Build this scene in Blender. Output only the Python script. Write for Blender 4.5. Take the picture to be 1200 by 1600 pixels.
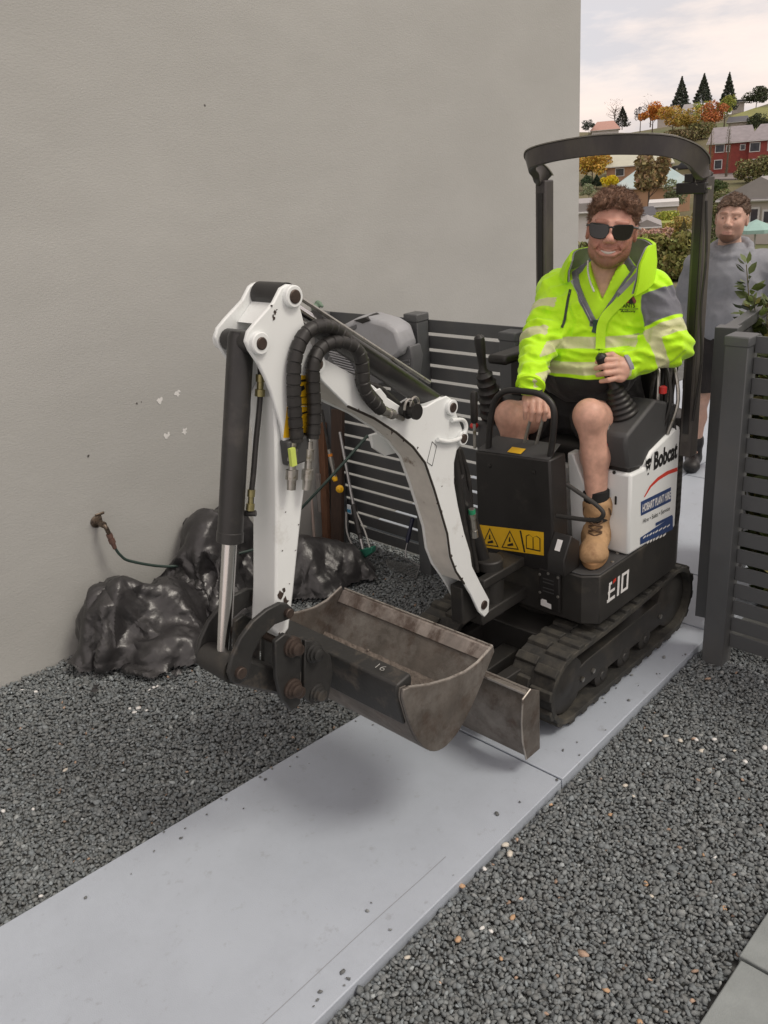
import bpy, bmesh, math, random
import numpy as np
from math import sin, cos, pi, radians, atan2, hypot, sqrt
from mathutils import Vector, Matrix

for o in list(bpy.data.objects): bpy.data.objects.remove(o)
SC = bpy.context.scene
COL = SC.collection
random.seed(7)
RNG = np.random.default_rng(7)

# ------------------------------------------------------------------ camera
CAM_H, FPX = 2.1, 1350.0
PITCH, YAW, ROLL = radians(21.7045), radians(45.6014), radians(-4.4463)
def cam_axes():
    c, s = cos(PITCH), sin(PITCH)
    R = np.array([[1, 0, 0], [0, -s, -c], [0, c, -s]])
    cy, sy = cos(YAW), sin(YAW)
    Rz = np.array([[cy, -sy, 0], [sy, cy, 0], [0, 0, 1]])
    cr, sr = cos(ROLL), sin(ROLL)
    return np.array([[cr, -sr, 0], [sr, cr, 0], [0, 0, 1]]) @ R @ Rz.T
RC = cam_axes()
CP = np.array([0, 0, CAM_H])
cd = bpy.data.cameras.new('camera'); cam = bpy.data.objects.new('camera', cd); COL.objects.link(cam)
m4 = np.eye(4); m4[:3, 0] = RC[0]; m4[:3, 1] = -RC[1]; m4[:3, 2] = -RC[2]; m4[:3, 3] = CP
cam.matrix_world = Matrix(m4.tolist())
cd.sensor_fit = 'VERTICAL'; cd.sensor_height = 24.0; cd.lens = FPX / 1600 * 24
cd.clip_start = 0.05; cd.clip_end = 2000
SC.camera = cam
# site survey: a sight line of the photograph met with a plane of the site
def ray(x, y): return RC.T @ np.array([(x - 600) / FPX, (y - 800) / FPX, 1.0])
def onx(x, y, X): d = ray(x, y); return CP + d * X / d[0]
def ony(x, y, Y): d = ray(x, y); return CP + d * Y / d[1]
def onz(x, y, Z=0.0): d = ray(x, y); return CP + d * (Z - CAM_H) / d[2]

# ------------------------------------------------------------------ sky and sun
SUN_AZ, SUN_EL = radians(72), radians(54)      # azimuth from +Y towards +X
W = bpy.data.worlds.new('World'); SC.world = W; W.use_nodes = True
nt = W.node_tree; nt.nodes.clear()
def N(t, kind, **kw):
    n = t.nodes.new(kind)
    for k, v in kw.items():
        if hasattr(n, k) and not k.startswith('i_'): setattr(n, k, v)
    return n
out = N(nt, 'ShaderNodeOutputWorld'); bg = N(nt, 'ShaderNodeBackground')
sky = N(nt, 'ShaderNodeTexSky', sky_type='NISHITA'); sky.sun_disc = False
sky.sun_elevation = SUN_EL; sky.sun_rotation = SUN_AZ; sky.dust_density = 3.0
tc = N(nt, 'ShaderNodeTexCoord'); mp = N(nt, 'ShaderNodeMapping')
mp.inputs['Scale'].default_value = (2.2, 2.2, 9.0); mp.inputs['Location'].default_value = (0.3, 0.9, 0.2)
nz = N(nt, 'ShaderNodeTexNoise'); nz.inputs['Scale'].default_value = 1.7; nz.inputs['Detail'].default_value = 7; nz.inputs['Roughness'].default_value = .58
nz2 = N(nt, 'ShaderNodeTexNoise'); nz2.inputs['Scale'].default_value = .8; nz2.inputs['Detail'].default_value = 3
cr = N(nt, 'ShaderNodeValToRGB')
e = cr.color_ramp.elements; e[0].position = .41; e[0].color = (5.1, 5.05, 5.3, 1); e[1].position = .63; e[1].color = (7.7, 6.75, 6.2, 1)
e2 = cr.color_ramp.elements.new(.51); e2.color = (6.7, 6.15, 5.9, 1)
cr2 = N(nt, 'ShaderNodeValToRGB'); e = cr2.color_ramp.elements
e[0].position = .35; e[0].color = (1.04, .95, .88, 1); e[1].position = .65; e[1].color = (1.0, .98, .98, 1)
mul = N(nt, 'ShaderNodeMix', data_type='RGBA', blend_type='MULTIPLY'); mul.inputs[0].default_value = 1
mix = N(nt, 'ShaderNodeMix', data_type='RGBA'); mix.inputs[0].default_value = .9
L = nt.links.new
L(tc.outputs['Generated'], mp.inputs[0]); L(mp.outputs[0], nz.inputs[0]); L(mp.outputs[0], nz2.inputs[0])
L(nz.outputs[0], cr.inputs[0]); L(nz2.outputs[0], cr2.inputs[0])
L(cr.outputs[0], mul.inputs[6]); L(cr2.outputs[0], mul.inputs[7])
L(sky.outputs[0], mix.inputs[6]); L(mul.outputs[2], mix.inputs[7]); L(mix.outputs[2], bg.inputs[0])
bg.inputs[1].default_value = 0.125
L(bg.outputs[0], out.inputs[0])
sl = bpy.data.lights.new('sun', 'SUN'); sl.energy = 1.2; sl.angle = radians(18); sl.color = (1, .93, .82)
so = bpy.data.objects.new('sun', sl); COL.objects.link(so)
so.rotation_euler = Vector((-sin(SUN_AZ) * cos(SUN_EL), -cos(SUN_AZ) * cos(SUN_EL), -sin(SUN_EL))).to_track_quat('-Z', 'Y').to_euler()
SC.view_settings.view_transform = 'Standard'; SC.view_settings.look = 'None'
SC.view_settings.exposure = 0.28; SC.view_settings.gamma = 1
SC.render.engine = 'CYCLES'

# ------------------------------------------------------------------ materials
MATS = {}
def s2l(r, g, b):
    f = lambda c: c / 12.92 if c <= .04045 else ((c + .055) / 1.055) ** 2.4
    return tuple(f(v / 255) for v in (r, g, b))
def mat(name, col, rough=.6, metal=0., var=.12, scale=6., bump=0., bscale=120., dirt=None, damt=0., dscale=7., dsoft=.06,
        attr=None, spec=.5, coat=0., sss=0., stretch=None, dirt2=None, damt2=0., d2scale=30., rvar=.12):
    if name in MATS: return MATS[name]
    m = bpy.data.materials.new(name); m.use_nodes = True; t = m.node_tree; ln = t.links.new
    b = t.nodes['Principled BSDF']
    tcn = N(t, 'ShaderNodeTexCoord'); src = tcn.outputs['Object']
    if stretch:
        mpn = N(t, 'ShaderNodeMapping'); mpn.inputs['Scale'].default_value = stretch; ln(src, mpn.inputs[0]); src = mpn.outputs[0]
    n1 = N(t, 'ShaderNodeTexNoise'); n1.inputs['Scale'].default_value = scale; n1.inputs['Detail'].default_value = 6; ln(src, n1.inputs[0])
    n1.inputs['Roughness'].default_value = .65
    mx = N(t, 'ShaderNodeMix', data_type='RGBA')
    mx.inputs[6].default_value = tuple(c * (1 - var) for c in col) + (1,)
    mx.inputs[7].default_value = tuple(min(1, c * (1 + var)) for c in col) + (1,)
    mr = N(t, 'ShaderNodeMapRange'); mr.inputs[1].default_value = .3; mr.inputs[2].default_value = .7
    ln(n1.outputs[0], mr.inputs[0]); ln(mr.outputs[0], mx.inputs[0]); cur = mx.outputs[2]
    if attr:
        at = N(t, 'ShaderNodeAttribute'); at.attribute_name = attr
        mm = N(t, 'ShaderNodeMix', data_type='RGBA', blend_type='MULTIPLY'); mm.inputs[0].default_value = 1
        ln(cur, mm.inputs[6]); ln(at.outputs['Color'], mm.inputs[7]); cur = mm.outputs[2]
    for dc, da, dsc, sd in ((dirt, damt, dscale, 3.1), (dirt2, damt2, d2scale, 11.7)):
        if dc is None: continue
        n2 = N(t, 'ShaderNodeTexNoise', noise_dimensions='4D'); n2.inputs['W'].default_value = sd
        n2.inputs['Scale'].default_value = dsc; n2.inputs['Detail'].default_value = 8; n2.inputs['Roughness'].default_value = .7; ln(src, n2.inputs[0])
        r2 = N(t, 'ShaderNodeMapRange'); r2.inputs[1].default_value = 1 - da - dsoft; r2.inputs[2].default_value = 1 - da + dsoft
        ln(n2.outputs[0], r2.inputs[0])
        m2 = N(t, 'ShaderNodeMix', data_type='RGBA'); m2.inputs[7].default_value = tuple(dc) + (1,)
        ln(cur, m2.inputs[6]); ln(r2.outputs[0], m2.inputs[0]); cur = m2.outputs[2]
    ln(cur, b.inputs['Base Color'])
    rr = N(t, 'ShaderNodeMapRange'); rr.inputs[3].default_value = max(0, rough - rvar); rr.inputs[4].default_value = min(1, rough + rvar)
    ln(n1.outputs[0], rr.inputs[0]); ln(rr.outputs[0], b.inputs['Roughness'])
    b.inputs['Metallic'].default_value = metal; b.inputs['Specular IOR Level'].default_value = spec
    b.inputs['Coat Weight'].default_value = coat
    if sss: b.inputs['Subsurface Weight'].default_value = sss; b.inputs['Subsurface Radius'].default_value = (.012, .005, .003); b.inputs['Subsurface Scale'].default_value = 1
    if bump:
        n3 = N(t, 'ShaderNodeTexNoise'); n3.inputs['Scale'].default_value = bscale; n3.inputs['Detail'].default_value = 4; ln(src, n3.inputs[0])
        bp = N(t, 'ShaderNodeBump'); bp.inputs['Strength'].default_value = bump; bp.inputs['Distance'].default_value = .01
        ln(n3.outputs[0], bp.inputs['Height']); ln(bp.outputs[0], b.inputs['Normal'])
    MATS[name] = m; return m
def glassy(name, col, rough=.05):
    if name in MATS: return MATS[name]
    m = mat(name, col, rough, 0, .02, spec=.8); return m

# ------------------------------------------------------------------ mesh builder
class MB:
    def __init__(s): s.v = []; s.f = []
    def add(s, vs, fs):
        o = len(s.v); s.v += [tuple(map(float, p)) for p in vs]; s.f += [tuple(i + o for i in q) for q in fs]; return s
    def box(s, c, sz, rot=None):
        vs = [np.array([sx * sz[0] / 2, sy * sz[1] / 2, sz_ * sz[2] / 2]) for sx in (-1, 1) for sy in (-1, 1) for sz_ in (-1, 1)]
        if rot is not None: vs = [np.array(rot) @ v for v in vs]
        return s.add([v + np.array(c) for v in vs], [(0, 1, 3, 2), (4, 6, 7, 5), (0, 4, 5, 1), (2, 3, 7, 6), (0, 2, 6, 4), (1, 5, 7, 3)])
    def bb(s, lo, hi):
        lo = np.array(lo, float); hi = np.array(hi, float); return s.box((lo + hi) / 2, hi - lo)
    def prism(s, poly, d):
        """poly: planar 3D points; extruded by vector d"""
        n = len(poly); P = [np.array(p, float) for p in poly]; d = np.array(d, float)
        nrm = sum((np.cross(P[i], P[(i + 1) % n]) for i in range(n)), np.zeros(3))
        if nrm @ d > 0: P = P[::-1]
        return s.add(P + [p + d for p in P], [tuple(range(n)), tuple(range(2 * n - 1, n - 1, -1))] + [(i + n, (i + 1) % n + n, (i + 1) % n, i)[::1] for i in range(n)])
    def px(s, yz, x0, x1): return s.prism([(x0, y, z) for y, z in yz], (x1 - x0, 0, 0))
    def py(s, xz, y0, y1): return s.prism([(x, y0, z) for x, z in xz], (0, y1 - y0, 0))
    def pz(s, xy, z0, z1): return s.prism([(x, y, z0) for x, y in xy], (0, 0, z1 - z0))
    def tube(s, pts, r, n=10, caps=True, closed=False):
        P = [np.array(p, float) for p in pts]; m = len(P)
        rs = r if hasattr(r, '__len__') else [r] * m
        T = []
        for i in range(m):
            a = P[(i - 1) % m] if (closed or i) else P[0]; b = P[(i + 1) % m] if (closed or i < m - 1) else P[-1]
            t = b - a; T.append(t / (np.linalg.norm(t) + 1e-12))
        up = np.array([0, 0, 1.]) if abs(T[0][2]) < .9 else np.array([1., 0, 0])
        u = np.cross(T[0], up); u /= np.linalg.norm(u); vs = []
        for i in range(m):
            u = u - T[i] * (u @ T[i]); u /= np.linalg.norm(u) + 1e-12; w = np.cross(T[i], u)
            for k in range(n):
                a = 2 * pi * k / n; vs.append(P[i] + rs[i] * (cos(a) * u + sin(a) * w))
        fs = []
        for i in range(m if closed else m - 1):
            j = (i + 1) % m
            for k in range(n): fs.append((i * n + k, i * n + (k + 1) % n, j * n + (k + 1) % n, j * n + k))
        if caps and not closed: fs += [tuple(range(n - 1, -1, -1)), tuple((m - 1) * n + k for k in range(n))]
        return s.add(vs, fs)
    def cyl(s, a, b, r, n=16, r2=None): return s.tube([a, b], [r, r if r2 is None else r2], n)
    def lathe(s, a, ax, prof, n=20):
        """prof: (distance along axis, radius)"""
        a = np.array(a, float); ax = np.array(ax, float); ax /= np.linalg.norm(ax)
        up = np.array([0, 0, 1.]) if abs(ax[2]) < .9 else np.array([1., 0, 0])
        u = np.cross(ax, up); u /= np.linalg.norm(u); w = np.cross(ax, u); vs = []
        for t, r in prof:
            for k in range(n): vs.append(a + ax * t + r * (cos(2 * pi * k / n) * u + sin(2 * pi * k / n) * w))
        m = len(prof); fs = [(i * n + k, i * n + (k + 1) % n, (i + 1) * n + (k + 1) % n, (i + 1) * n + k) for i in range(m - 1) for k in range(n)]
        fs += [tuple(range(n - 1, -1, -1)), tuple((m - 1) * n + k for k in range(n))]
        return s.add(vs, fs)
    def sweep(s, pts, sec, up=(0, 0, 1)):
        """section sec [(a,b)] : a along side vector, b along up"""
        P = [np.array(p, float) for p in pts]; m = len(P); n = len(sec); vs = []
        for i in range(m):
            t = P[min(i + 1, m - 1)] - P[max(i - 1, 0)]; t /= np.linalg.norm(t)
            uu = np.array(up[i] if hasattr(up[0], '__len__') else up, float); sd = np.cross(t, uu); sd /= np.linalg.norm(sd); w = np.cross(sd, t)
            vs += [P[i] + a * sd + b * w for a, b in sec]
        fs = [(i * n + k, i * n + (k + 1) % n, (i + 1) * n + (k + 1) % n, (i + 1) * n + k) for i in range(m - 1) for k in range(n)]
        fs += [tuple(range(n - 1, -1, -1)), tuple((m - 1) * n + k for k in range(n))]
        return s.add(vs, fs)
    def sphere(s, c, r, n=12, m=8, sc=(1, 1, 1)):
        c = np.array(c, float); vs = [c + np.array([0, 0, r * sc[2]])]; fs = []
        for i in range(1, m):
            th = pi * i / m
            for k in range(n): ph = 2 * pi * k / n; vs.append(c + r * np.array([sin(th) * cos(ph) * sc[0], sin(th) * sin(ph) * sc[1], cos(th) * sc[2]]))
        vs.append(c - np.array([0, 0, r * sc[2]]))
        for k in range(n): fs.append((0, 1 + k, 1 + (k + 1) % n)); fs.append((len(vs) - 1, 1 + (m - 2) * n + (k + 1) % n, 1 + (m - 2) * n + k))
        for i in range(m - 2):
            for k in range(n): fs.append((1 + i * n + k, 1 + (i + 1) * n + k, 1 + (i + 1) * n + (k + 1) % n, 1 + i * n + (k + 1) % n))
        return s.add(vs, fs)
def origin(o):
    p = o
    while p is not None and 'org' not in ORG.get(p.name, {}): p = p.parent
    return np.array(ORG[p.name]['org']) if p else np.zeros(3)
ORG = {}
def mesh_from(name, v, f, smooth=35.):
    me = bpy.data.meshes.new(name); me.from_pydata(v, [], f); me.validate()
    bm = bmesh.new(); bm.from_mesh(me); bmesh.ops.recalc_face_normals(bm, faces=bm.faces); bm.to_mesh(me); bm.free()
    if smooth:
        me.polygons.foreach_set('use_smooth', [True] * len(me.polygons)); me.set_sharp_from_angle(angle=radians(smooth))
    me.update(); return me
def build(mb, name, m, parent=None, bevel=0., smooth=35., base=None, **props):
    """one mesh object; under a parent its points are kept in the frame of the thing's base"""
    if parent is not None: og = origin(parent)
    elif base is not None: og = np.array(base, float)
    else:
        a = np.array(mb.v); og = np.array([(a[:, 0].min() + a[:, 0].max()) / 2, (a[:, 1].min() + a[:, 1].max()) / 2, a[:, 2].min()])
    v = [tuple(np.array(p) - og) for p in mb.v]
    me = mesh_from(name, v, mb.f, smooth); me.materials.append(m)
    o = bpy.data.objects.new(name, me); COL.objects.link(o)
    if parent is not None: o.parent = parent
    else: o.location = og; ORG[o.name] = {'org': og}
    if bevel:
        bv = o.modifiers.new('bevel', 'BEVEL'); bv.width = bevel; bv.segments = 2; bv.limit_method = 'ANGLE'; bv.angle_limit = radians(40); bv.harden_normals = False
    for k, val in props.items(): o[k] = val
    return o
def thing(name, base, label, category, group=None):
    o = bpy.data.objects.new(name, None); COL.objects.link(o); o.location = base; o.empty_display_size = .1
    ORG[o.name] = {'org': np.array(base, float)}
    o['label'] = label; o['category'] = category
    if group: o['group'] = group
    return o
def dup(o, parent, off=(0, 0, 0), rot=None):
    c = o.copy(); COL.objects.link(c); c.parent = parent; c.location = Vector(o.location) + Vector(off)
    if rot is not None: c.rotation_euler = rot
    return c
def arc(c, r, a0, a1, n):   # 2D arc
    return [(c[0] + r * cos(a0 + (a1 - a0) * i / n), c[1] + r * sin(a0 + (a1 - a0) * i / n)) for i in range(n + 1)]
def catmull(pts, k=6):
    P = [np.array(p, float) for p in pts]; P = [2 * P[0] - P[1]] + P + [2 * P[-1] - P[-2]]; o = []
    for i in range(1, len(P) - 2):
        for j in range(k):
            t = j / k; a, b, c, d = P[i - 1:i + 3]
            o.append(.5 * (2 * b + (c - a) * t + (2 * a - 5 * b + 4 * c - d) * t * t + (3 * b - a - 3 * c + d) * t ** 3))
    return o + [P[-2]]
def text_mesh(txt, size, bold=0., font=None, spacing=1.):
    cu = bpy.data.curves.new('t', 'FONT'); cu.body = txt; cu.size = size; cu.align_x = 'LEFT'; cu.offset = bold; cu.space_character = spacing
    cu.resolution_u = 3
    ob = bpy.data.objects.new('t', cu); COL.objects.link(ob); dg = bpy.context.evaluated_depsgraph_get(); dg.update()
    me = bpy.data.meshes.new_from_object(ob.evaluated_get(dg)); bpy.data.objects.remove(ob)
    v = np.array([p.co[:] for p in me.vertices]); f = [tuple(p.vertices) for p in me.polygons]; return v, f
def decal(mb, P, u, w, n, pts, faces=None, lift=.0012):
    """flat print: 2D points on the plane P + a*u + b*w, lifted along n"""
    P, u, w, n = (np.array(q, float) for q in (P, u, w, n))
    mb.add([P + a * u + b * w + n * lift for a, b in pts], faces or [tuple(range(len(pts)))]); return mb
def decal_text(mb, txt, P, u, w, n, width=None, height=None, size=.1, bold=0., lift=.0016, center=False):
    v, f = text_mesh(txt, size, bold); x0, x1, y0, y1 = v[:, 0].min(), v[:, 0].max(), v[:, 1].min(), v[:, 1].max()
    sx = width / (x1 - x0) if width else 1; sy = height / (y1 - y0) if height else sx
    pts = [((x - x0) * sx - (center and (x1 - x0) * sx / 2), (y - y0) * sy) for x, y, _ in v]
    return decal(mb, P, u, w, n, pts, f, lift)

# ------------------------------------------------------------------ implicit surfaces (bodies, cloth, boots)
class Field:
    def __init__(s, lo, hi, h):
        s.lo = np.array(lo, float); s.h = h; s.n = np.ceil((np.array(hi) - s.lo) / h).astype(int) + 1
        s.d = np.full(s.n, 1.0, np.float32)
        s.ax = [s.lo[i] + h * np.arange(s.n[i]) for i in range(3)]
    def _sub(s, lo, hi):
        a = np.maximum(0, np.floor((np.array(lo) - s.lo) / s.h).astype(int)); b = np.minimum(s.n, np.ceil((np.array(hi) - s.lo) / s.h).astype(int) + 1)
        if (b <= a).any(): return None, None
        sl = tuple(slice(a[i], b[i]) for i in range(3)); g = np.meshgrid(*[s.ax[i][sl[i]] for i in range(3)], indexing='ij')
        return sl, g
    def comb(s, fn, lo, hi, k, mode):
        pad = k + 3 * s.h; sl, g = s._sub(np.array(lo) - pad, np.array(hi) + pad)
        if sl is None: return s
        q = fn(*g); a = s.d[sl]
        if mode == 'u':
            if k > 0: h = np.clip(.5 + .5 * (a - q) / k, 0, 1); r = a * (1 - h) + q * h - k * h * (1 - h)
            else: r = np.minimum(a, q)
        else:
            if k > 0: h = np.clip(.5 - .5 * (a + q) / k, 0, 1); r = a * (1 - h) - q * h + k * h * (1 - h)
            else: r = np.maximum(a, -q)
        s.d[sl] = r; return s
    def cap(s, a, b, r1, r2=None, k=.02, mode='u', flat=None):
        a = np.array(a, float); b = np.array(b, float); r2 = r1 if r2 is None else r2; ba = b - a; L2 = max(ba @ ba, 1e-9)
        def fn(x, y, z):
            px, py, pz = x - a[0], y - a[1], z - a[2]; t = np.clip((px * ba[0] + py * ba[1] + pz * ba[2]) / L2, 0, 1)
            qx, qy, qz = px - t * ba[0], py - t * ba[1], pz - t * ba[2]
            if flat is not None:
                n, sc = flat; n = np.array(n, float); n /= np.linalg.norm(n); dn = qx * n[0] + qy * n[1] + qz * n[2]
                e = (1 / sc - 1) * dn; qx, qy, qz = qx + e * n[0], qy + e * n[1], qz + e * n[2]
                return (np.sqrt(qx * qx + qy * qy + qz * qz) - (r1 + (r2 - r1) * t)) * min(1, sc * 1.15)
            return np.sqrt(qx * qx + qy * qy + qz * qz) - (r1 + (r2 - r1) * t)
        r = max(r1, r2) * (max(1, flat[1]) if flat is not None else 1); return s.comb(fn, np.minimum(a, b) - r, np.maximum(a, b) + r, k, mode)
    def ell(s, c, r, k=.02, mode='u', M=None):
        c = np.array(c, float); r = np.array(r, float)
        def fn(x, y, z):
            p = [x - c[0], y - c[1], z - c[2]]
            if M is not None: p = [M[i][0] * p[0] + M[i][1] * p[1] + M[i][2] * p[2] for i in range(3)]
            k0 = np.sqrt(sum((p[i] / r[i]) ** 2 for i in range(3))); k1 = np.sqrt(sum((p[i] / r[i] ** 2) ** 2 for i in range(3))) + 1e-9
            return k0 * (k0 - 1) / k1
        R = r.max(); return s.comb(fn, c - R, c + R, k, mode)
    def rbox(s, c, hs, rr, k=.01, mode='u', M=None):
        c = np.array(c, float)
        def fn(x, y, z):
            p = [x - c[0], y - c[1], z - c[2]]
            if M is not None: p = [M[i][0] * p[0] + M[i][1] * p[1] + M[i][2] * p[2] for i in range(3)]
            q = [np.abs(p[i]) - hs[i] + rr for i in range(3)]
            return np.sqrt(sum(np.maximum(t, 0) ** 2 for t in q)) + np.minimum(np.maximum(q[0], np.maximum(q[1], q[2])), 0) - rr
        R = np.linalg.norm(hs); return s.comb(fn, c - R, c + R, k, mode)
    def disp(s, fn):
        g = np.meshgrid(*s.ax, indexing='ij'); s.d += fn(*g).astype(np.float32); return s
    def cut(s, fn):          # intersect with fn<=0
        g = np.meshgrid(*s.ax, indexing='ij'); s.d = np.maximum(s.d, fn(*g)).astype(np.float32); return s
    def mesh(s):
        d = s.d; ins = d < 0; n = s.n
        acc = np.zeros(tuple(n - 1) + (3,), np.float32); cnt = np.zeros(tuple(n - 1), np.float32)
        for axis in range(3):
            o = [(a, b) for a in (0, 1) for b in (0, 1)]; oth = [i for i in range(3) if i != axis]
            for a, b in o:
                s0 = [slice(0, n[i] - 1) for i in range(3)]; s1 = list(s0); s0[axis] = slice(0, n[axis] - 1); s1[axis] = slice(1, n[axis])
                for i, q in zip(oth, (a, b)): s0[i] = slice(q, n[i] - 1 + q); s1[i] = slice(q, n[i] - 1 + q)
                d0, d1 = d[tuple(s0)], d[tuple(s1)]; cr_ = (d0 < 0) != (d1 < 0); t = np.where(cr_, d0 / np.where(cr_, d0 - d1, 1), 0)
                acc[..., axis] += t; 
                acc[..., oth[0]] += np.where(cr_, a, 0); acc[..., oth[1]] += np.where(cr_, b, 0); cnt += cr_
        act = cnt > 0; idx = np.full(act.shape, -1, np.int64); idx[act] = np.arange(act.sum())
        cells = np.argwhere(act); v = s.lo + s.h * (cells + acc[act] / cnt[act][:, None]); F = []
        for axis in range(3):
            o1, o2 = [(1, 2), (2, 0), (0, 1)][axis]
            s0 = [slice(1, n[i] - 1) for i in range(3)]; s0[axis] = slice(0, n[axis] - 1); s1 = list(s0); s1[axis] = slice(1, n[axis])
            a, b = ins[tuple(s0)], ins[tuple(s1)]; e_ = np.argwhere(a != b)
            off = np.array([1, 1, 1]); off[axis] = 0; e_ = e_ + off
            fl = a[a != b]
            def at(d1_, d2_):
                q = e_.copy(); q[:, o1] -= d1_; q[:, o2] -= d2_; return idx[q[:, 0], q[:, 1], q[:, 2]]
            quad = np.stack([at(1, 1), at(0, 1), at(0, 0), at(1, 0)], 1); quad[~fl] = quad[~fl][:, ::-1]; F.append(quad)
        return v, np.concatenate(F)
def np_mesh(name, v, f, smooth=True):
    """fast mesh of equal-sized faces"""
    v = np.asarray(v, np.float32); f = np.asarray(f, np.int32); k = f.shape[1]
    me = bpy.data.meshes.new(name); me.vertices.add(len(v)); me.vertices.foreach_set('co', v.ravel())
    me.loops.add(f.size); me.loops.foreach_set('vertex_index', f.ravel()); me.polygons.add(len(f))
    me.polygons.foreach_set('loop_start', np.arange(0, f.size, k, dtype=np.int32)); me.polygons.foreach_set('loop_total', np.full(len(f), k, np.int32))
    if smooth: me.polygons.foreach_set('use_smooth', np.ones(len(f), bool))
    me.update(calc_edges=True); me.validate(); return me
def np_obj(name, v, f, m, parent=None, smooth=True, base=None, attrs=None, **props):
    og = origin(parent) if parent is not None else (np.array(base, float) if base is not None else np.zeros(3))
    me = np_mesh(name, np.asarray(v) - og, f, smooth)
    for an, av in (attrs or {}).items():
        av = np.asarray(av, np.float32)
        if av.ndim == 1: a_ = me.attributes.new(an, 'FLOAT', 'POINT'); a_.data.foreach_set('value', av)
        else: a_ = me.attributes.new(an, 'FLOAT_COLOR', 'POINT'); a_.data.foreach_set('color', np.concatenate([av, np.ones((len(av), 1), np.float32)], 1).ravel())
    me.materials.append(m); o = bpy.data.objects.new(name, me); COL.objects.link(o)
    if parent is not None: o.parent = parent
    else: o.location = og; ORG[o.name] = {'org': og}
    for k, val in props.items(): o[k] = val
    return o
def vnoise(x, y, z, seed=0):
    """cheap smooth noise, about -1..1"""
    r = np.random.default_rng(seed); o = 0
    for i in range(5):
        k = r.normal(size=3); k *= (1 + .35 * i) / np.linalg.norm(k); o = o + np.sin(k[0] * x + k[1] * y + k[2] * z + r.uniform(0, 6.28)) / 5 * 1.6
    return o
# ================================================================== THE SETTING
m_ground = mat('soil', (.12, .125, .12), .95, var=.3, scale=12)
m_conc = mat('painted_concrete', (.42, .465, .525), .5, var=.05, scale=1.6, bump=.12, bscale=260, dirt=(.355, .39, .44), damt=.34, dscale=2.2, dsoft=.2, spec=.4, dirt2=(.16, .15, .14), damt2=.215, d2scale=22)
m_conc_side = m_conc
m_slab2 = mat('grey_paver', (.25, .275, .275), .8, var=.12, scale=9, bump=.15, bscale=200)
m_wall = mat('beige_render', (.425, .428, .408), .9, var=.06, scale=1.1, bump=.16, bscale=95, dirt=(.38, .382, .362), damt=.40, dscale=1.3, dsoft=.2, stretch=(1, .7, 1.6))
# a fine sand-textured render with a second, coarser relief
def ground():
    mb = MB().bb((-14, -5, -.35), (9, 9.5, -.044)); return build(mb, 'ground', m_ground, base=(0, 0, 0), kind='structure')
ground()
path = bpy.data.objects.new('path', None); COL.objects.link(path); path['kind'] = 'structure'; ORG['path'] = {'org': np.zeros(3)}
def xl(y): return -2.371 + .0634 * (y - .516)
def xr(y): return -1.378 - .0272 * (y - .96)
def slab(y0, y1, x0=None, x1=None):
    q = [(xl(y0) if x0 is None else x0, y0), (xr(y0) if x1 is None else x1, y0), (xr(y1) if x1 is None else x1, y1), (xl(y1) if x0 is None else x0, y1)]
    return build(MB().pz(q, -.06, 0.0), 'slab', m_conc, path, bevel=.004)
slab(-1.2, 2.172); slab(2.180, 3.47)
for y0, y1 in ((3.477, 3.976), (3.983, 5.352), (5.36, 6.7), (6.708, 8.2)):
    for x0, x1 in ((-3.72, -2.507), (-2.5, -1.42)): slab(y0, y1, x0, x1)
# hairline where the edge strip of the path was poured
mb = MB(); pts = [(xr(y) - .105 + .012 * (y - 1) + .0016 * sin(9 * y), y) for y in np.linspace(.7, 1.62, 14)]
for (xa, ya), (xb, yb) in zip(pts[:-1], pts[1:]): mb.add([(xa - .001, ya, .0012), (xa + .001, ya, .0012), (xb + .001, yb, .0012), (xb - .001, yb, .0012)], [(0, 1, 2, 3)])
build(mb, 'hairline_crack', mat('crack', (.27, .28, .30), .9), path, smooth=0)
paving = bpy.data.objects.new('pavement', None); COL.objects.link(paving); paving['kind'] = 'structure'; ORG['pavement'] = {'org': np.zeros(3)}
for y0, y1 in ((-.6, .24), (.25, 1.045), (1.055, 1.846), (1.856, 2.645), (2.655, 3.2)):
    build(MB().bb((-.605 - .012 * y0, y0, -.06), (.2, y1, .002)), 'paver', m_slab2, paving, bevel=.004)

# ---- rendered house wall
def wx(y): return -3.80 + .02 * (y - 1.1)
YC = 5.9
hw = thing('house_wall', (wx(1.1), 1.5, -.06), 'tall blank beige rendered house wall behind the excavator', 'wall')
build(MB().pz([(wx(-4), -4), (wx(YC), YC), (-12, YC), (-12, -4)], -.1, 6.0), 'wall_face', m_wall, hw, bevel=.006)
m_fill = mat('white_filler', (.72, .72, .7), .9, var=.1, scale=60)
m_nick = mat('wall_nick', (.09, .085, .08), .9)
def blob(mb, c, r, n=13, seed=1):
    rr = random.Random(seed); P = onx(c[0], c[1], wx(2.2)); P[0] = wx(P[1]) + .0015
    k = [r * rr.uniform(.45, 1.25) for _ in range(n)]
    mb.add([(P[0], P[1], P[2])] + [(P[0], P[1] + k[i] * cos(2 * pi * i / n), P[2] + k[i] * sin(2 * pi * i / n)) for i in range(n)], [(0, 1 + i, 1 + (i + 1) % n) for i in range(n)])
for i, c in enumerate(((249, 626), (276, 615), (260, 681), (287, 674))):
    mb = MB(); blob(mb, c, .017, seed=i); blob(mb, (c[0] + 3, c[1] - 4), .008, seed=i + 9); build(mb, 'filler_patch', m_fill, hw, smooth=0)
for i, (c, r) in enumerate((((214, 630), .006), ((221, 628), .004), ((139, 713), .006), ((318, 165), .005), ((140, 712), .004))):
    mb = MB(); blob(mb, c, r, seed=i + 30); build(mb, 'nick', m_nick, hw, smooth=0)

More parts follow.
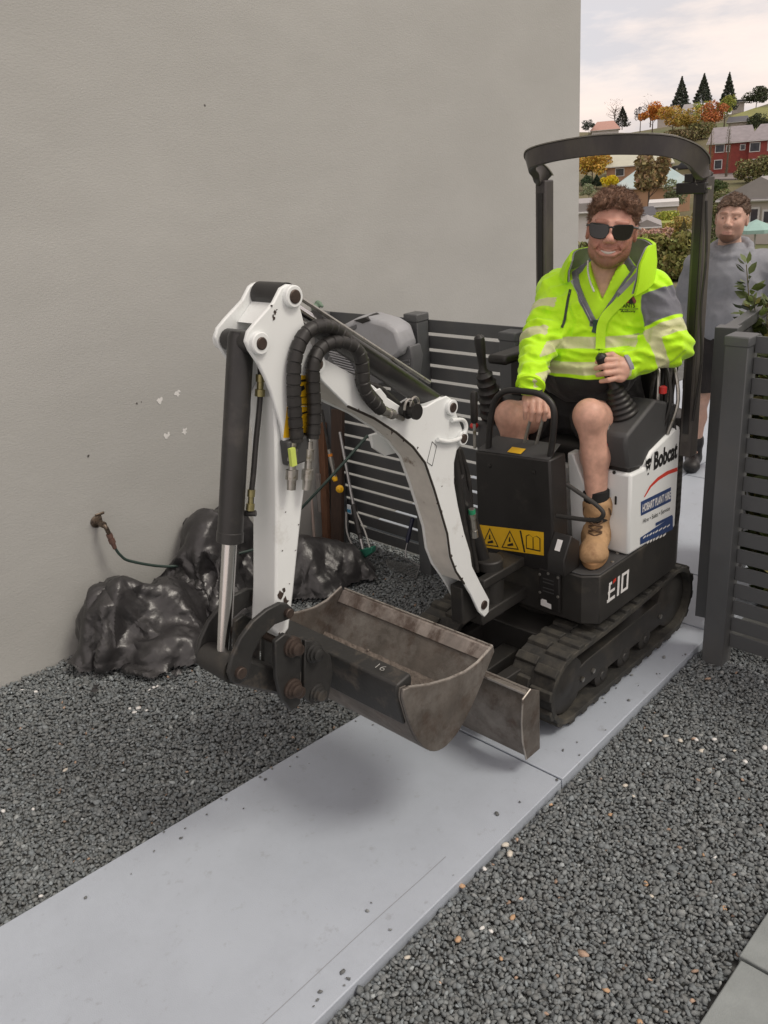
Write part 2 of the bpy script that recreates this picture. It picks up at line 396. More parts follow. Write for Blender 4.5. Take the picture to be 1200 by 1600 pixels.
# ---- slat fences
m_fence = mat('charcoal_aluminium', (.092, .098, .102), .48, var=.12, scale=3, spec=.5, bump=.03, bscale=300, dirt=(.115, .115, .11), damt=.38, dscale=5, dsoft=.15)
PITCH_S, SLAT = .0805, .0635
def fence(name, x0, x1, y, posts, top, label, n=17, ends=True):
    f = thing(name, ((x0 + x1) / 2, y, -.06), label, 'fence')
    s0 = build(MB().box(((x0 + x1) / 2, y, top - SLAT / 2), (x1 - x0, .011, SLAT)), 'slat', m_fence, f, bevel=.002)
    for k in range(1, n): dup(s0, f, (random.uniform(-.001, .001), random.uniform(-.001, .001), -PITCH_S * k))
    for (px_, py_, w, zt) in posts:
        p = build(MB().bb((px_ - w / 2, py_ - w / 2, -.1), (px_ + w / 2, py_ + w / 2, zt)), 'post', m_fence, f, bevel=.004)
        build(MB().pz([(px_ - w / 2 - .004, py_ - w / 2 - .004), (px_ + w / 2 + .004, py_ - w / 2 - .004), (px_ + w / 2 + .004, py_ + w / 2 + .004), (px_ - w / 2 - .004, py_ + w / 2 + .004)], zt - .035, zt + .006), 'post_cap', m_fence, p, bevel=.006)
    return f
fence('slat_fence', -3.765, -2.36, 3.30, ((-2.975, 3.245, .085, 1.405), (-2.385, 3.25, .09, 1.355), (-3.70, 3.25, .07, 1.37)), 1.37,
      'low charcoal horizontal slat fence behind the excavator boom, running to the house wall')
fence('slat_fence', -1.30, .9, 3.315, ((-1.348, 3.30, .092, 1.405), (.85, 3.3, .09, 1.405)), 1.405,
      'charcoal slat fence at the right edge, in front of the green shrub')
# open gate leaf swung back beside the right-hand post
ga, gb = np.array([-1.478, 3.455]), np.array([-1.626, 4.40])
gate = thing('gate', (ga[0], ga[1], .05), 'open charcoal slat gate leaf swung back beside the right fence post', 'gate')
gd = (gb - ga) / np.linalg.norm(gb - ga); gn = np.array([gd[1], -gd[0]])
def gbox(a, b, z0, z1, th, name):
    p0 = ga + gd * a; p1 = ga + gd * b
    return build(MB().pz([tuple(p0 - gn * th / 2), tuple(p1 - gn * th / 2), tuple(p1 + gn * th / 2), tuple(p0 + gn * th / 2)], z0, z1), name, m_fence, gate, bevel=.003)
gbox(0, .07, .07, 1.40, .09, 'stile'); gbox(.87, .94, .07, 1.40, .05, 'stile')
gbox(.071, .869, 1.352, 1.398, .05, 'top_rail'); gbox(.071, .869, .07, .115, .05, 'bottom_rail')
g0 = gbox(.071, .869, 1.35 - SLAT - .015, 1.35 - .015, .018, 'slat')
for k in range(1, 15): dup(g0, gate, (0, 0, -PITCH_S * k))

# ---- gravel: crushed dark stone, loose
m_grav = mat('dark_gravel', (.9, .9, .9), .75, var=.22, scale=70, attr='tint', bump=.25, bscale=400)
def ico():
    t = (1 + 5 ** .5) / 2
    v = np.array([(-1, t, 0), (1, t, 0), (-1, -t, 0), (1, -t, 0), (0, -1, t), (0, 1, t), (0, -1, -t), (0, 1, -t), (t, 0, -1), (t, 0, 1), (-t, 0, -1), (-t, 0, 1)], float)
    f = np.array([(0, 11, 5), (0, 5, 1), (0, 1, 7), (0, 7, 10), (0, 10, 11), (1, 5, 9), (5, 11, 4), (11, 10, 2), (10, 7, 6), (7, 1, 8), (3, 9, 4), (3, 4, 2), (3, 2, 6), (3, 6, 8), (3, 8, 9), (4, 9, 5), (2, 4, 11), (6, 2, 10), (8, 6, 7), (9, 8, 1)])
    return v / np.linalg.norm(v[0]), f
def rot_rand(n, tilt):
    """random spin about z then a tilt"""
    a = RNG.uniform(0, 2 * pi, n); b = RNG.normal(0, tilt, n); c = RNG.normal(0, tilt, n)
    def R(ax, t):
        M = np.zeros((n, 3, 3)); i, j = [(1, 2), (2, 0), (0, 1)][ax]; M[:, ax, ax] = 1; M[:, i, i] = np.cos(t); M[:, j, j] = np.cos(t); M[:, i, j] = -np.sin(t); M[:, j, i] = np.sin(t); return M
    return R(0, b) @ R(1, c) @ R(2, a)
def stones(P, size, tilt=.45):
    n = len(P); iv, if_ = ico(); V = iv[None] * RNG.uniform(.78, 1.22, (n, 12, 1)) + RNG.normal(0, .09, (n, 12, 3))
    sc = np.stack([RNG.uniform(.85, 1.35, n), RNG.uniform(.6, .95, n), RNG.uniform(.38, .7, n)], 1) * size[:, None]
    V = V * sc[:, None, :]; V = np.einsum('nij,nkj->nki', rot_rand(n, tilt), V) + P[:, None, :]
    F = (if_[None] + 12 * np.arange(n)[:, None, None]).reshape(-1, 3)
    return V.reshape(-1, 3), F
def gravel_bed(name, x0, x1, y0, y1, sp, inside, label):
    gx = np.arange(x0, x1, sp); gy = np.arange(y0, y1, sp * .92); X, Y = np.meshgrid(gx, gy); X[1::2] += sp / 2
    X = X.ravel() + RNG.normal(0, sp * .28, X.size); Y = Y.ravel() + RNG.normal(0, sp * .28, Y.size)
    k = inside(X, Y); X, Y = X[k], Y[k]; n = len(X)
    Z = -.034 + RNG.uniform(-.006, .010, n) + .006 * np.sin(3.1 * X + 1) * np.sin(2.3 * Y) 
    size = RNG.lognormal(np.log(.0084), .24, n).clip(.005, .018)
    v, f = stones(np.stack([X, Y, Z], 1), size)
    g = RNG.lognormal(np.log(.225), .18, n); w = RNG.uniform(-.03, .03, n)
    tint = np.stack([g * (.91 + w), g * 1.0, g * (1.02 - w)], 1); br = RNG.uniform(0, 1, n) < .005; tint[br] = np.stack([g[br] * 1.9, g[br] * 1.35, g[br] * 1.0], 1)
    lt = RNG.uniform(0, 1, n) < .03; tint[lt] *= 1.6
    return np_obj(name, v, f, m_grav, smooth=False, attrs={'tint': np.repeat(tint, 12, 0)}, kind='stuff', label=label, category='gravel')
gravel_bed('gravel', -3.85, -2.1, .25, 3.36, .0112, lambda x, y: (x > wx(y) + .006) & (x < xl(y) - .012), 'dark crushed gravel between the path and the beige wall')
gravel_bed('gravel', -1.52, -.55, .6, 3.46, .0106, lambda x, y: (x > xr(y) + .012) & (x < -.613 - .012 * y), 'dark crushed gravel right of the path')
# pale chips lying on the gravel
iv, if_ = ico()
m_chip = [mat('pale_chip', (.62, .58, .5), .8, var=.15, scale=80), mat('tan_chip', (.5, .33, .2), .8, var=.2, scale=80), mat('white_chip', (.72, .72, .7), .8, var=.1, scale=80)]
chips = [(1063, 1157, 0), (1087, 1155, 2), (1116, 1155, 2), (1130, 1187, 2), (1164, 1190, 2), (1195, 1168, 2), (977, 1227, 0), (990, 1244, 0), (954, 1273, 1), (1100, 1335, 1), (1117, 1339, 2), (1009, 1380, 1), (1018, 1400, 0), (1131, 1419, 1), (797, 1334, 0), (757, 1357, 2), (860, 1256, 1), (789, 1320, 0), (753, 1450, 2), (767, 1455, 2), (801, 1434, 1), (783, 1498, 1), (947, 1547, 1), (1096, 1173, 0), (1040, 1150, 0), (721, 1384, 1), (716, 1467, 1), (1118, 1590, 1), (1000, 1597, 1), (1148, 1173, 0), (1015, 1157, 0), (636, 1496, 0),
         (240, 1074, 2), (234, 1078, 2), (246, 1072, 2), (229, 1110, 2), (210, 1113, 2), (203, 1107, 2), (35, 1078, 2), (56, 1081, 2), (5, 1267, 2), (64, 1400, 2), (102, 1203, 0), (216, 1106, 2), (52, 1264, 2)]
for i, (cx, cy, k) in enumerate(chips):
    p = onz(cx, cy, -.024); s = random.uniform(.0075, .0135)
    v = iv * np.array([1.25, .85, .55]) * s * RNG.uniform(.8, 1.2, (12, 1)); a = random.uniform(0, 6.28)
    v = v @ np.array([[cos(a), sin(a), 0], [-sin(a), cos(a), 0], [0, 0, 1]])
    kind = ('pale cream', 'tan', 'white')[k]; side = 'left' if cx < 500 else 'right'
    np_obj('stone_chip', v + p, if_, m_chip[k], smooth=False, base=p, label=f'small {kind} stone chip on the dark gravel {side} of the path', category='stone', group=f'{kind} chips on the {side} gravel')
# stones kicked onto the path
n = 60; yy = RNG.uniform(.7, 3.3, n); sd = RNG.uniform(0, 1, n) < .5; xx = np.where(sd, xl(yy) + RNG.exponential(.05, n) + .01, xr(yy) - RNG.exponential(.05, n) - .01)
v, f = stones(np.stack([xx, yy, np.full(n, .0035)], 1), RNG.lognormal(np.log(.0048), .35, n).clip(.002, .010), .2); g = RNG.lognormal(np.log(.2), .3, n)
np_obj('stray_gravel', v, f, m_grav, smooth=False, attrs={'tint': np.repeat(np.stack([g * .95, g, g], 1), 12, 0)}, kind='stuff', label='few stray gravel chips along the path edges', category='gravel')
# ================================================================== MINI EXCAVATOR
CXM, BX = -1.91, -1.93
m_dark = mat('dark_grey_steel', (.028, .027, .025), .5, var=.25, scale=7, bump=.04, bscale=90, dirt=(.075, .066, .052), damt=.36, dscale=5, dsoft=.12, spec=.45, dirt2=(.1, .09, .075), damt2=.24, d2scale=40)
m_black = mat('black_plastic', (.017, .016, .0155), .42, var=.2, scale=9, dirt=(.05, .045, .04), damt=.33, dscale=6, dsoft=.12)
m_grey = mat('grey_plastic', (.052, .053, .054), .55, var=.1, scale=8, bump=.06, bscale=500, dirt=(.08, .078, .07), damt=.33, dscale=5, dsoft=.1)
m_rub = mat('track_rubber', (.026, .026, .024), .8, var=.25, scale=14, bump=.12, bscale=120, dirt=(.085, .078, .062), damt=.42, dscale=9, dsoft=.13)
m_white = mat('white_paint', (.76, .79, .785), .36, var=.03, scale=3, spec=.5, dirt=(.46, .45, .41), damt=.315, dscale=5, dsoft=.1, dirt2=(.06, .045, .035), damt2=.212, d2scale=26)
m_worn = mat('worn_paint', (.64, .62, .57), .6, var=.12, scale=12, dirt=(.2, .15, .11), damt=.35, dscale=9, dsoft=.05, dirt2=(.05, .035, .028), damt2=.3, d2scale=34, bump=.08, bscale=90)
m_buck = mat('worn_bucket_steel', (.135, .12, .105), .5, metal=.35, var=.3, scale=8, bump=.14, bscale=60, dirt=(.25, .235, .215), damt=.41, dscale=6, dsoft=.12, dirt2=(.07, .04, .026), damt2=.36, d2scale=15)
m_buckblk = mat('black_bucket_paint', (.024, .024, .023), .5, var=.3, scale=8, bump=.1, bscale=60, dirt=(.085, .072, .058), damt=.40, dscale=9, dsoft=.07)
m_edge = mat('bright_edge_steel', (.45, .42, .38), .38, metal=.6, var=.2, scale=20, dirt=(.16, .13, .11), damt=.42, dscale=25)
m_soil = mat('dry_soil', (.20, .17, .145), .95, var=.3, scale=25, bump=.6, bscale=70)
m_chrome = mat('chrome_rod', (.62, .61, .6), .16, metal=1., var=.05, scale=5, rvar=.06)
m_zinc = mat('zinc_fitting', (.42, .41, .38), .35, metal=.9, var=.15, scale=30, dirt=(.2, .17, .1), damt=.4, dscale=30)
m_cyl = mat('black_cylinder', (.024, .0235, .0235), .38, var=.2, scale=6, dirt=(.06, .055, .05), damt=.36, dscale=8, dsoft=.1)
m_hose = mat('black_hose', (.02, .019, .018), .5, var=.2, scale=20, dirt=(.05, .045, .04), damt=.38, dscale=12)
m_yel = mat('yellow_sticker', (.75, .45, .015), .4, var=.08, scale=9)
m_ink = mat('black_print', (.012, .012, .012), .5)
m_red = mat('red_knob', (.55, .035, .03), .4)
m_wprint = mat('white_print', (.75, .75, .74), .45)
m_redp = mat('red_print', (.6, .05, .03), .45)
m_navy = mat('navy_print', (.03, .06, .17), .45)
m_pin = mat('pin_end', (.08, .06, .05), .5, metal=.6, var=.3, scale=40)
EX = thing('mini_excavator', (CXM, 2.9, 0), 'small white and black tracked excavator with raised roll bar on the path', 'excavator')

# ---- tracks
YF, YR, ZF, ZR, RF, RR = 2.475, 3.325, .172, .188, .150, .160
def loop(rf, rr, n=9):
    P = []
    P += [(YF + rf * cos(a), ZF + rf * sin(a)) for a in np.linspace(pi / 2, 3 * pi / 2, n)]
    P += [(y, ZF - rf + (ZR - rr - ZF + rf) * (y - YF) / (YR - YF)) for y in np.linspace(YF, YR, 8)[1:-1]]
    P += [(YR + rr * cos(a), ZR + rr * sin(a)) for a in np.linspace(-pi / 2, pi / 2, n)]
    P += [(y, ZF + rf + (ZR + rr - ZF - rf) * (y - YF) / (YR - YF) - .012 * sin(pi * (y - YF) / (YR - YF))) for y in np.linspace(YR, YF, 8)[1:-1]]
    return P
def track(x0, x1, outer):
    o = loop(RF, RR); i = loop(RF - .022, RR - .022); n = len(o); mb = MB()
    vs = [(x0, *p) for p in o] + [(x1, *p) for p in o] + [(x1, *p) for p in i] + [(x0, *p) for p in i]
    fs = []
    for k in range(n):
        j = (k + 1) % n
        for a in range(4): b = (a + 1) % 4; fs.append((a * n + k, a * n + j, b * n + j, b * n + k))
    mb.add(vs, fs); tr = build(mb, 'track', m_rub, EX, bevel=.003)
    # lugs, evenly spaced along the loop
    O = np.array(o + o[:1]); d = np.r_[0, np.cumsum(np.linalg.norm(np.diff(O, axis=0), axis=1))]; Lp = d[-1]; NL = 30
    w = x1 - x0; half = [build(MB().px([(-.024, -.004), (.024, -.004), (.017, .013), (-.017, .013)], sgn * .003 if sgn < 0 else .003, sgn * w / 2 * .99), 'lug', m_rub, tr, bevel=.003) for sgn in (-1, 1)]
    og = origin(EX)
    for s_ in range(2):
        for k in range(NL):
            t = (k + .5 * s_ * .55) * Lp / NL % Lp; q = np.array([np.interp(t, d, O[:, c_]) for c_ in (0, 1)]); q2 = np.array([np.interp((t + .01) % Lp, d, O[:, c_]) for c_ in (0, 1)]); q1 = np.array([np.interp((t - .01) % Lp, d, O[:, c_]) for c_ in (0, 1)])
            tg = q2 - q1; a = atan2(tg[1], tg[0]) + pi
            lg = half[s_] if k == 0 else dup(half[s_], tr)
            lg.location = ((x0 + x1) / 2 - og[0], q[0] - og[1], q[1] - og[2]); lg.rotation_euler = (a, 0, 0)
    for m_ in half:      # lug meshes were built around their own origin
        pts = np.array([v.co[:] for v in m_.data.vertices]) + og
        m_.data.vertices.foreach_set('co', pts.astype(np.float32).ravel()); m_.data.update()
    xo = x1 - .028 if outer > 0 else x0 + .028; s = -outer
    fr = MB().px([(YF - .02, .10), (YR + .01, .10), (YR + .01, .19), (YR - .12, .225), (YF + .14, .215), (YF - .02, .19)], xo, xo + s * .05); build(fr, 'track_frame', m_dark, tr, bevel=.004)
    for (yy, zz, r) in ((YF, ZF, .118), (YR, ZR, .125), (2.74, .085, .052), (2.92, .085, .052), (3.10, .087, .052)):
        mb = MB().lathe((xo - s * .006, yy, zz), (s, 0, 0), [(0, r * .35), (.004, r * .4), (.006, r * .8), (.010, r), (.09, r)], 22)
        build(mb, 'wheel', m_dark, tr)
    for yy in (2.58, 2.66, 3.22): build(MB().lathe((xo + outer * .002, yy, .15), (outer, 0, 0), [(0, .011), (.008, .011), (.009, .008)], 6), 'bolt', m_zinc, tr)
    return tr
track(-1.757, -1.557, 1); track(-2.263, -2.063, -1)
mb = MB().bb((-2.06, 2.55, .13), (-1.76, 3.25, .30)).bb((-1.95, 2.12, .10), (-1.87, 2.7, .2)); mb.cyl((CXM, 2.9, .29), (CXM, 2.9, .375), .2, 28)
build(mb, 'undercarriage', m_dark, EX, bevel=.005)
# dozer blade
prof = [(2.150, .345), (2.118, .30), (2.105, .24), (2.105, .18), (2.115, .12), (2.135, .065), (2.147, .069), (2.129, .125), (2.119, .18), (2.119, .24), (2.131, .295), (2.160, .338)]
bl = build(MB().px(prof, -2.29, -1.532), 'blade', m_buck, EX, bevel=.002)
build(MB().px([(2.12, .349), (2.12, .34), (2.175, .322), (2.172, .335)], -2.292, -1.530), 'blade_top_edge', m_edge, bl, bevel=.001)
build(MB().px([(2.102, .335), (2.094, .24), (2.098, .16), (2.118, .068), (2.20, .068), (2.20, .32), (2.15, .352)], -1.532, -1.522), 'end_plate', m_buck, bl, bevel=.002)
build(MB().tube([(-1.5255, 2.118, .068), (-1.5255, 2.097, .16), (-1.5255, 2.093, .24), (-1.5255, 2.101, .335), (-1.5255, 2.148, .3525)], .0035, 6), 'worn_edge', m_edge, bl)
for x in (-2.08, -1.74): build(MB().px([(2.13, .12), (2.7, .14), (2.7, .24), (2.13, .27)], x - .025, x + .025), 'push_arm', m_dark, bl, bevel=.004)

# ---- upper body
plan = [(-1.612, 2.615), (-1.555, 2.657), (-1.555, 3.28), (-1.575, 3.34), (-1.66, 3.45), (-1.80, 3.50), (-2.02, 3.50), (-2.16, 3.45), (-2.245, 3.34), (-2.265, 3.28), (-2.265, 2.657), (-2.208, 2.615)]
body = build(MB().pz(plan, .372, .583), 'body', m_dark, EX, bevel=.006)
inner = [(CXM + (x - CXM) * .985, 2.9 + (y - 2.9) * .985) for x, y in plan]
build(MB().pz(inner, .584, .590), 'floor_plate', m_grey, body, bevel=.002)
for c in ((-1.60, 2.68), (-1.575, 2.78), (-1.60, 2.86), (-1.67, 2.635)): build(MB().lathe((c[0], c[1], .59), (0, 0, 1), [(0, .007), (.003, .007), (.004, .004)], 8), 'bolt', m_zinc, body)
# E10 marking on the skirt
n_, u_, w_ = (1, 0, 0), np.array([0, 1., 0]), np.array([0, 0, 1.])
mb = MB(); P0 = onx(948, 935, -1.555)
E_ = [[(0, .0), (.060, .0), (.060, .014), (0, .014)], [(.006, .036), (.058, .036), (.058, .048), (.006, .048)], [(.012, .072), (.034, .072), (.034, .084), (.012, .084)], [(.006, .0), (.018, .0), (.024, .084), (.012, .084)],
      [(.074, .0), (.090, .0), (.094, .086), (.078, .086)], [(.104, .0), (.118, .0), (.122, .086), (.108, .086)], [(.146, .0), (.160, .0), (.164, .086), (.150, .086)], [(.104, .0), (.160, .0), (.160, .013), (.104, .013)], [(.108, .073), (.164, .073), (.164, .086), (.108, .086)]]
for i, q in enumerate(E_): decal(mb, P0 - np.array([0, 0, .022]), u_, w_, n_, q, lift=.0015 + .0002 * i)
mk = build(mb, 'model_marking', m_wprint, body, smooth=0)
build(decal(MB(), P0 - np.array([0, 0, .022]), u_, w_, n_, [(.042, .068), (.066, .074), (.064, .088), (.044, .084)], lift=.0015), 'model_marking', m_redp, body, smooth=0)
# front valve cover with serial plate
vc = build(MB().bb((-1.795, 2.594, .40), (-1.70, 2.612, .575)), 'valve_cover', m_black, body, bevel=.004)
for x, z in ((-1.79, .55), (-1.705, .56), (-1.79, .47), (-1.705, .475), (-1.75, .565)): build(MB().lathe((x, 2.5945, z), (0, -1, 0), [(0, .006), (.004, .006), (.005, .003)], 8), 'bolt', m_zinc, vc)
for z in (.535, .52, .495, .48): build(MB().bb((-1.775, 2.592, z), (-1.725, 2.595, z + .004)), 'serial_line', m_grey, vc)
build(decal(MB(), (-1.785, 2.5925, .415), (1, 0, 0), (0, 0, 1), (0, -1, 0), [(0, 0), (.05, -.004), (.05, .018), (.03, .02), (.028, .03), (.006, .03), (0, .022)]), 'serial_plate', m_wprint, vc, smooth=0)

# ---- front console
YCON = 2.60
tl, tr_, bl_, br_ = ony(742, 706, YCON), ony(862, 722, YCON), ony(749, 868, YCON), ony(869, 884, YCON)
con_poly = [(-2.105, .56), (-1.728, .56), (-1.735, .80), (-1.748, 1.035), (-2.105, 1.012)]
con = build(MB().py(con_poly, YCON - .0, YCON + .11), 'front_console', m_black, EX, bevel=.008)
build(MB().prism([(-2.10, YCON + .003, 1.013), (-1.752, YCON + .003, 1.034), (-1.77, YCON + .10, 1.06), (-2.08, YCON + .10, 1.045)], (0, .01, .006)), 'console_top', m_grey, con, bevel=.004)
st = decal(MB(), ony(800, 712, YCON), (1, 0, .04), (0, .9, .3), (0, -.3, .9), [(-.03, .012), (.035, .012), (.035, .05), (-.03, .05)], lift=.006); build(st, 'warning_sticker', m_yel, con, smooth=0)
for c in ((765, 728), (834, 738)): build(MB().lathe(ony(c[0], c[1], YCON), (0, -1, 0), [(0, .009), (.003, .009), (.004, .006)], 10), 'bolt', m_black, con)
# warning strip with two triangles and a book
A = np.array([-2.097, YCON, .685]); SW, SH = .30, .088; U, Wv, Nn = (1, 0, .012), (0, 0, 1), (0, -1, 0)
A = ony(750, 854, YCON); B = ony(850, 868, YCON); SW = B[0] - A[0]; U = (1, 0, (B[2] - A[2]) / SW); SH = ony(750, 820, YCON)[2] - A[2]
ws = build(decal(MB(), A, U, Wv, Nn, [(0, 0), (SW, 0), (SW, SH), (0, SH)]), 'warning_strip', m_yel, con, smooth=0)
def ring(mb, P, pts, t, lift=.002):
    c = np.mean(pts, axis=0); q = [tuple(c + (np.array(p) - c) * (1 - t)) for p in pts]; n = len(pts)
    decal(mb, P, U, Wv, Nn, list(pts) + q, [(i, (i + 1) % n, n + (i + 1) % n, n + i) for i in range(n)], lift)
mb = MB(); k = SW / 3.15
for i in (0, 1):
    x = k * (.12 + i * 1.0); ring(mb, A, [(x, SH * .1), (x + k * .86, SH * .1), (x + k * .43, SH * .92)], .16)
    decal(mb, A, U, Wv, Nn, [(x + k * .3, SH * .2), (x + k * .6, SH * .26), (x + k * .56, SH * .38), (x + k * .3, SH * .28)], lift=.002)
    decal(mb, A, U, Wv, Nn, [(x + k * .36, SH * .4), (x + k * .46, SH * .4), (x + k * .44, SH * .62), (x + k * .40, SH * .62)], lift=.0021)
x = k * 2.02; decal(mb, A, U, Wv, Nn, [(x, SH * .96), (x + .008, SH * .96), (x + k * .27, SH * .03), (x + k * .27 - .008, SH * .03)], lift=.002)
x = k * 2.32; ring(mb, A, [(x, SH * .2), (x + k * .68, SH * .15), (x + k * .68, SH * .72), (x + k * .5, SH * .82), (x + k * .34, SH * .72), (x + k * .15, SH * .84), (x, SH * .76)], .12)
decal(mb, A, U, Wv, Nn, [(x + k * .32, SH * .2), (x + k * .36, SH * .2), (x + k * .36, SH * .72), (x + k * .32, SH * .72)], lift=.0023)
build(mb, 'warning_symbols', m_ink, con, smooth=0)
# grab hoop over the console
hp = [ony(x, y, YCON + .03) for x, y in ((763, 704), (766, 660), (772, 630), (782, 616), (797, 610), (825, 612), (846, 617), (861, 630), (866, 650), (863, 690), (858, 722))]
build(MB().tube(catmull(hp, 4), .0125, 12), 'grab_hoop', m_black, con)
# travel levers
for i, (a, b) in enumerate((((816, 704), (833, 640)), ((836, 702), (853, 636)))):
    p0, p1 = ony(*a, 2.69), ony(*b, 2.69); lv = build(MB().cyl(p0 - (p1 - p0) * .2, p1, .0062, 10), 'travel_lever', m_zinc, EX)
    d = (p1 - p0) / np.linalg.norm(p1 - p0); build(MB().lathe(p1 - d * .025, d, [(0, .008), (.01, .013), (.035, .0145), (.05, .013), (.058, .006)], 14), 'lever_grip', m_black, lv)
# little blade lever left of the console
p0, p1 = ony(742, 700, 2.62), ony(742, 606, 2.62); p1[0] = p0[0] + .004
lv = build(MB().cyl(p0, p0 + (p1 - p0) * .5, .007, 10), 'blade_lever', m_zinc, EX)
build(MB().lathe(p0 + (p1 - p0) * .42, p1 - p0, [(0, .010), (.01, .0155), (.06, .0145), (.115, .016), (.128, .012), (.133, .004)], 16), 'lever_grip', m_black, lv)
# pedal: bent bar, bracket box
pd = [ony(x, y, 2.60) for x, y in ((886, 757), (905, 770), (928, 786), (941, 798), (942, 806), (934, 812), (915, 812), (870, 806))]
pdl = build(MB().tube(catmull(pd, 5), .0085, 10), 'foot_pedal', m_dark, EX)
bx = ony(885, 840, 2.605)
build(MB().px([(2.56, .59), (2.67, .59), (2.67, .70), (2.61, .745), (2.56, .66)], -1.735, -1.655), 'pedal_box', m_black, EX, bevel=.005)
build(decal(MB(), (-1.715, 2.575, .684), (1, 0, 0), (0, .5, .86), (0, -.86, .5), [(.006, .0), (.03, .0), (.03, .045), (.006, .045)]), 'pedal_sticker', m_wprint, EX, smooth=0)

# ---- seat base, white panels
sb = build(MB().bb((-2.17, 2.86, .59), (-1.70, 3.40, .92)), 'seat_base', m_white, EX, bevel=.012)
build(MB().prism([(-1.775, 2.80, .592), (-1.71, 2.80, .592), (-1.71, 2.80, .86), (-1.775, 2.80, 1.0), (-1.80, 2.80, 1.0)], (0, .06, 0)), 'centre_cover', m_white, EX, bevel=.006)
build(MB().lathe(ony(873, 730, 2.80), (0, -1, 0), [(0, .014), (.012, .014), (.014, .010), (.03, .008)], 12), 'key_switch', m_black, EX)
# side panel with the decals: curved top edge
sp = [(2.862, .592), (3.262, .575), (3.262, 1.02), (3.245, 1.035), (3.20, 1.028), (3.10, 1.005), (3.02, .985), (2.985, .955), (2.965, .93), (2.862, .935)]
side = build(MB().px(sp, -1.70, -1.553), 'side_panel', m_white, EX, bevel=.012)
side2 = build(MB().bb((-1.80, 2.853, .592), (-1.703, 3.0, .935)), 'side_panel', m_white, EX, bevel=.008)
for c in ((945, 737), (960, 738)): build(MB().lathe(ony(c[0], c[1], 2.862), (0, -1, 0), [(0, .007), (.004, .007), (.005, .004)], 10), 'bolt', m_black, side)
build(MB().bb((-1.618, 2.856, .80), (-1.610, 2.862, .835)), 'latch', m_black, side, bevel=.002)
lad = thing if False else None
pn, pu, pw = (1, 0, 0), (0, 1, 0), (0, 0, 1); XS = -1.553
def sxy(px_, py_): return onx(px_, py_, XS)
P = sxy(1021, 735); Q = sxy(1057, 722); mb = MB()
decal_text(mb, 'Bobcat', P, (0, 1, -.02), pw, pn, width=(Q[1] - P[1]) * 1.0, height=sxy(1038, 706)[2] - sxy(1038, 729)[2] + .012, bold=.004)
build(mb, 'lettering', m_ink, side, smooth=0)
c = sxy(1013, 727); mb = MB()       # cat-head mark
hd = [(-.026, .040), (-.019, .022), (-.008, .028), (.008, .028), (.019, .022), (.026, .040), (.024, .008), (.016, -.006), (.010, -.024), (.004, -.012), (-.004, -.012), (-.010, -.024), (-.016, -.006), (-.024, .008)]
decal(mb, c, pu, pw, pn, hd); decal(mb, c, pu, pw, pn, [(-.006, -.040), (.006, -.040), (.006, -.032), (-.006, -.032)]); build(mb, 'emblem', m_ink, side, smooth=0)
mb = MB(); decal(mb, c, pu, pw, pn, [(-.016, .010), (-.004, .004), (-.006, .0), (-.015, .004)], lift=.0018); decal(mb, c, pu, pw, pn, [(.016, .010), (.004, .004), (.006, .0), (.015, .004)], lift=.0018); build(mb, 'emblem_eyes', m_wprint, side, smooth=0)
top_ = [sxy(x, y) for x, y in ((1006, 776), (1015, 759), (1027, 746), (1042, 736), (1058, 730))]; bot_ = [sxy(x, y) for x, y in ((1007, 777), (1017, 761), (1029, 750), (1044, 741), (1058, 736))]
mb = MB(); v = [(XS + .0013, p[1], p[2]) for p in top_ + bot_]; mb.add(v, [(i, i + 1, 6 + i, 5 + i) for i in range(4)]); build(mb, 'red_swoosh', m_redp, side, smooth=0)
def quadpix(q, name, m, lift=.0013): mb = MB(); mb.add([(XS + lift, *sxy(*p)[1:]) for p in q], [(0, 1, 2, 3)]); return build(mb, name, m, side, smooth=0)
quadpix(((1001, 806), (1048, 783), (1048, 761), (1001, 784)), 'hire_banner', m_navy)
P = sxy(1003, 801); Q = sxy(1047, 779); mb = MB(); dz = (Q[2] - P[2]) / (Q[1] - P[1])
decal_text(mb, 'HOBART PLANT HIRE', P, (0, 1, dz), pw, pn, width=Q[1] - P[1], height=.036, bold=.003, lift=.002); build(mb, 'lettering', m_wprint, side, smooth=0)
P = sxy(1004, 818); Q = sxy(1046, 797); mb = MB(); decal_text(mb, 'Hire \u2022 Sales \u2022 Service', P, (0, 1, (Q[2] - P[2]) / (Q[1] - P[1])), pw, pn, width=Q[1] - P[1], height=.020, lift=.002); build(mb, 'lettering', m_ink, side, smooth=0)
quadpix(((1000, 851), (1051, 827), (1051, 806), (1000, 840)), 'blue_band', m_navy)
quadpix(((1024, 822), (1050, 808), (1050, 804), (1024, 817)), 'blue_band', m_navy, .0016)
for i, (a, b, h) in enumerate((((1004, 842), (1046, 822), .009), ((1010, 850), (1044, 835), .012))):
    P, Q = sxy(*a), sxy(*b); mb = MB(); q = P.copy()
    while q[1] < Q[1] - .02:
        w = random.uniform(.012, .03); t = (q[1] - P[1]) / (Q[1] - P[1]); z = P[2] + (Q[2] - P[2]) * t; mb.add([(XS + .0022, q[1], z), (XS + .0022, q[1] + w, z + .002), (XS + .0022, q[1] + w, z + h), (XS + .0022, q[1], z + h - .003)], [(0, 1, 2, 3)]); q[1] += w + .008
    build(mb, 'worn_lettering', m_wprint, side, smooth=0)
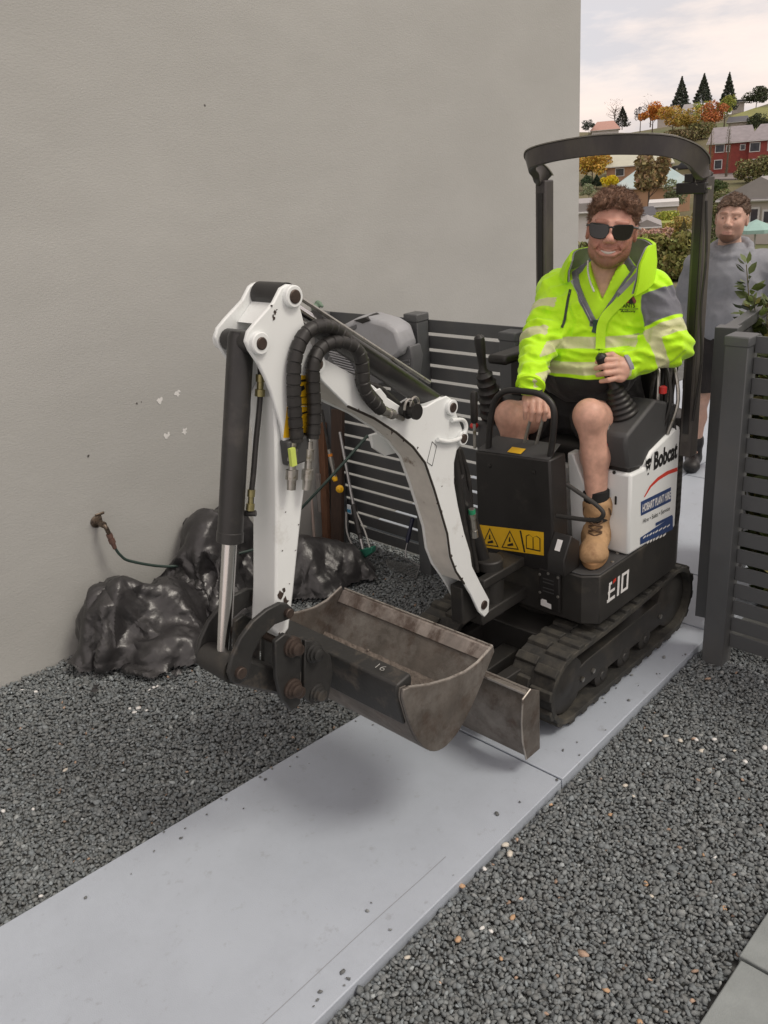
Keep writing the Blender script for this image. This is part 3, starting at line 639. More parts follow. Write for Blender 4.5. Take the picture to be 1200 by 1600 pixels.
# rear guard with louvres
rg = build(MB().pz([(-1.556, 3.266), (-1.556, 3.30), (-1.60, 3.40), (-1.70, 3.47), (-2.12, 3.47), (-2.22, 3.40), (-2.264, 3.30), (-2.264, 3.266)], .584, 1.055), 'engine_cover', m_dark, EX, bevel=.01)
for k in range(13): build(MB().bb((-1.5585, 3.27, .62 + k * .031), (-1.553, 3.298, .632 + k * .031)), 'louvre', m_black, rg)
# ---- arm consoles with joysticks
def console(x0, x1, y0, y1, z0, z1, slope):
    return [(y0, z0), (y1, z0), (y1, z1), (y0 + .12, z1 + slope), (y0, z1 - .03)]
rc = build(MB().px([(2.86, .955), (2.98, .93), (3.05, .98), (3.23, 1.03), (3.25, 1.12), (3.06, 1.185), (2.845, 1.095), (2.835, 1.06)], -1.712, -1.565), 'arm_console', m_grey, EX, bevel=.012)
build(MB().bb((-1.71, 2.88, .90), (-1.57, 2.97, .96)), 'console_foot', m_black, rc, bevel=.01)
lc = build(MB().px([(2.80, .93), (3.25, .93), (3.25, 1.12), (3.0, 1.13), (2.82, 1.05)], -2.262, -2.13), 'arm_console', m_grey, EX, bevel=.012)
def joystick(base, top, grip):
    b, t, g = (np.array(q, float) for q in (base, top, grip)); ax = t - b; Lb = np.linalg.norm(ax); prof = []
    for k in range(6):
        f0 = k / 6; r = .062 - .036 * f0; prof += [(Lb * f0, r), (Lb * (f0 + .08), r + .004), (Lb * (f0 + .12), r - .004)]
    prof += [(Lb, .022)]
    j = build(MB().lathe(b, ax, prof, 22), 'joystick_boot', m_black, EX, smooth=50)
    build(MB().lathe(t, g - t, [(-.01, .021), (.0, .023), (.012, .017), (.04, .0165), (.07, .019), (.09, .021), (.125, .0225), (.145, .021), (.155, .010)], 18), 'joystick_grip', m_black, j)
    return j
bl1 = onx(767, 634, -2.2); bt1 = onx(755, 580, -2.2); g1 = onx(752, 545, -2.2)
joystick((-2.2, bl1[1] + .03, 1.085), (-2.2, bt1[1], bt1[2]), (-2.2, g1[1] - .005, g1[2]))
JB, JT, JG = np.array([-1.655, 2.965, 1.135]), np.array([-1.675, 2.93, 1.25]), ony(935, 549, 2.86)
joystick(JB, JT, JG)
for c, m_s in (((741, 665), 2.78), ((947, 693), None)):
    if m_s: p = ony(c[0], c[1], 2.80); build(MB().sphere(p, .018, 14, 9, (1, 1.2, .8)), 'red_knob', m_red, EX)
    else:
        p = ony(c[0], c[1], 2.85); k_ = build(MB().lathe(p + np.array([0, 0, -.016]), (0, 0, 1), [(0, .010), (.006, .017), (.018, .020), (.026, .017), (.03, .006)], 16), 'red_knob', m_red, EX)
        build(MB().cyl(p + np.array([0, 0, .01]), p + np.array([0, 0.02, .075]), .0035, 8), 'knob_rod', m_zinc, k_)
# arm rest pad on the far side
build(MB().bb((-2.25, 2.88, 1.295), (-2.15, 3.12, 1.335)), 'arm_rest', m_black, EX, bevel=.014); build(MB().bb((-2.235, 3.03, 1.1), (-2.19, 3.07, 1.30)), 'arm_rest_post', m_black, EX)
# seat
f = Field((-2.2, 2.85, .88), (-1.62, 3.5, 1.62), .012)
f.rbox((CXM, 3.10, .965), (.23, .22, .055), .045); f.rbox((CXM, 3.36, 1.25), (.22, .055, .28), .05, k=.04); f.rbox((CXM + .2, 3.1, .985), (.035, .2, .06), .03, k=.03); f.rbox((CXM - .2, 3.1, .985), (.035, .2, .06), .03, k=.03)
v, q = f.mesh(); np_obj('seat', v, q, mat('seat_vinyl', (.014, .0135, .0135), .5, var=.15, scale=8, bump=.05, bscale=300), EX)

# ---- roll bar: posts and a bent hoop reaching forward
yR = 3.285
LP, RP = np.array([-2.232, yR]), np.array([-1.528, yR])
m_rops = mat('dusty_black_steel', (.05, .045, .046), .40, var=.25, scale=6, spec=.5, dirt=(.11, .10, .08), damt=.44, dscale=4, dsoft=.15, dirt2=(.3, .29, .26), damt2=.205, d2scale=40, stretch=(1, 1, .4))
for p, z0, z1 in ((LP, .9, 2.0), (RP, .9, 1.985)):
    po = build(MB().bb((p[0] - .026, p[1] - .032, z0), (p[0] + .026, p[1] + .032, z1)), 'roll_bar_post', m_rops, EX, bevel=.006)
    build(MB().bb((p[0] - .012, p[1] - .036, z0 + .1), (p[0] + .012, p[1] - .0325, z1 - .05)), 'post_channel', m_black, po)
zT = 2.095
hoop = [(LP[0], yR, 2.0), (LP[0] - .002, yR - .03, 2.022), (LP[0] - .002, yR - .075, 2.05), (LP[0] + .010, yR - .115, zT - .022), (LP[0] + .05, yR - .145, zT - .004), (LP[0] + .16, yR - .16, zT + .012), (CXM + .03, yR - .165, zT + .022), (RP[0] - .18, yR - .16, zT + .014),
        (RP[0] - .075, yR - .145, zT + .0), (RP[0] - .02, yR - .115, zT - .025), (RP[0], yR - .07, 2.04), (RP[0] + .002, yR - .03, 2.0), (RP[0], yR, 1.96)]
ups = [(0, -.75, .66), (0, -.6, .8), (-.3, -.3, .9), (-.2, -.1, 1), (0, 0, 1), (0, 0, 1), (0, 0, 1), (0, 0, 1), (0, 0, 1), (.1, 0, 1), (.2, -.1, .9), (0, -.5, .8), (0, -.8, .6)]
hp = catmull(hoop, 5); up = catmull(ups, 5)
ho = build(MB().sweep(hp, [(-.016, -.035), (.016, -.035), (.016, .035), (-.016, .035)], [tuple(u) for u in up]), 'roll_bar_hoop', m_rops, EX, bevel=.003)
build(MB().sweep(hp, [(-.02, .0352), (.02, .0352), (.02, .0395), (-.02, .0395)], [tuple(u) for u in up]), 'hoop_trim', mat('dusty_edge', (.2, .19, .165), .6, var=.2, scale=12), ho)
lp = ony(1080, 302, 3.25)
ld = build(MB().bb((-1.615, 3.235, 1.925), (-1.50, 3.262, 1.965)), 'lamp_bracket', m_black, EX, bevel=.004)
build(MB().cyl((-1.63, 3.25, 1.945), (-1.485, 3.25, 1.945), .007, 8), 'bracket_bolt', m_zinc, ld); build(MB().bb((-1.585, 3.24, 1.966), (-1.55, 3.262, 1.995)), 'bracket_tab', m_black, ld)
mb = MB(); mb.tube(catmull([(-1.50, 3.25, 1.9), (-1.487, 3.25, 1.7), (-1.492, 3.245, 1.5), (-1.48, 3.25, 1.3), (-1.50, 3.25, 1.06)], 6), .005, 8); build(mb, 'loom', m_hose, EX)
# hydraulic jumble beside the seat
for k in range(7):
    x = -1.60 + .02 * (k % 3); y0 = 3.12 + .02 * k
    build(MB().tube(catmull([(x, y0, 1.02), (x + .03 * sin(k), y0 + .02, 1.16), (x - .02, y0 + .05, 1.28 + .01 * k), (x - .06, y0 + .08, 1.16), (x - .05, y0 + .1, 1.0)], 5), .008, 8), 'hydraulic_line', m_hose if k % 2 else m_zinc, EX)
build(MB().lathe((-1.575, 3.13, 1.19), (0, 0, 1), [(0, .010), (.004, .016), (.028, .016), (.032, .008)], 12), 'red_cap', m_red, EX)

# ---- swing bracket and boom
sw = MB().bb((BX - .06, 2.32, .41), (BX + .06, 2.62, .46)).bb((BX - .06, 2.34, .56), (BX + .06, 2.62, .60)).cyl((BX, 2.45, .40), (BX, 2.45, .64), .055, 20).bb((BX - .03, 2.24, .44), (BX + .03, 2.42, .60))
build(sw, 'swing_bracket', m_dark, EX, bevel=.006)
HW = .062
bp = [(503.7, 558.7), (530, 573), (559, 588.7), (584.5, 603), (606.7, 622), (625, 634), (644.7, 636.5), (666.8, 634.7), (682.7, 625), (698.5, 618.8), (708.6, 625), (713.7, 647), (722, 668), (727, 684), (722, 694), (714, 704), (710, 723), (710, 755), (716, 790), (725.4, 831), (735, 862.7), (738, 884.8), (752, 913), (765, 937), (764, 957), (757, 965), (748, 956), (736, 930), (725, 912), (712, 893), (703, 869), (698.5, 834), (687.4, 796), (678, 764.5), (663.7, 723), (644.7, 698), (619, 676), (584.5, 653.7), (543, 634.7), (503.7, 596), (494, 580), (496, 564)]
XB = BX + HW
bpoly = [tuple(onx(x, y, XB)[1:]) for x, y in bp]
boom = build(MB().px(bpoly, XB - .010, XB), 'boom', m_white, EX, bevel=.004)
build(MB().px(bpoly, BX - HW, BX - HW + .010), 'boom_side_plate', m_white, boom, bevel=.004)
# under and top closing plates follow the outline; the underside is worn
iu0, iu1 = 28, 39
und = bpoly[iu0:iu1 + 1]; mb = MB()
def strip(mb, pl, x0, x1, th):
    n = len(pl); c = np.array(pl); d = np.gradient(c, axis=0); nn = np.stack([-d[:, 1], d[:, 0]], 1); nn /= np.linalg.norm(nn, axis=1)[:, None]
    a = c + nn * 0; b = c + nn * th; vs = []
    for i in range(n): vs += [(x0, *a[i]), (x1, *a[i]), (x1, *b[i]), (x0, *b[i])]
    fs = []
    for i in range(n - 1):
        for k in range(4): fs.append((4 * i + k, 4 * i + (k + 1) % 4, 4 * i + 4 + (k + 1) % 4, 4 * i + 4 + k))
    fs += [(0, 1, 2, 3), (4 * n - 4, 4 * n - 3, 4 * n - 2, 4 * n - 1)]; mb.add(vs, fs)
cen = np.mean(bpoly, axis=0)
def inset(pl, t): # move towards boom body
    c = np.array(pl); d = np.gradient(c, axis=0); nn = np.stack([-d[:, 1], d[:, 0]], 1); nn /= np.linalg.norm(nn, axis=1)[:, None]
    return c + nn * t
sgn = 1 if np.dot(inset(und, .02)[5] - np.array(und[5]), np.array(bpoly[10]) - np.array(und[5])) > 0 else -1
strip(mb, [tuple(p) for p in inset(und, sgn * .006)], BX - HW + .0105, XB - .0105, sgn * .008)
build(mb, 'boom_underside', m_worn, boom)
mb = MB(); mb.tube([(XB + .001, *p) for p in und[:-1]], .0042, 6); build(mb, 'weld_seam', mat('grimy_seam', (.03, .025, .02), .8), boom)
tp = bpoly[0:10]; mb = MB(); strip(mb, [tuple(p) for p in inset(tp, sgn * .006)], BX - HW + .0105, XB - .0105, sgn * .008); build(mb, 'boom_top_plate', m_white, boom)
tp = bpoly[13:24]; mb = MB(); strip(mb, [tuple(p) for p in inset(tp, sgn * .006)], BX - HW + .0105, XB - .0105, sgn * .008); build(mb, 'boom_back_plate', m_white, boom)
def pin(c, X0, X1, r, name='pin', par=EX, m=None, boss=None, bossm=None):
    p = np.array(c); o = build(MB().lathe((X0, p[0], p[1]), (X1 - X0, 0, 0), [(0, r * .86), (.002, r), (abs(X1 - X0) - .002, r), (abs(X1 - X0), r * .86)], 22), name, m or m_pin, par)
    if boss:
        for xa, xb in ((XB - .002, XB + .014), (BX - HW + .002, BX - HW - .014)):
            n = 22; ang = np.linspace(0, 2 * pi, n, endpoint=False)
            build(MB().lathe((xa, p[0], p[1]), (xb - xa, 0, 0), [(0, boss), (abs(xb - xa) - .002, boss), (abs(xb - xa), boss * .93)], n), 'pin_boss', bossm or m_white, o)
    return o
pU = onx(703, 636, XB)[1:]; pL = onx(720, 684, XB)[1:]; pT = onx(490, 568, XB)[1:]; pRt = onx(756, 945, XB)[1:]
pin(pU, BX - HW - .018, XB + .018, .017, boss=.027); pin(pL, BX - HW - .018, XB + .018, .017, boss=.025)
pin(pRt, BX - HW - .006, XB + .006, .018); build(MB().cyl((BX - .05, *pRt), (BX + .05, *pRt), .034, 20), 'boom_foot_tube', m_dark, boom)
# white guard loop at the back of the boom
gl = [onx(x, y, XB + .01) for x, y in ((706, 657), (722, 656), (728, 664), (726, 676), (716, 686), (700, 690), (684, 687))]
build(MB().tube(catmull(gl, 4), .0075, 10), 'guard_loop', m_white, boom)
# printed outline sticker
mb = MB(); q = [onx(x, y, XB) for x, y in ((667, 722), (675, 690), (682, 697), (675, 728))]
for i in range(4): mb.tube([q[i] + (.0008, 0, 0), q[(i + 1) % 4] + (.0008, 0, 0)], .0011, 4)
build(mb, 'outline_sticker', m_ink, boom)

# ---- dipper arm
XD = BX + .075
dpix = [(439, 450), (449, 444), (459, 445), (467, 453), (469, 478), (477, 511), (486, 535), (494, 550), (495, 572), (490, 600), (487, 640), (480, 712), (448, 712), (440, 665), (430, 634), (424, 613), (415, 591), (404, 569), (390, 548), (384, 534), (388, 518), (400, 503), (428, 472)]
dpoly = [tuple(onx(x, y, XD)[1:]) for x, y in dpix]
dip = build(MB().px(dpoly, XD - .014, XD), 'dipper_arm', m_white, EX, bevel=.004)
build(MB().px(dpoly, BX - .075, BX - .061), 'dipper_side_plate', m_white, dip, bevel=.004)
XE = BX + .056
boxp = [(428, 622), (440, 600), (489, 600), (487, 680), (473, 790), (459, 925), (452, 982), (440, 1000), (428, 985), (431, 925), (432, 780), (430, 680)]
bpx = [tuple(onx(x, y, XE)[1:]) for x, y in boxp]
build(MB().px(bpx, BX - .056, XE), 'dipper_box', m_white, dip, bevel=.007)
up_ = [tuple(onx(x, y, XE)[1:]) for x, y in ((428, 475), (445, 452), (466, 458), (468, 480), (412, 500))]
build(MB().px([tuple(onx(x, y, BX)[1:]) for x, y in ((416, 470), (424, 462), (402, 497), (392, 505))], BX - .06, BX + .06), 'dipper_top_plate', m_white, dip)
pA = onx(455, 463, XD)[1:]; pB = onx(403, 536, XD)[1:]
def bossed(p, r, rb, X0=XD, X1=BX - .075, ext=.016):
    o = pin(p, X1 - ext - .004, X0 + ext + .004, r, par=dip)
    for xa, xb in ((X0 - .002, X0 + ext), (X1 + .002, X1 - ext)):
        build(MB().lathe((xa, *p), (xb - xa, 0, 0), [(0, rb), (abs(xb - xa) - .003, rb), (abs(xb - xa), rb * .9)], 24), 'pin_boss', m_white, o)
    return o
bossed(pA, .019, .030); bossed(pB, .017, .030)
build(MB().cyl((BX - .058, *pA), (BX + .058, *pA), .036, 24), 'pin_sleeve', m_cyl, dip)
pin(pT, XD + .001, XD + .006, .03, m=m_white); pin(pT, BX - HW - .02, XD + .012, .016)
build(MB().px([tuple(onx(x, y, XE + .012)[1:]) for x, y in ((437, 585), (452, 574), (455, 579), (441, 590), (438, 600))], XE - .01, XE + .012), 'weld_gusset', m_white, dip, bevel=.004)
# yellow decals down the arm
def armquad(q, name, m, lift, par=dip): mb = MB(); mb.add([np.array(onx(x, y, XD)) + np.array([lift, 0, 0]) for x, y in q], [tuple(range(len(q)))]); return build(mb, name, m, par, smooth=0)
armquad(((451, 587), (482, 586), (487, 634), (448, 634)), 'arm_decal', m_yel, .0015); armquad(((448, 635.5), (487, 635.5), (483, 683), (442, 684)), 'arm_decal', m_yel, .0015)
def armring(pts, t=.2):
    c = np.mean(pts, axis=0); q = [tuple(c + (np.array(p) - c) * (1 - t)) for p in pts]; n = len(pts); mb = MB()
    mb.add([np.array(onx(x, y, XD)) + np.array([.0024, 0, 0]) for x, y in list(pts) + q], [(i, (i + 1) % n, n + (i + 1) % n, n + i) for i in range(n)]); build(mb, 'arm_symbol', m_ink, dip, smooth=0)
armring(((450, 662), (464, 645), (465, 680))); armring(((470, 645), (483, 641), (478, 679), (466, 679)), .16); armring(((468, 620), (480, 619), (480, 632), (468, 632)), .2)
armquad(((465, 594), (477, 592), (477, 596), (465, 597)), 'arm_symbol', m_ink, .0024); armquad(((467, 604), (474, 602), (476, 607), (470, 612)), 'arm_symbol', m_ink, .0024)
# hydraulic coupler block
ac = onx(462, 712, XE + .03)
cb = build(MB().bb((XE, ac[1] - .03, ac[2] - .025), (XE + .04, ac[1] + .05, ac[2] + .05)), 'coupler_block', m_grey, dip, bevel=.006)
for (x, y, x2, y2) in ((458, 690, 455, 765), (484, 690, 479, 765)):
    a, b = onx(x, y, XE + .035), onx(x2, y2, XE + .035); d = np.linalg.norm(b - a)
    build(MB().lathe(a, b - a, [(0, .010), (.02, .010), (.021, .015), (.055, .015), (.056, .011), (.08, .011), (.081, .018), (d - .03, .018), (d - .029, .014), (d, .013)], 16), 'quick_coupler', m_zinc, cb)
ay, by_ = onx(457, 703, XE + .052), onx(457, 725, XE + .052); build(MB().bb(np.minimum(ay, by_) - .006, np.maximum(ay, by_) + .006), 'tag', mat('yellow_green_tag', (.5, .6, .12), .5), cb)

# bare chips in the white paint
rch = random.Random(3); m_chipd = mat('bare_chip', (.05, .035, .028), .7, metal=.2, var=.3, scale=60)
def chip(px_, py_, X, r, par):
    P = onx(px_, py_, X); n = 9; k = [r * rch.uniform(.3, 1.3) for _ in range(n)]; e_ = rch.uniform(.4, 1.6)
    build(MB().add([(X + .0014, P[1], P[2])] + [(X + .0014, P[1] + k[i] * cos(6.283 * i / n), P[2] + e_ * k[i] * sin(6.283 * i / n)) for i in range(n)], [(0, 1 + i, 1 + (i + 1) % n) for i in range(n)]), 'paint_chip', m_chipd, par, smooth=0)
for q_ in ((424, 478, .006), (429, 488, .005), (427, 496, .006), (432, 484, .003)): chip(q_[0], q_[1], XD, q_[2], dip)
for q_ in ((437, 930, .012), (443, 922, .006), (446, 941, .014), (452, 912, .003), (466, 820, .003), (441, 860, .003), (446, 800, .003), (461, 860, .004), (440, 952, .010), (436, 990, .006)): chip(q_[0], q_[1], XE, q_[2], dip)
for q_ in ((612, 676, .007), (600, 664, .005), (630, 688, .006), (652, 700, .005), (690, 800, .005), (700, 842, .004), (705, 868, .006), (712, 884, .005), (722, 905, .006), (690, 760, .003), (722, 838, .003), (700, 690, .003), (560, 640, .004), (668, 735, .006), (683, 785, .005)): chip(q_[0], q_[1], XB, q_[2], boom)
# ---- cylinders
def cyl_part(name, a, b, frac, r, rr, par=EX):
    a, b = np.array(a, float), np.array(b, float); d = b - a; Lc = np.linalg.norm(d)
    o = build(MB().lathe(a, d, [(0, r * .9), (.01, r), (Lc * frac - .03, r), (Lc * frac - .028, r * 1.06), (Lc * frac, r * 1.06), (Lc * frac + .004, r * .8)], 26), name, m_cyl, par)
    build(MB().cyl(a + d * frac * .98, b, rr, 22), 'rod', m_chrome, o); return o
b0, b1 = np.array([BX, *pB]), onx(348, 1045, BX)
bc = cyl_part('bucket_cylinder', b0 + (b1 - b0) * (-.02), b1, .60, .0365, .0215)
build(MB().cyl(b0 - (b1 - b0) * .025 , b0 + (b1 - b0) * .03, .032, 20), 'cylinder_eye', m_cyl, bc)
build(MB().cyl((BX - .055, *b0[1:]), (BX + .055, *b0[1:]), .03, 20), 'cylinder_eye', m_cyl, bc)
# small port pipe running beside the cylinder
pp = [onx(x, y, BX + .03) for x, y in ((407, 575), (407, 610), (405, 640), (400, 690), (396, 740), (393, 770), (392, 795))]
build(MB().tube(catmull(pp, 4), .008, 10), 'cylinder_hose', m_hose, bc)
for (x, y, x2, y2, r) in ((407, 585, 406, 622, .013), (393, 765, 391, 795, .011)): build(MB().lathe(onx(x, y, BX + .03), onx(x2, y2, BX + .03) - onx(x, y, BX + .03), [(0, r), (.02, r), (.021, r * .75), (.04, r * .75), (.041, r * 1.1), (.06, r * 1.1)], 12), 'hose_fitting', mat('brass_fitting', (.3, .27, .13), .4, metal=.8, var=.2, scale=30), bc)
build(MB().cyl(onx(380, 802, BX + .0), onx(400, 802, BX + .03), .009, 10), 'port_elbow', m_cyl, bc)
a0 = np.array([BX, *pA]); a1 = np.array([BX, *pU]) + np.array([0, 0, 0.0])
dc = cyl_part('dipper_cylinder', a1, a0, .80, .036, .02)
build(MB().tube([a0 + np.array([.045, .02, .01]), a1 + (a0 - a1) * .12 + np.array([.045, .0, .045])], .0065, 8), 'cylinder_pipe', m_zinc, dc)
lc0, lc1 = np.array([BX, pL[0], pL[1]]), np.array([BX, 2.47, .55]); cyl_part('boom_cylinder', lc1 - np.array([.03, 0, 0]), lc0 - np.array([.03, 0, 0]), .72, .033, .02)
# ---- curled hoses
def hose(pts, X, r, name='hydraulic_hose', par=EX, k=6, ribs=True):
    P = catmull([onx(x, y, xx) for (x, y), xx in zip(pts, X if hasattr(X, '__len__') else [X] * len(pts))], k); h = build(MB().tube(P, r, 14), name, m_hose, par)
    if ribs:     # spiral wrap
        mb = MB(); L_ = np.r_[0, np.cumsum([np.linalg.norm(P[i + 1] - P[i]) for i in range(len(P) - 1)])]; PP = np.array(P); t = .01
        while t < L_[-1] - .01:
            c = np.array([np.interp(t, L_, PP[:, i]) for i in range(3)]); c2 = np.array([np.interp(t + .027, L_, PP[:, i]) for i in range(3)]); c3 = np.array([np.interp(t + .004, L_, PP[:, i]) for i in range(3)])
            mb.tube([c, c3, c2], [r * .9, r * 1.13, r * 1.13], 14, caps=False); t += .030
        build(mb, 'spiral_wrap', m_hose, h)
    return h
hose([(464, 690), (461, 650), (459, 600), (461, 560), (474, 525), (498, 510), (525, 515), (548, 538), (566, 560), (566, 600), (590, 632)], [XE + .04] * 6 + [XB + .02] * 5, .0185)
hose([(489, 685), (491, 640), (489, 600), (490, 565), (504, 542), (530, 534), (556, 545), (566, 570), (568, 600), (576, 620), (596, 641)], [XE + .045] * 4 + [XB + .03] * 7, .0185)
fa, fb = onx(594, 639, XB + .03), onx(630, 655, XB + .015); build(MB().lathe(fa, fb - fa, [(0, .016), (.03, .016), (.031, .012), (.05, .012), (.051, .0165), (.07, .0165), (.071, .008), (.13, .008)], 14), 'hose_fitting', m_zinc, EX)
hose([(575, 600), (592, 606), (607, 618), (622, 632), (632, 640)], XB - .02, .010, ribs=False)
vb = onx(632, 640, XB + .004); build(MB().lathe(vb, (1, 0, 0), [(0, .028), (.02, .028), (.022, .018), (.045, .018), (.047, .026), (.056, .026)], 18), 'hose_clamp', m_black, boom)
for d_ in (0, 9): build(MB().tube(catmull([onx(x, y, XB + .035) for x, y in ((632 + d_, 641 - d_ * .4), (634 + d_, 629 - d_ * .4), (640 + d_, 624 - d_ * .4), (645 + d_, 630 - d_ * .4), (643 + d_, 642 - d_ * .4))], 4), .0042, 8), 'steel_ring', m_zinc, boom)
build(MB().px([tuple(onx(x, y, XB)[1:]) for x, y in ((578, 628), (580, 612), (592, 606), (602, 618), (604, 640))], XB + .0005, XB + .006), 'hose_bracket', m_white, boom, bevel=.002)
build(MB().px([tuple(onx(x, y, BX - .09)[1:]) for x, y in ((578, 680), (590, 676), (630, 690), (628, 705), (600, 712), (583, 700))], BX - .10, BX - .085), 'far_hose_bracket', m_white, boom, bevel=.002)
for k, (o_, mm) in enumerate(((0, m_hose), (9, m_hose), (18, m_hose), (4, m_hose))):
    hose([(708 + o_ * .5, 700), (716 + o_ * .8, 745), (722 + o_ * .8, 800), (732 + o_ * .8, 860), (742 + o_, 930)], BX + .0 - .015 * k, .0115, ribs=False)
ga_ = onx(737, 795, BX + .02); build(MB().lathe(ga_, (0, .1, -1), [(0, .012), (.02, .012), (.021, .015), (.04, .015), (.041, .011), (.09, .011), (.091, .014), (.12, .014)], 12), 'hose_fitting', m_zinc, EX)
build(MB().lathe(ga_ + np.array([0, 0, -.002]), (0, .1, -1), [(0, .0135), (.018, .0135)], 12), 'green_band', mat('green_band', (.02, .25, .12), .5), EX)

# ---- linkage
def kidney(X0, X1, name):
    outer = [(458, 951), (449, 943), (438, 942), (417, 953), (395, 971.5), (376, 997.5), (363, 1026), (357, 1052), (362, 1066), (374, 1070), (386, 1062), (391, 1047), (396, 1021), (410, 995), (430, 976), (446, 970), (456, 966)]
    return build(MB().px([tuple(onx(x, y, BX + .085)[1:]) for x, y in outer], X0, X1), name, m_buckblk, EX, bevel=.004)
kn = kidney(BX + .070, BX + .086, 'side_link'); kidney(BX - .086, BX - .070, 'side_link')
lp_ = onx(374, 1050, BX + .085)[1:]; lt_ = onx(449, 957, BX + .085)[1:]; lb_ = onx(458, 1076, BX + .085)[1:]; db_ = onx(458, 1011, BX + .085)[1:]
pin(lp_, BX - .10, BX + .10, .018, par=kn); pin(lt_, BX - .10, BX + .10, .015, par=kn)
build(MB().cyl((BX - .066, *lp_), (BX + .066, *lp_), .042, 26), 'rod_eye', m_dark, bc, smooth=40)
hl = MB(); d = np.array(lb_) - np.array(lp_); nn = np.array([-d[1], d[0]]) / np.linalg.norm(d)
q = [tuple(np.array(lp_) + nn * .042 - d * .05), tuple(np.array(lb_) + nn * .035), tuple(np.array(lb_) + d * .12), tuple(np.array(lb_) - nn * .035), tuple(np.array(lp_) - nn * .045)]
hl.px(q, BX - .06, BX + .06); hlink = build(hl, 'bucket_link', m_buckblk, EX, bevel=.01)
pin(lb_, BX - .125, BX + .125, .019, par=hlink); pin(db_, BX - .12, BX + .12, .018, par=hlink)

# ---- bucket
XR_, XL_ = -1.565, -2.315
side_px = [(771, 1009), (762, 1019), (748, 1035), (728, 1050), (703, 1061), (672, 1070), (640, 1074), (631, 1078), (630, 1092), (634, 1108), (642, 1134), (655, 1160), (673, 1174), (692, 1170), (712, 1150), (731, 1118), (748, 1080), (762, 1045), (773, 1018)]
sp2 = [onx(x, y, XR_)[1:] for x, y in side_px]; sp2 = sp2[:7] + [p for p in catmull(sp2[7:18], 3)] + sp2[18:]; spoly = [tuple(p) for p in sp2]
bk = build(MB().px(spoly, XR_ - .012, XR_), 'bucket', m_buck, EX, bevel=.003)
build(MB().px(spoly, XL_, XL_ + .012), 'bucket_side', m_buck, bk, bevel=.003)
shell = spoly[6:]   # from the back corner round the bottom to the lip
lipd = np.array(shell[-1]) - np.array(shell[-2]); shell = shell[:-1] + [tuple(np.array(shell[-1]) + lipd * .25)]
ctr = np.mean(spoly, axis=0)
inner_ = [tuple(np.array(p) + (ctr - np.array(p)) / np.linalg.norm(ctr - np.array(p)) * .012) for p in shell]
sh = MB(); n = len(shell); x0, x1 = XL_ + .0122, XR_ - .0122
for i in range(n - 1):
    sh.add([(x0, *shell[i]), (x1, *shell[i]), (x1, *shell[i + 1]), (x0, *shell[i + 1])], [(0, 1, 2, 3)]); sh.add([(x0, *inner_[i]), (x1, *inner_[i]), (x1, *inner_[i + 1]), (x0, *inner_[i + 1])], [(3, 2, 1, 0)])
for i in (0, n - 1): sh.add([(x0, *shell[i]), (x1, *shell[i]), (x1, *inner_[i]), (x0, *inner_[i])], [(0, 1, 2, 3)])
me_o = build(sh, 'bucket_shell', m_buck, bk, smooth=40)
# bright worn rim edges
build(MB().tube([(XR_ - .006, *p) for p in spoly[:7]], .0036, 6), 'worn_rim', m_edge, bk)
build(MB().tube([(XL_ + .006, *p) for p in spoly[:7]], .0036, 6), 'worn_rim', m_edge, bk)
lip = np.array(shell[-1]); lin = lip + (np.array(shell[-3]) - lip) * .45
build(MB().px([tuple(lip + (.001, .002)), tuple(lip + (-.018, .0)), tuple(lin + (-.02, .0)), tuple(lin)], x0 + .001, x1 - .001), 'cutting_edge', mat('scraped_steel', (.30, .265, .24), .45, metal=.4, var=.3, scale=10, dirt=(.12, .09, .075), damt=.46, dscale=9, stretch=(1, 1, .35), bump=.1, bscale=50), bk, bevel=.002)
build(MB().tube([(x0, *(lip + (-.006, .004))), (x1, *(lip + (-.006, .004)))], .0032, 6), 'worn_rim', m_edge, bk)
# black box beam along the back edge
bkp = np.array(spoly[7]); b2_ = np.array(spoly[16])
build(MB().px([tuple(bkp + (-.008, .012)), tuple(bkp + (.055, .022)), tuple(bkp + (.06, -.002)), tuple(b2_ + (.0, 0)), tuple(b2_ + (-.012, -.0)), tuple(bkp + (-.014, -.02))], x0, XR_ - .02), 'back_beam', m_buckblk, bk, bevel=.008)
# soil left inside
gx = np.linspace(x0 + .003, x1 - .003, 46); iy = np.array(inner_); ys = np.linspace(iy[:, 0].min() + .05, iy[:, 0].max() - .12, 22); vs = []; fs = []
lowp = sorted([tuple(p) for p in inner_ if p[1] < ctr[1] + .03]); floor_z = lambda y: np.interp(y, [p[0] for p in lowp], [p[1] for p in lowp])
for j, y in enumerate(ys):
    for i, x in enumerate(gx):
        t = j / 21; z = ctr[1] - .098 - .022 * sin(pi * t) + .05 * t ** 3 + .007 * sin(13 * x + 5 * y) + random.gauss(0, .0022); z = max(z, float(floor_z(y)) + .005 + random.uniform(0, .003)); vs.append((x, y, z))
fs = [(j * 46 + i, j * 46 + i + 1, (j + 1) * 46 + i + 1, (j + 1) * 46 + i) for j in range(21) for i in range(45)]
build(MB().add(vs, fs), 'soil_residue', m_soil, bk, smooth=60)
n = 420; P = np.stack([RNG.uniform(x0 + .02, x1 - .02, n), RNG.beta(2.5, 2, n) * (ys[-1] - ys[0]) + ys[0], np.zeros(n)], 1); t = (P[:, 1] - ys[0]) / (ys[-1] - ys[0]); P[:, 2] = ctr[1] - .096 - .022 * np.sin(pi * t) + .05 * t ** 3 + .007 * np.sin(13 * P[:, 0] + 5 * P[:, 1])
P[:, 2] = np.maximum(P[:, 2], floor_z(P[:, 1]) + .006)
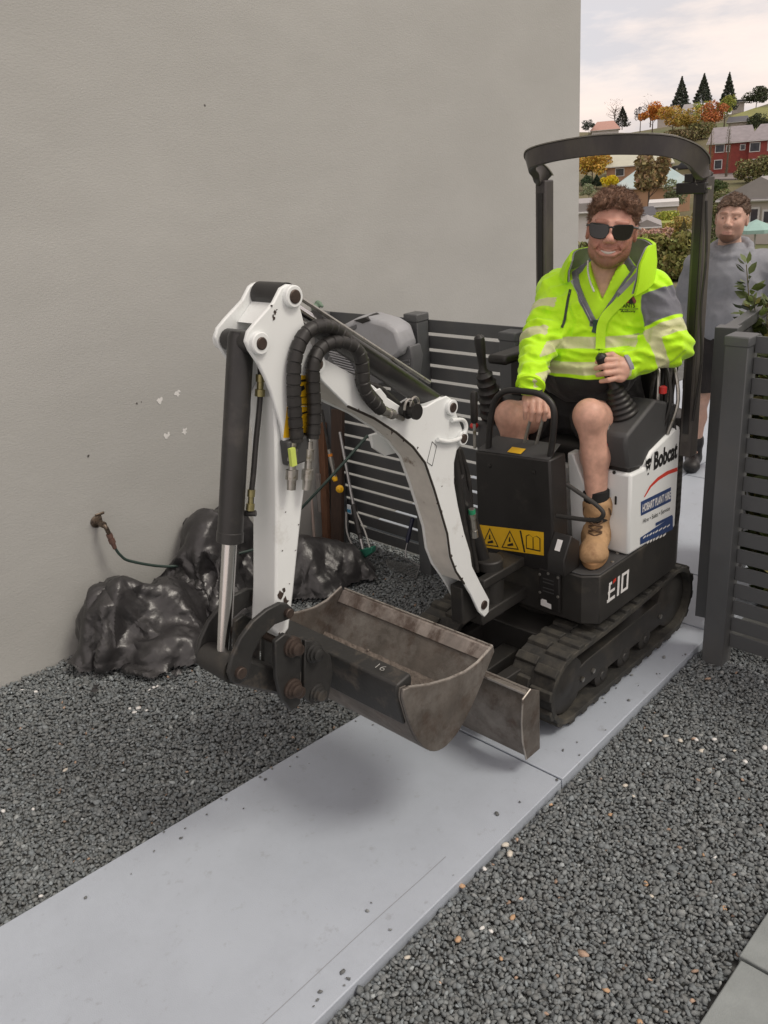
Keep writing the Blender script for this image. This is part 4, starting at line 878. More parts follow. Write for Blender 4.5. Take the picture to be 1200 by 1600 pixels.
v, q = stones(P, RNG.lognormal(np.log(.0042), .4, n).clip(.002, .011)); np_obj('soil_crumbs', v, q, m_soil, bk, smooth=False, kind='stuff')
# ears and hitch plates
epx = [(430, 1003), (446, 990), (466, 1000), (470, 1014), (470, 1100), (456, 1112), (440, 1092), (432, 1060)]
hp2 = [(476, 1000), (490, 1002), (502, 1012), (516, 1024), (520, 1050), (512, 1095), (486, 1100), (474, 1090)]
for X in (BX + .09, BX - .108):
    build(MB().px([tuple(onx(x, y, BX + .108)[1:]) for x, y in epx], X, X + .018), 'hitch_plate', m_buckblk, bk, bevel=.004)
    build(MB().px([tuple(onx(x, y, BX + .108)[1:]) for x, y in hp2], X + .003, X + .021), 'bucket_ear', m_buckblk, bk, bevel=.004)
for c in ((458, 1011), (458, 1076), (491, 1020), (496, 1083)):
    p = onx(c[0], c[1], BX + .113)[1:]; build(MB().lathe((BX + .10, *p), (1, 0, 0), [(0, .032), (.016, .032), (.018, .026), (.026, .026), (.028, .019), (.038, .019), (.04, .015)], 20), 'pin_end', m_buckblk if c[0] > 480 else m_pin, bk)
build(MB().bb((BX - .1, *(np.array(onx(474, 1010, BX)[1:]) - .005)), (BX + .1, *(np.array(onx(478, 1085, BX)[1:]) * 0 + np.array(onx(474, 1010, BX)[1:]) + (.02, .004)))), 'hitch_bar', m_buckblk, bk)
# chalk number on top of the back beam
zc = bkp[1] + .0205; pc = onz(566, 1056, zc); mb = MB()
decal_text(mb, '16', (pc[0], bkp[0] + .012, zc - .0005), (1, 0, 0), (0, .97, .15), (0, -.15, .99), height=.022, width=.034, bold=-.002, lift=.0025)
build(mb, 'chalk_number', mat('chalk', (.4, .4, .38), .9), bk, smooth=0)
# ================================================================== PEOPLE
def zmat(name, base, zones, rough=.7, bump=.0, bscale=200., var=.08, scale=10., sss=0., soft=.12, spec=.4, sheen=0.):
    """base colour with zones that switch on where a signed vertex attribute passes zero"""
    m = bpy.data.materials.new(name); m.use_nodes = True; t = m.node_tree; ln = t.links.new; b = t.nodes['Principled BSDF']
    tcn = N(t, 'ShaderNodeTexCoord'); n1 = N(t, 'ShaderNodeTexNoise'); n1.inputs['Scale'].default_value = scale; n1.inputs['Detail'].default_value = 5; ln(tcn.outputs['Object'], n1.inputs[0])
    mx = N(t, 'ShaderNodeMix', data_type='RGBA'); mx.inputs[6].default_value = tuple(c * (1 - var) for c in base) + (1,); mx.inputs[7].default_value = tuple(min(1, c * (1 + var)) for c in base) + (1,)
    mr = N(t, 'ShaderNodeMapRange'); mr.inputs[1].default_value = .3; mr.inputs[2].default_value = .7; ln(n1.outputs[0], mr.inputs[0]); ln(mr.outputs[0], mx.inputs[0]); cur = mx.outputs[2]
    for an, col in zones:
        a = N(t, 'ShaderNodeAttribute'); a.attribute_name = an; r = N(t, 'ShaderNodeMapRange'); r.inputs[1].default_value = -soft; r.inputs[2].default_value = soft
        ln(a.outputs['Fac'], r.inputs[0]); m2 = N(t, 'ShaderNodeMix', data_type='RGBA'); m2.inputs[7].default_value = tuple(col) + (1,); ln(cur, m2.inputs[6]); ln(r.outputs[0], m2.inputs[0]); cur = m2.outputs[2]
    ln(cur, b.inputs['Base Color']); b.inputs['Roughness'].default_value = rough; b.inputs['Specular IOR Level'].default_value = spec
    if sheen: b.inputs['Sheen Weight'].default_value = sheen
    if sss: b.inputs['Subsurface Weight'].default_value = sss; b.inputs['Subsurface Radius'].default_value = (.012, .005, .003); b.inputs['Subsurface Scale'].default_value = 1
    if bump:
        n3 = N(t, 'ShaderNodeTexNoise'); n3.inputs['Scale'].default_value = bscale; n3.inputs['Detail'].default_value = 3; ln(tcn.outputs['Object'], n3.inputs[0])
        bp_ = N(t, 'ShaderNodeBump'); bp_.inputs['Strength'].default_value = bump; bp_.inputs['Distance'].default_value = .01; ln(n3.outputs[0], bp_.inputs['Height']); ln(bp_.outputs[0], b.inputs['Normal'])
    return m
def frame(fwd, roll=0., pitch=0.):
    f = np.array([fwd[0], fwd[1], 0.]); f /= np.linalg.norm(f); r = np.array([-f[1], f[0], 0.]); u = np.array([0, 0, 1.])
    # r is the viewer's right when facing the figure
    f, u = f * cos(pitch) + u * sin(pitch), u * cos(pitch) - f * sin(pitch)
    r, u = r * cos(roll) - u * sin(roll), u * cos(roll) + r * sin(roll)
    return np.array([r, f, u])          # rows: local x (viewer right), y (forward), z (up)
def smooth(a, b, x): t = np.clip((x - a) / (b - a), 0, 1); return t * t * (3 - 2 * t)
def make_head(O, A, s, smile, h=.0028, neck=(0, -.03, -.2)):
    O = np.array(O); w = lambda p: O + s * (np.array(p) @ A); M = A / 1.0
    R_ = .16 * s + .08; f = Field(O - R_ - np.array([0, 0, .06]), O + R_, h)
    E = lambda c, r, k=.02, mode='u': f.ell(w(c), np.array(r) * s, k * s, mode, M)
    C = lambda a, b, r1, r2, k=.02, mode='u': f.cap(w(a), w(b), r1 * s, r2 * s, k * s, mode)
    E((0, -.022, .026), (.078, .098, .080)); E((0, .02, -.035), (.069, .068, .086), .03)
    E((0, .032, -.080), (.047, .050, .042), .03); E((0, .066, -.106), (.026, .020, .020), .03)
    for q in (-1, 1):
        E((q * .036, .058, -.030), (.027, .026, .026), .025); E((q * .049, .012, -.068), (.014, .03, .03), .03)
        E((q * .033, .094, .002), (.019, .016, .013), .012, 's'); E((q * .032, .071, .001), (.0125, .0125, .0125), .003)
        C((q * .012, .080, .021), (q * .048, .068, .020), .010, .008, .014)
        E((q * .080, -.008, -.012), (.009, .019, .032), .008); E((q * .086, -.006, -.010), (.005, .011, .020), .006, 's')
        E((q * .013, .094, -.037), (.010, .011, .009), .008)
    C((0, .078, .012), (0, .108, -.030), .0085, .0135, .012)
    dz = .013 if smile else -.002; mw = 1.5 if smile else 1.0
    for a, b in (((-.027 * mw, .077, -.068 + dz), (-.012 * mw, .088, -.069)), ((-.012 * mw, .088, -.069), (.012 * mw, .088, -.069)), ((.012 * mw, .088, -.069), (.027 * mw, .077, -.068 + dz))):
        C(a, b, .0065, .0065, .008); C(np.array(a) + (0, -.001, -.0125), np.array(b) + (0, .0, -.0145), .006, .0065, .008)
    if smile:
        for q in (-1, 1): C((q * .040, .070, -.050), (q * .040, .064, -.028), .013, .016, .012); C((q * .022, .094, -.046), (q * .044, .074, -.070), .0035, .003, .006, 's')
        C((-.033, .086, -.0655), (0, .102, -.0765), .0042, .0062, .003, 's'); C((.033, .086, -.0655), (0, .102, -.0765), .0042, .0062, .003, 's')
    C((0, -.025, -.07), neck, .053, .062, .02)
    v, q = f.mesh(); loc = ((v - O) @ A.T) / s
    return v, q, loc, w
def hand(H, A, kind, s=1.0, h=.0026):
    """A rows: viewer right, towards viewer, up"""
    H = np.array(H); w = lambda p: H + s * (np.array(p) @ A); f = Field(H - .15, H + .15, h)
    C = lambda a, b, r1, r2, k=.006: f.cap(w(a), w(b), r1 * s, r2 * s, k)
    if kind == 'stick':
        f.ell(w((.038, .010, -.002)), np.array((.040, .020, .044)) * s, .01, 'u', A)
        C((.055, .005, .006), (.125, -.030, .028), .027, .030, .02)
        for i, (k, m, t) in enumerate((((.022, .030, .030), (-.016, .040, .028), (-.042, .020, .024)), ((.020, .034, .009), (-.022, .044, .004), (-.046, .020, .002)), ((.022, .032, -.013), (-.018, .042, -.019), (-.040, .018, -.021)), ((.026, .026, -.034), (-.006, .036, -.042), (-.028, .018, -.044)))):
            r = (.0105, .0108, .0102, .0092)[i]; C(np.array(k) + (.02, -.012, 0), k, r * 1.15, r * 1.12, .01); C(k, m, r * 1.08, r, .004); C(m, t, r, r * .82, .003)
        C((.045, .0, .030), (.012, .012, .050), .014, .012, .01); C((.012, .012, .050), (-.018, .012, .046), .0115, .0095, .004)
    else:
        f.ell(w((.0, .004, .022)), np.array((.044, .020, .036)) * s, .01, 'u', A)
        C((-.002, .0, .03), (-.008, -.008, .085), .027, .028, .02)
        for i in range(4):
            x = -.036 + .0225 * i; l = (.88, 1.0, 1.03, .96)[i]; r = (.0092, .0102, .0108, .0105)[i]
            k, m, t = (x, .024, .006), (x * 1.04, .036, -.026 * l), (x * 1.02, .018, -.052 * l)
            C((x * .9, .012, .026), k, r * 1.15, r * 1.1, .01); C(k, m, r * 1.08, r, .004); C(m, t, r, r * .82, .003)
        C((.036, .002, .018), (.050, .020, -.012), .015, .0125, .01); C((.050, .020, -.012), (.046, .026, -.040), .012, .0095, .004)
    return f.mesh()
def merge(parts):
    V, F, o = [], [], 0
    for v, q in parts: V.append(v); F.append(q + o); o += len(v)
    return np.concatenate(V), np.concatenate(F)
def segs(v, chain):
    """nearest limb segment of a chain: distance and running length"""
    best = np.full(len(v), 9.); run = np.zeros(len(v)); L0 = 0
    for a, b in zip(chain[:-1], chain[1:]):
        a, b = np.array(a), np.array(b); ba = b - a; l = np.linalg.norm(ba); t = np.clip(((v - a) @ ba) / (l * l), 0, 1); d = np.linalg.norm(v - a - t[:, None] * ba, axis=1)
        k = d < best; best[k] = d[k]; run[k] = (L0 + t * l)[k]; L0 += l
    return best, run
def folds(f, amp=.0035, seed=3, freq=1.):
    def fn(x, y, z):
        a = vnoise(x * 34 * freq, y * 34 * freq, z * 60 * freq, seed); b = vnoise(x * 15 * freq, y * 15 * freq, z * 24 * freq, seed + 1)
        return -amp * (1.1 - 2.2 * np.abs(a)) * .8 - amp * 1.2 * b
    return f.disp(fn)
SKIN = (.60, .36, .27)
m_skin = zmat('skin', SKIN, [('beard', (.28, .145, .09)), ('lips', (.40, .19, .15)), ('flush', (.66, .30, .24))], .45, bump=.06, bscale=350, var=.13, scale=45, sss=.08, soft=.5)
m_hair1 = mat('brown_hair', (.19, .105, .065), .5, var=.5, scale=60, bump=.5, bscale=220)
m_hair2 = mat('dark_brown_hair', (.13, .08, .052), .55, var=.4, scale=60, bump=.5, bscale=220)
def face_zones(loc, beard_amt, goatee=False):
    x, y, z = loc.T; ax = np.abs(x)
    line = -.045 + 1.1 * np.clip(ax - .03, 0, 1) * .9          # cheek line rises to the ears
    b = smooth(.012, -.012, z - line) * smooth(-.005, .02, y + .03 * 0 + (ax - .05) * .5) * (z > -.16)
    mo = ((x / .030) ** 2 + ((z + .073) / .012) ** 2 < 1); b = b * (1 - .85 * smooth(1.15, .7, (x / .029) ** 2 + ((z + .075) / .0105) ** 2))
    if goatee: b = b * (.45 + .75 * smooth(.05, .03, ax) * smooth(-.078, -.088, z))
    brow = smooth(1.2, .8, ((ax - .033) / .025) ** 2 + ((z - .023) / .008) ** 2) * (y > .05)
    b = np.maximum(b * beard_amt, brow * .9)
    lips = smooth(1.2, .8, (x / .027) ** 2 + ((z + .076) / .0095) ** 2) * (y > .06)
    return b * 1.0 - .5, lips * .75 - .5, (smooth(.09, .02, np.hypot(ax - .04, z + .03)) + smooth(.05, .0, np.abs(z - .05)) * .6) * .55 - .5

def strands(parent, v, q, pick, n, ln, rad, curl, m, seed, name='hair_strands', up=0., lay=0.):
    """short tapering strands growing out of a surface"""
    r = np.random.default_rng(seed); a, b, c = v[q[:, 0]], v[q[:, 1]], v[q[:, 2]]; nr_ = np.cross(b - a, c - a); nr_ /= np.linalg.norm(nr_, axis=1)[:, None] + 1e-9
    fi = np.where(pick)[0]; fi = fi[r.integers(0, len(fi), n)]; w1 = r.uniform(0, 1, (n, 1)); w2 = r.uniform(0, 1, (n, 1)); P = a[fi] * (1 - w1) + b[fi] * w1; d3 = v[q[:, 3]][fi]; P = P * (1 - w2) + (d3 * (1 - w1) + c[fi] * w1) * w2
    D = nr_[fi] * (1 - .75 * lay) + r.normal(0, curl, (n, 3)) + np.array([0, 0, up]); cf = np.stack([np.sin(P[:, 1] * 95 + P[:, 2] * 60), np.sin(P[:, 2] * 90 + P[:, 0] * 70), np.sin(P[:, 0] * 95 - P[:, 1] * 60)], 1); D = D + lay * np.cross(nr_[fi], cf) * 1.1; D /= np.linalg.norm(D, axis=1)[:, None]; S = np.cross(D, r.normal(size=(n, 3))); S /= np.linalg.norm(S, axis=1)[:, None]; L_ = ln * r.uniform(.5, 1.3, (n, 1)); U = np.cross(D, S); V = []
    pts = [P - D * L_ * .15, P + D * L_ * .45 + S * L_ * .22, P + D * L_ * .75 + S * L_ * .65]
    for k, pp_ in enumerate(pts):
        rr_ = rad * (1, .8, .15)[k]
        for t in range(3): V.append(pp_ + rr_ * (cos(2.094 * t) * S + sin(2.094 * t) * U))
    V = np.stack(V, 1).reshape(-1, 3); base_ = np.array([(3 * k + t, 3 * k + (t + 1) % 3, 3 * k + 3 + (t + 1) % 3, 3 * k + 3 + t) for k in range(2) for t in range(3)])
    F = (base_[None] + 9 * np.arange(n)[:, None, None]).reshape(-1, 4); return np_obj(name, V, F, m, parent, kind='stuff')
# ---------------------------------------------------------------- the driver
HA = frame((.47, -.88), roll=radians(6.5), pitch=radians(2)); HO = np.array([-1.764, 3.040, 1.826]); HS = 1.10
hv, hq, hloc, hw_ = make_head(HO, HA, HS, True, neck=(0, -.045, -.17))
CA = frame((.30, -.95))                     # chest frame
pel, che, nek = np.array([-1.90, 3.17, 1.05]), np.array([-1.86, 3.10, 1.43]), np.array([-1.80, 3.06, 1.66])
RS, RE, RW = np.array([-2.035, 3.11, 1.575]), ony(846, 532, 2.87), ony(830, 597, 2.685)
LS, LE, LW = np.array([-1.635, 3.12, 1.575]), np.array([-1.535, 3.095, 1.385]), np.array([-1.635, 2.99, 1.335])
RH_, RK, RA_ = np.array([-2.0, 3.13, 1.03]), np.array([-2.065, 2.79, 1.115]), np.array([-2.06, 2.82, .69])
LH_, LK, LA_ = np.array([-1.80, 3.13, 1.04]), np.array([-1.70, 2.80, 1.165]), np.array([-1.685, 2.84, .70])
bf = Field((-2.3, 2.6, .62), (-1.4, 3.42, 1.75), .0075)
bf.cap(pel, che, .14, .12); bf.cap(che, nek, .11, .06, .05)
bf.ell((-1.80, 3.07, 1.57), (.085, .065, .10), .02)
for h_, k_, a_ in ((RH_, RK, RA_), (LH_, LK, LA_)):
    bf.cap(h_, k_, .096, .060, .04); bf.ell(k_ + np.array([0, -.012, .004]), (.046, .050, .056), .03)
    c_ = k_ + (a_ - k_) * .36 + np.array([0, .022, 0]); bf.cap(k_, c_, .050, .054, .03); bf.cap(c_, a_, .053, .034, .03); bf.cap(k_ + np.array([0, -.03, -.05]), a_ + np.array([0, -.02, .05]), .024, .02, .02)
for s_, e_, w_2 in ((RS, RE, RW), (LS, LE, LW)): bf.cap(s_, e_, .055, .045); bf.cap(e_, w_2, .042, .030)
bv, bq = bf.mesh()
vd = -RC[2]; HCam = np.array([RC[0], vd, -RC[1]])
lhv, lhq = hand((-1.690, 2.905, 1.322), HCam, 'stick', 1.08); rhv, rhq = hand(ony(835, 634, 2.675), HCam, 'lever', 1.08)
V_, F_ = merge([(hv, hq), (bv, bq), (lhv, lhq), (rhv, rhq)])
bz, lz, fz = face_zones(hloc, 1.0); pad = len(V_) - len(hv); fill = lambda a: np.r_[a, np.full(pad, -.5)]
DB = np.array([CXM, 3.1, .59])
driver = np_obj('person', V_, F_, m_skin, base=DB, attrs={'beard': fill(bz), 'lips': fill(lz), 'flush': np.r_[fz, np.full(pad, -.42)]},
                label='seated driver in fluorescent yellow jacket and dark sunglasses at the excavator controls', category='person')
mid_b = bz[hq].mean(1); strands(driver, hv, hq, mid_b > .2, 900, .0045, .0004, .5, mat('beard_hair', (.22, .115, .07), .6, var=.3, scale=80), 9, 'beard', -.5)
# jacket
YEL = (.52, .92, .012)
m_jac = zmat('hi_vis_jacket', YEL, [('grey', (.15, .155, .18)), ('tape', (.60, .62, .34)), ('hem', (.02, .02, .021))], .62, bump=.55, bscale=26, var=.05, scale=8, soft=.0016, spec=.3, sheen=.2)
jf = Field((-2.3, 2.58, 1.15), (-1.38, 3.42, 1.80), .0055)
jf.ell(che + np.array([.0, .0, .02]), (.225, .165, .21), .03); jf.ell((-1.875, 3.065, 1.30), (.222, .185, .165), .06); jf.cap(RS + np.array([.03, 0, .0]), LS + np.array([-.03, 0, .0]), .088, .088, .06)
jf.cap((-1.835, 3.09, 1.58), (-1.80, 3.07, 1.665), .12, .088, .06)
for s_, e_, w_2 in ((RS, RE, RW), (LS, LE, LW)):
    jf.cap(s_, e_, .088, .073, .035); jf.cap(e_, w_2, .071, .052, .03); dd = (w_2 - e_) / np.linalg.norm(w_2 - e_); jf.cap(w_2 - dd * .01, w_2 + dd * .012, .053, .050, .008)
folds(jf, .0062, 5, .9)
# sleeve rucks near the elbows and waist
def ruck(x, y, z):
    o = 0
    for e_, ax_ in ((RE, RW - RS), (LE, LW - LS)):
        ax_ = ax_ / np.linalg.norm(ax_); d = np.sqrt((x - e_[0]) ** 2 + (y - e_[1]) ** 2 + (z - e_[2]) ** 2); t = (x - e_[0]) * ax_[0] + (y - e_[1]) * ax_[1] + (z - e_[2]) * ax_[2]
        o = o - .0085 * np.sin(t * 130 + 2 * vnoise(x * 12, y * 12, z * 12, 8)) * np.exp(-(d / .12) ** 2)
    o = o - .005 * np.sin(z * 120 + 2.6 * vnoise(x * 9, y * 9, z * 5, 9)) * np.exp(-((z - 1.335) / .05) ** 2) * (np.abs(x + 1.86) < .22)
    return o
jf.disp(ruck)
def on_jacket(px_, py_, lift=.002):
    """march the sight line onto the jacket surface"""
    d = ray(px_, py_); d = d / np.linalg.norm(d); t = 2.6
    for _ in range(900):
        p = CP + d * t; i = np.round((p - jf.lo) / jf.h).astype(int)
        if (i >= 0).all() and (i < jf.n).all():
            g = ((p - jf.lo) / jf.h); i0 = np.floor(g).astype(int).clip(0, jf.n - 2); fr_ = g - i0; c = jf.d[i0[0]:i0[0] + 2, i0[1]:i0[1] + 2, i0[2]:i0[2] + 2]
            for k in range(3): c = c[0] * (1 - fr_[k]) + c[1] * fr_[k]
            if c < .0005: return p - d * lift
        t += .0015
    return CP + d * 3.4
CR = [[(835, 478), (855, 484), (874, 483)], [(828, 520), (845, 527), (862, 526)], [(814, 572), (832, 579), (852, 577)], [(812, 588), (830, 595), (848, 594)], [(850, 440), (858, 455), (862, 474)], [(884, 470), (892, 495), (886, 522)], [(868, 538), (880, 524), (890, 512)],
      [(888, 546), (908, 552), (932, 551)], [(944, 549), (975, 554), (1006, 548)], [(880, 556), (900, 562), (924, 560)], [(946, 561), (970, 566), (996, 563)], [(898, 520), (912, 515), (926, 517)], [(958, 500), (980, 509), (1002, 511)], [(950, 520), (980, 528), (1010, 526)], [(1006, 470), (1012, 495), (1010, 520)],
      [(1012, 500), (1035, 507), (1060, 506)], [(1015, 540), (1040, 549), (1062, 540)], [(1003, 577), (1020, 574), (1036, 568)], [(1030, 430), (1043, 440), (1052, 456)], [(1020, 525), (1040, 530), (1062, 526)], [(998, 549), (1015, 556), (1032, 560)], [(1048, 562), (1058, 556), (1067, 545)], [(878, 432), (888, 440), (900, 452)], [(1008, 440), (1020, 444), (1036, 450)], [(840, 500), (850, 510), (870, 512)], [(905, 475), (912, 490), (920, 505)], [(955, 475), (965, 490), (972, 497)], [(822, 548), (840, 556), (858, 552)]]
for c_ in CR:
    P = [on_jacket(*q, -.006) for q in c_]
    for a_, b_ in zip(P[:-1], P[1:]): jf.cap(a_, b_, .0085, .0085, .014)
    P2 = [on_jacket(q[0] + 2, q[1] + 7, .004) for q in c_]
    for a_, b_ in zip(P2[:-1], P2[1:]): jf.cap(a_, b_, .008, .008, .010, 's')
VA = np.array([-1.765, 2.93, 1.49])         # bottom of the open V
def vee(x, y, z, apex=VA, k=.60, up=0.):
    px_, py_, pz_ = x - apex[0], y - apex[1], z - apex[2]; lx = px_ * CA[0][0] + py_ * CA[0][1]; ly = px_ * CA[1][0] + py_ * CA[1][1]
    return np.maximum(np.abs(lx - .10 * pz_ * 0) - k * np.clip(pz_, 0, 1) + np.where(pz_ < 0, .05, 0), -(ly + .14))   # negative inside the opening
jf.cut(lambda x, y, z: -vee(x, y, z))
jv, jq = jf.mesh()
dR, tR = segs(jv, [RS, RE, RW]); dL, tL = segs(jv, [LS, LE, LW]); x, y, z = jv.T
lx = (jv - VA) @ CA[0]; ly = (jv - VA) @ CA[1]; armR = (dR < .098) & (lx < -.17 - .0 * z); armL = (dL < .098) & (lx > .155)
band = lambda t, c, hw__: hw__ - np.abs(t - c)
torso = ~(armR | armL)
tape = np.where(torso, np.maximum(band(z - .03 * lx + .0, 1.413, .021), band(z - .03 * lx, 1.318, .024)), -.1)
tape = np.where(armR, np.maximum(band(tR, .165, .026), band(tR, .315, .026)), tape); tape = np.where(armL, np.maximum(band(tL, .155, .026), band(tL, .275, .022)), tape)
vv = np.abs(lx) - .60 * np.clip(z - VA[2], 0, 1)
grey = np.where(torso & (z > VA[2] - .02) & (ly > -.16), np.where(lx < 0, .026, .014) - vv, -.1)
gp = np.where(armL & (tL < .13) & (tL > -.02), np.minimum(band(tL, .06, .055), (jv - LS) @ np.array([.86, -.5, 0]) - .052), -.1); grey = np.maximum(grey, gp)
grey = np.maximum(grey, np.where(armR & (tR > .458), .02, -.1) * 0 - .1)
hem = np.where(torso, 1.278 - z, -.1)
jac = np_obj('jacket', jv, jq, m_jac, driver, attrs={'grey': grey, 'tape': tape, 'hem': hem})
# shirt inside the V
m_shirt = mat('hi_vis_shirt', (.50, .88, .014), .7, var=.05, scale=10, bump=.1, bscale=160)
sf = Field((-2.02, 2.85, 1.38), (-1.6, 3.22, 1.72), .006); sf.ell(che + np.array([.0, .0, .02]), (.205, .150, .20), .03); sf.cap(RS + np.array([.08, 0, .0]), LS + np.array([-.08, 0, .0]), .078, .078, .06); sf.cap((-1.835, 3.09, 1.56), (-1.80, 3.06, 1.64), .11, .086, .05)
folds(sf, .0025, 11); SVA = np.array([-1.757, 2.945, 1.565]); sf.cut(lambda x, y, z: -vee(x, y, z, SVA, .42)); v, q = sf.mesh(); np_obj('shirt', v, q, m_shirt, driver)
# collar: outer fluorescent, inner grey, standing open round the neck
def collar(pts_lo, pts_hi, th, name, m, k=5):
    lo, hi = catmull(pts_lo, k), catmull(pts_hi, k); n = len(lo); V = []; ctr_ = np.array([-1.80, 3.06, 1.68]); mid = []
    for a, b in zip(lo, hi):
        m_ = (a + b) / 2; o = m_ - ctr_; o[2] = 0; o /= np.linalg.norm(o); mid.append((a, m_ + o * .006, b, o))
    for a, m_, b, o in mid: V += [a, m_, b, b + o * th, m_ + o * th, a + o * th]
    F = []
    for i in range(n - 1):
        for j in range(6): F.append((6 * i + j, 6 * i + (j + 1) % 6, 6 * i + 6 + (j + 1) % 6, 6 * i + 6 + j))
    F += [tuple(range(6)), tuple(6 * (n - 1) + j for j in range(6))]
    return build(MB().add(V, F), name, m, driver, smooth=50)
m_yj = mat('hi_vis_cloth', YEL, .62, var=.06, scale=9, bump=.12, bscale=160); m_gj = mat('grey_lining', (.30, .305, .34), .7, var=.15, scale=14, bump=.1, bscale=160)
W_ = lambda p, d: ony(p[0], p[1], d)
lo = [W_((886, 442), 2.985), W_((878, 428), 3.06), (-1.955, 3.14, 1.65), (-1.87, 3.20, 1.66), (-1.74, 3.19, 1.67), W_((1018, 432), 3.10), W_((1012, 448), 3.02), W_((990, 462), 2.96)]
hi = [W_((893, 408), 2.965), W_((898, 392), 3.05), (-1.925, 3.15, 1.745), (-1.85, 3.205, 1.76), (-1.73, 3.19, 1.775), W_((1020, 381), 3.12), W_((1011, 386), 3.02), W_((998, 414), 2.965)]
col_o = collar(lo, hi, .012, 'collar', m_yj)
lo2 = [np.array(p) * .93 + np.array([-1.80, 3.06, 1.66]) * .07 for p in lo]; hi2 = [np.array(p) * .955 + np.array([-1.80, 3.06, 1.70]) * .045 for p in hi]
collar(lo2, hi2, .006, 'collar_lining', m_gj)
# storm flap, zip tag, pocket zip, studs, chest mark
cv = lambda p, d: ony(p[0], p[1], d)
def on_jacket(px_, py_, lift=.002):
    """march the sight line onto the jacket surface"""
    d = ray(px_, py_); d = d / np.linalg.norm(d); t = 2.6
    for _ in range(900):
        p = CP + d * t; i = np.round((p - jf.lo) / jf.h).astype(int)
        if (i >= 0).all() and (i < jf.n).all():
            g = ((p - jf.lo) / jf.h); i0 = np.floor(g).astype(int).clip(0, jf.n - 2); fr_ = g - i0; c = jf.d[i0[0]:i0[0] + 2, i0[1]:i0[1] + 2, i0[2]:i0[2] + 2]
            for k in range(3): c = c[0] * (1 - fr_[k]) + c[1] * fr_[k]
            if c < .0005: return p - d * lift
        t += .0015
    return CP + d * 3.4
def ribbon(pts, wpx, name, m, lift=.003, k=4):
    P = catmull([(a, b, 0) for a, b in pts], k); V = []
    for i, p in enumerate(P):
        t = P[min(i + 1, len(P) - 1)] - P[max(i - 1, 0)]; n = np.array([-t[1], t[0]]); n /= np.linalg.norm(n) + 1e-9
        V += [on_jacket(p[0] + n[0] * wpx / 2, p[1] + n[1] * wpx / 2, lift), on_jacket(p[0] - n[0] * wpx / 2, p[1] - n[1] * wpx / 2, lift)]
    return build(MB().add(V, [(2 * i, 2 * i + 1, 2 * i + 3, 2 * i + 2) for i in range(len(P) - 1)]), name, m, driver, smooth=60)
ribbon([(891, 452), (887, 470), (882, 500), (878, 512)], 4, 'pocket_zip', mat('dark_zip', (.03, .04, .03), .6))
ribbon([(1016, 420), (1000, 440), (975, 466), (950, 490), (940, 510), (938, 545)], 15, 'storm_flap', m_yj, .009)
ribbon([(1000, 426), (975, 452), (950, 478), (938, 498)], 10, 'lapel', m_gj, .006)
ribbon([(897, 436), (908, 456), (920, 480), (931, 502)], 13, 'lapel', m_gj, .005)
ribbon([(931, 500), (930, 512), (928, 520)], 8, 'zip_tag', mat('zip_tag', (.02, .06, .04), .6), .005)
ribbon([(936, 515), (938, 530), (936, 545), (937, 580)], 2, 'front_seam', mat('seam', (.25, .4, .02), .7), .002)
for c in ((1020, 421), (993, 446), (937, 504), (925, 503)): p = on_jacket(*c); build(MB().lathe(p, -ray(*c), [(-.002, .006), (.002, .006), (.003, .004)], 10), 'stud', mat('dark_stud', (.02, .025, .03), .4), driver)
def jtext(txt, px0, py0, px1, hpx, m, slope=0.):
    v, f = text_mesh(txt, 1.0, .02); x0, x1, y0, y1 = v[:, 0].min(), v[:, 0].max(), v[:, 1].min(), v[:, 1].max()
    P = [on_jacket(px0 + (a - x0) / (x1 - x0) * (px1 - px0), py0 - (b - y0) / (y1 - y0) * hpx + slope * (a - x0) / (x1 - x0), .003) for a, b, _ in v]
    build(MB().add(P, f), 'lettering', m, driver, smooth=0)
jtext('ANTS', 973, 481, 992, 7, m_ink); jtext('Anthony', 970, 489, 993, 5, m_ink)
def jpoly(q, m, name, lift=.003): build(MB().add([on_jacket(a, b, lift) for a, b in q], [tuple(range(len(q)))]), name, m, driver, smooth=0)
jpoly(((975, 473), (977, 465), (983, 461), (986, 467), (984, 473)), m_redp, 'chest_emblem'); jpoly(((984, 473), (985, 464), (990, 463), (994, 470), (993, 474)), mat('dull_red_print', (.25, .06, .05), .6), 'chest_emblem'); jpoly(((979, 474), (983, 466), (987, 466), (990, 474)), m_ink, 'chest_emblem', .004)
jpoly(((968, 483), (997, 482), (997, 483), (968, 484)), m_ink, 'chest_emblem')
# cuff bands
for w_2, e_, nm in ((LW, LE, 'cuff'), (RW, RE, 'cuff')):
    dd = (w_2 - e_) / np.linalg.norm(w_2 - e_); build(MB().lathe(w_2 + dd * .008, dd, [(0, .050), (.004, .0565), (.016, .0565), (.02, .050), (.021, .040)], 24), nm, m_gj if w_2 is LW else m_yj, driver)
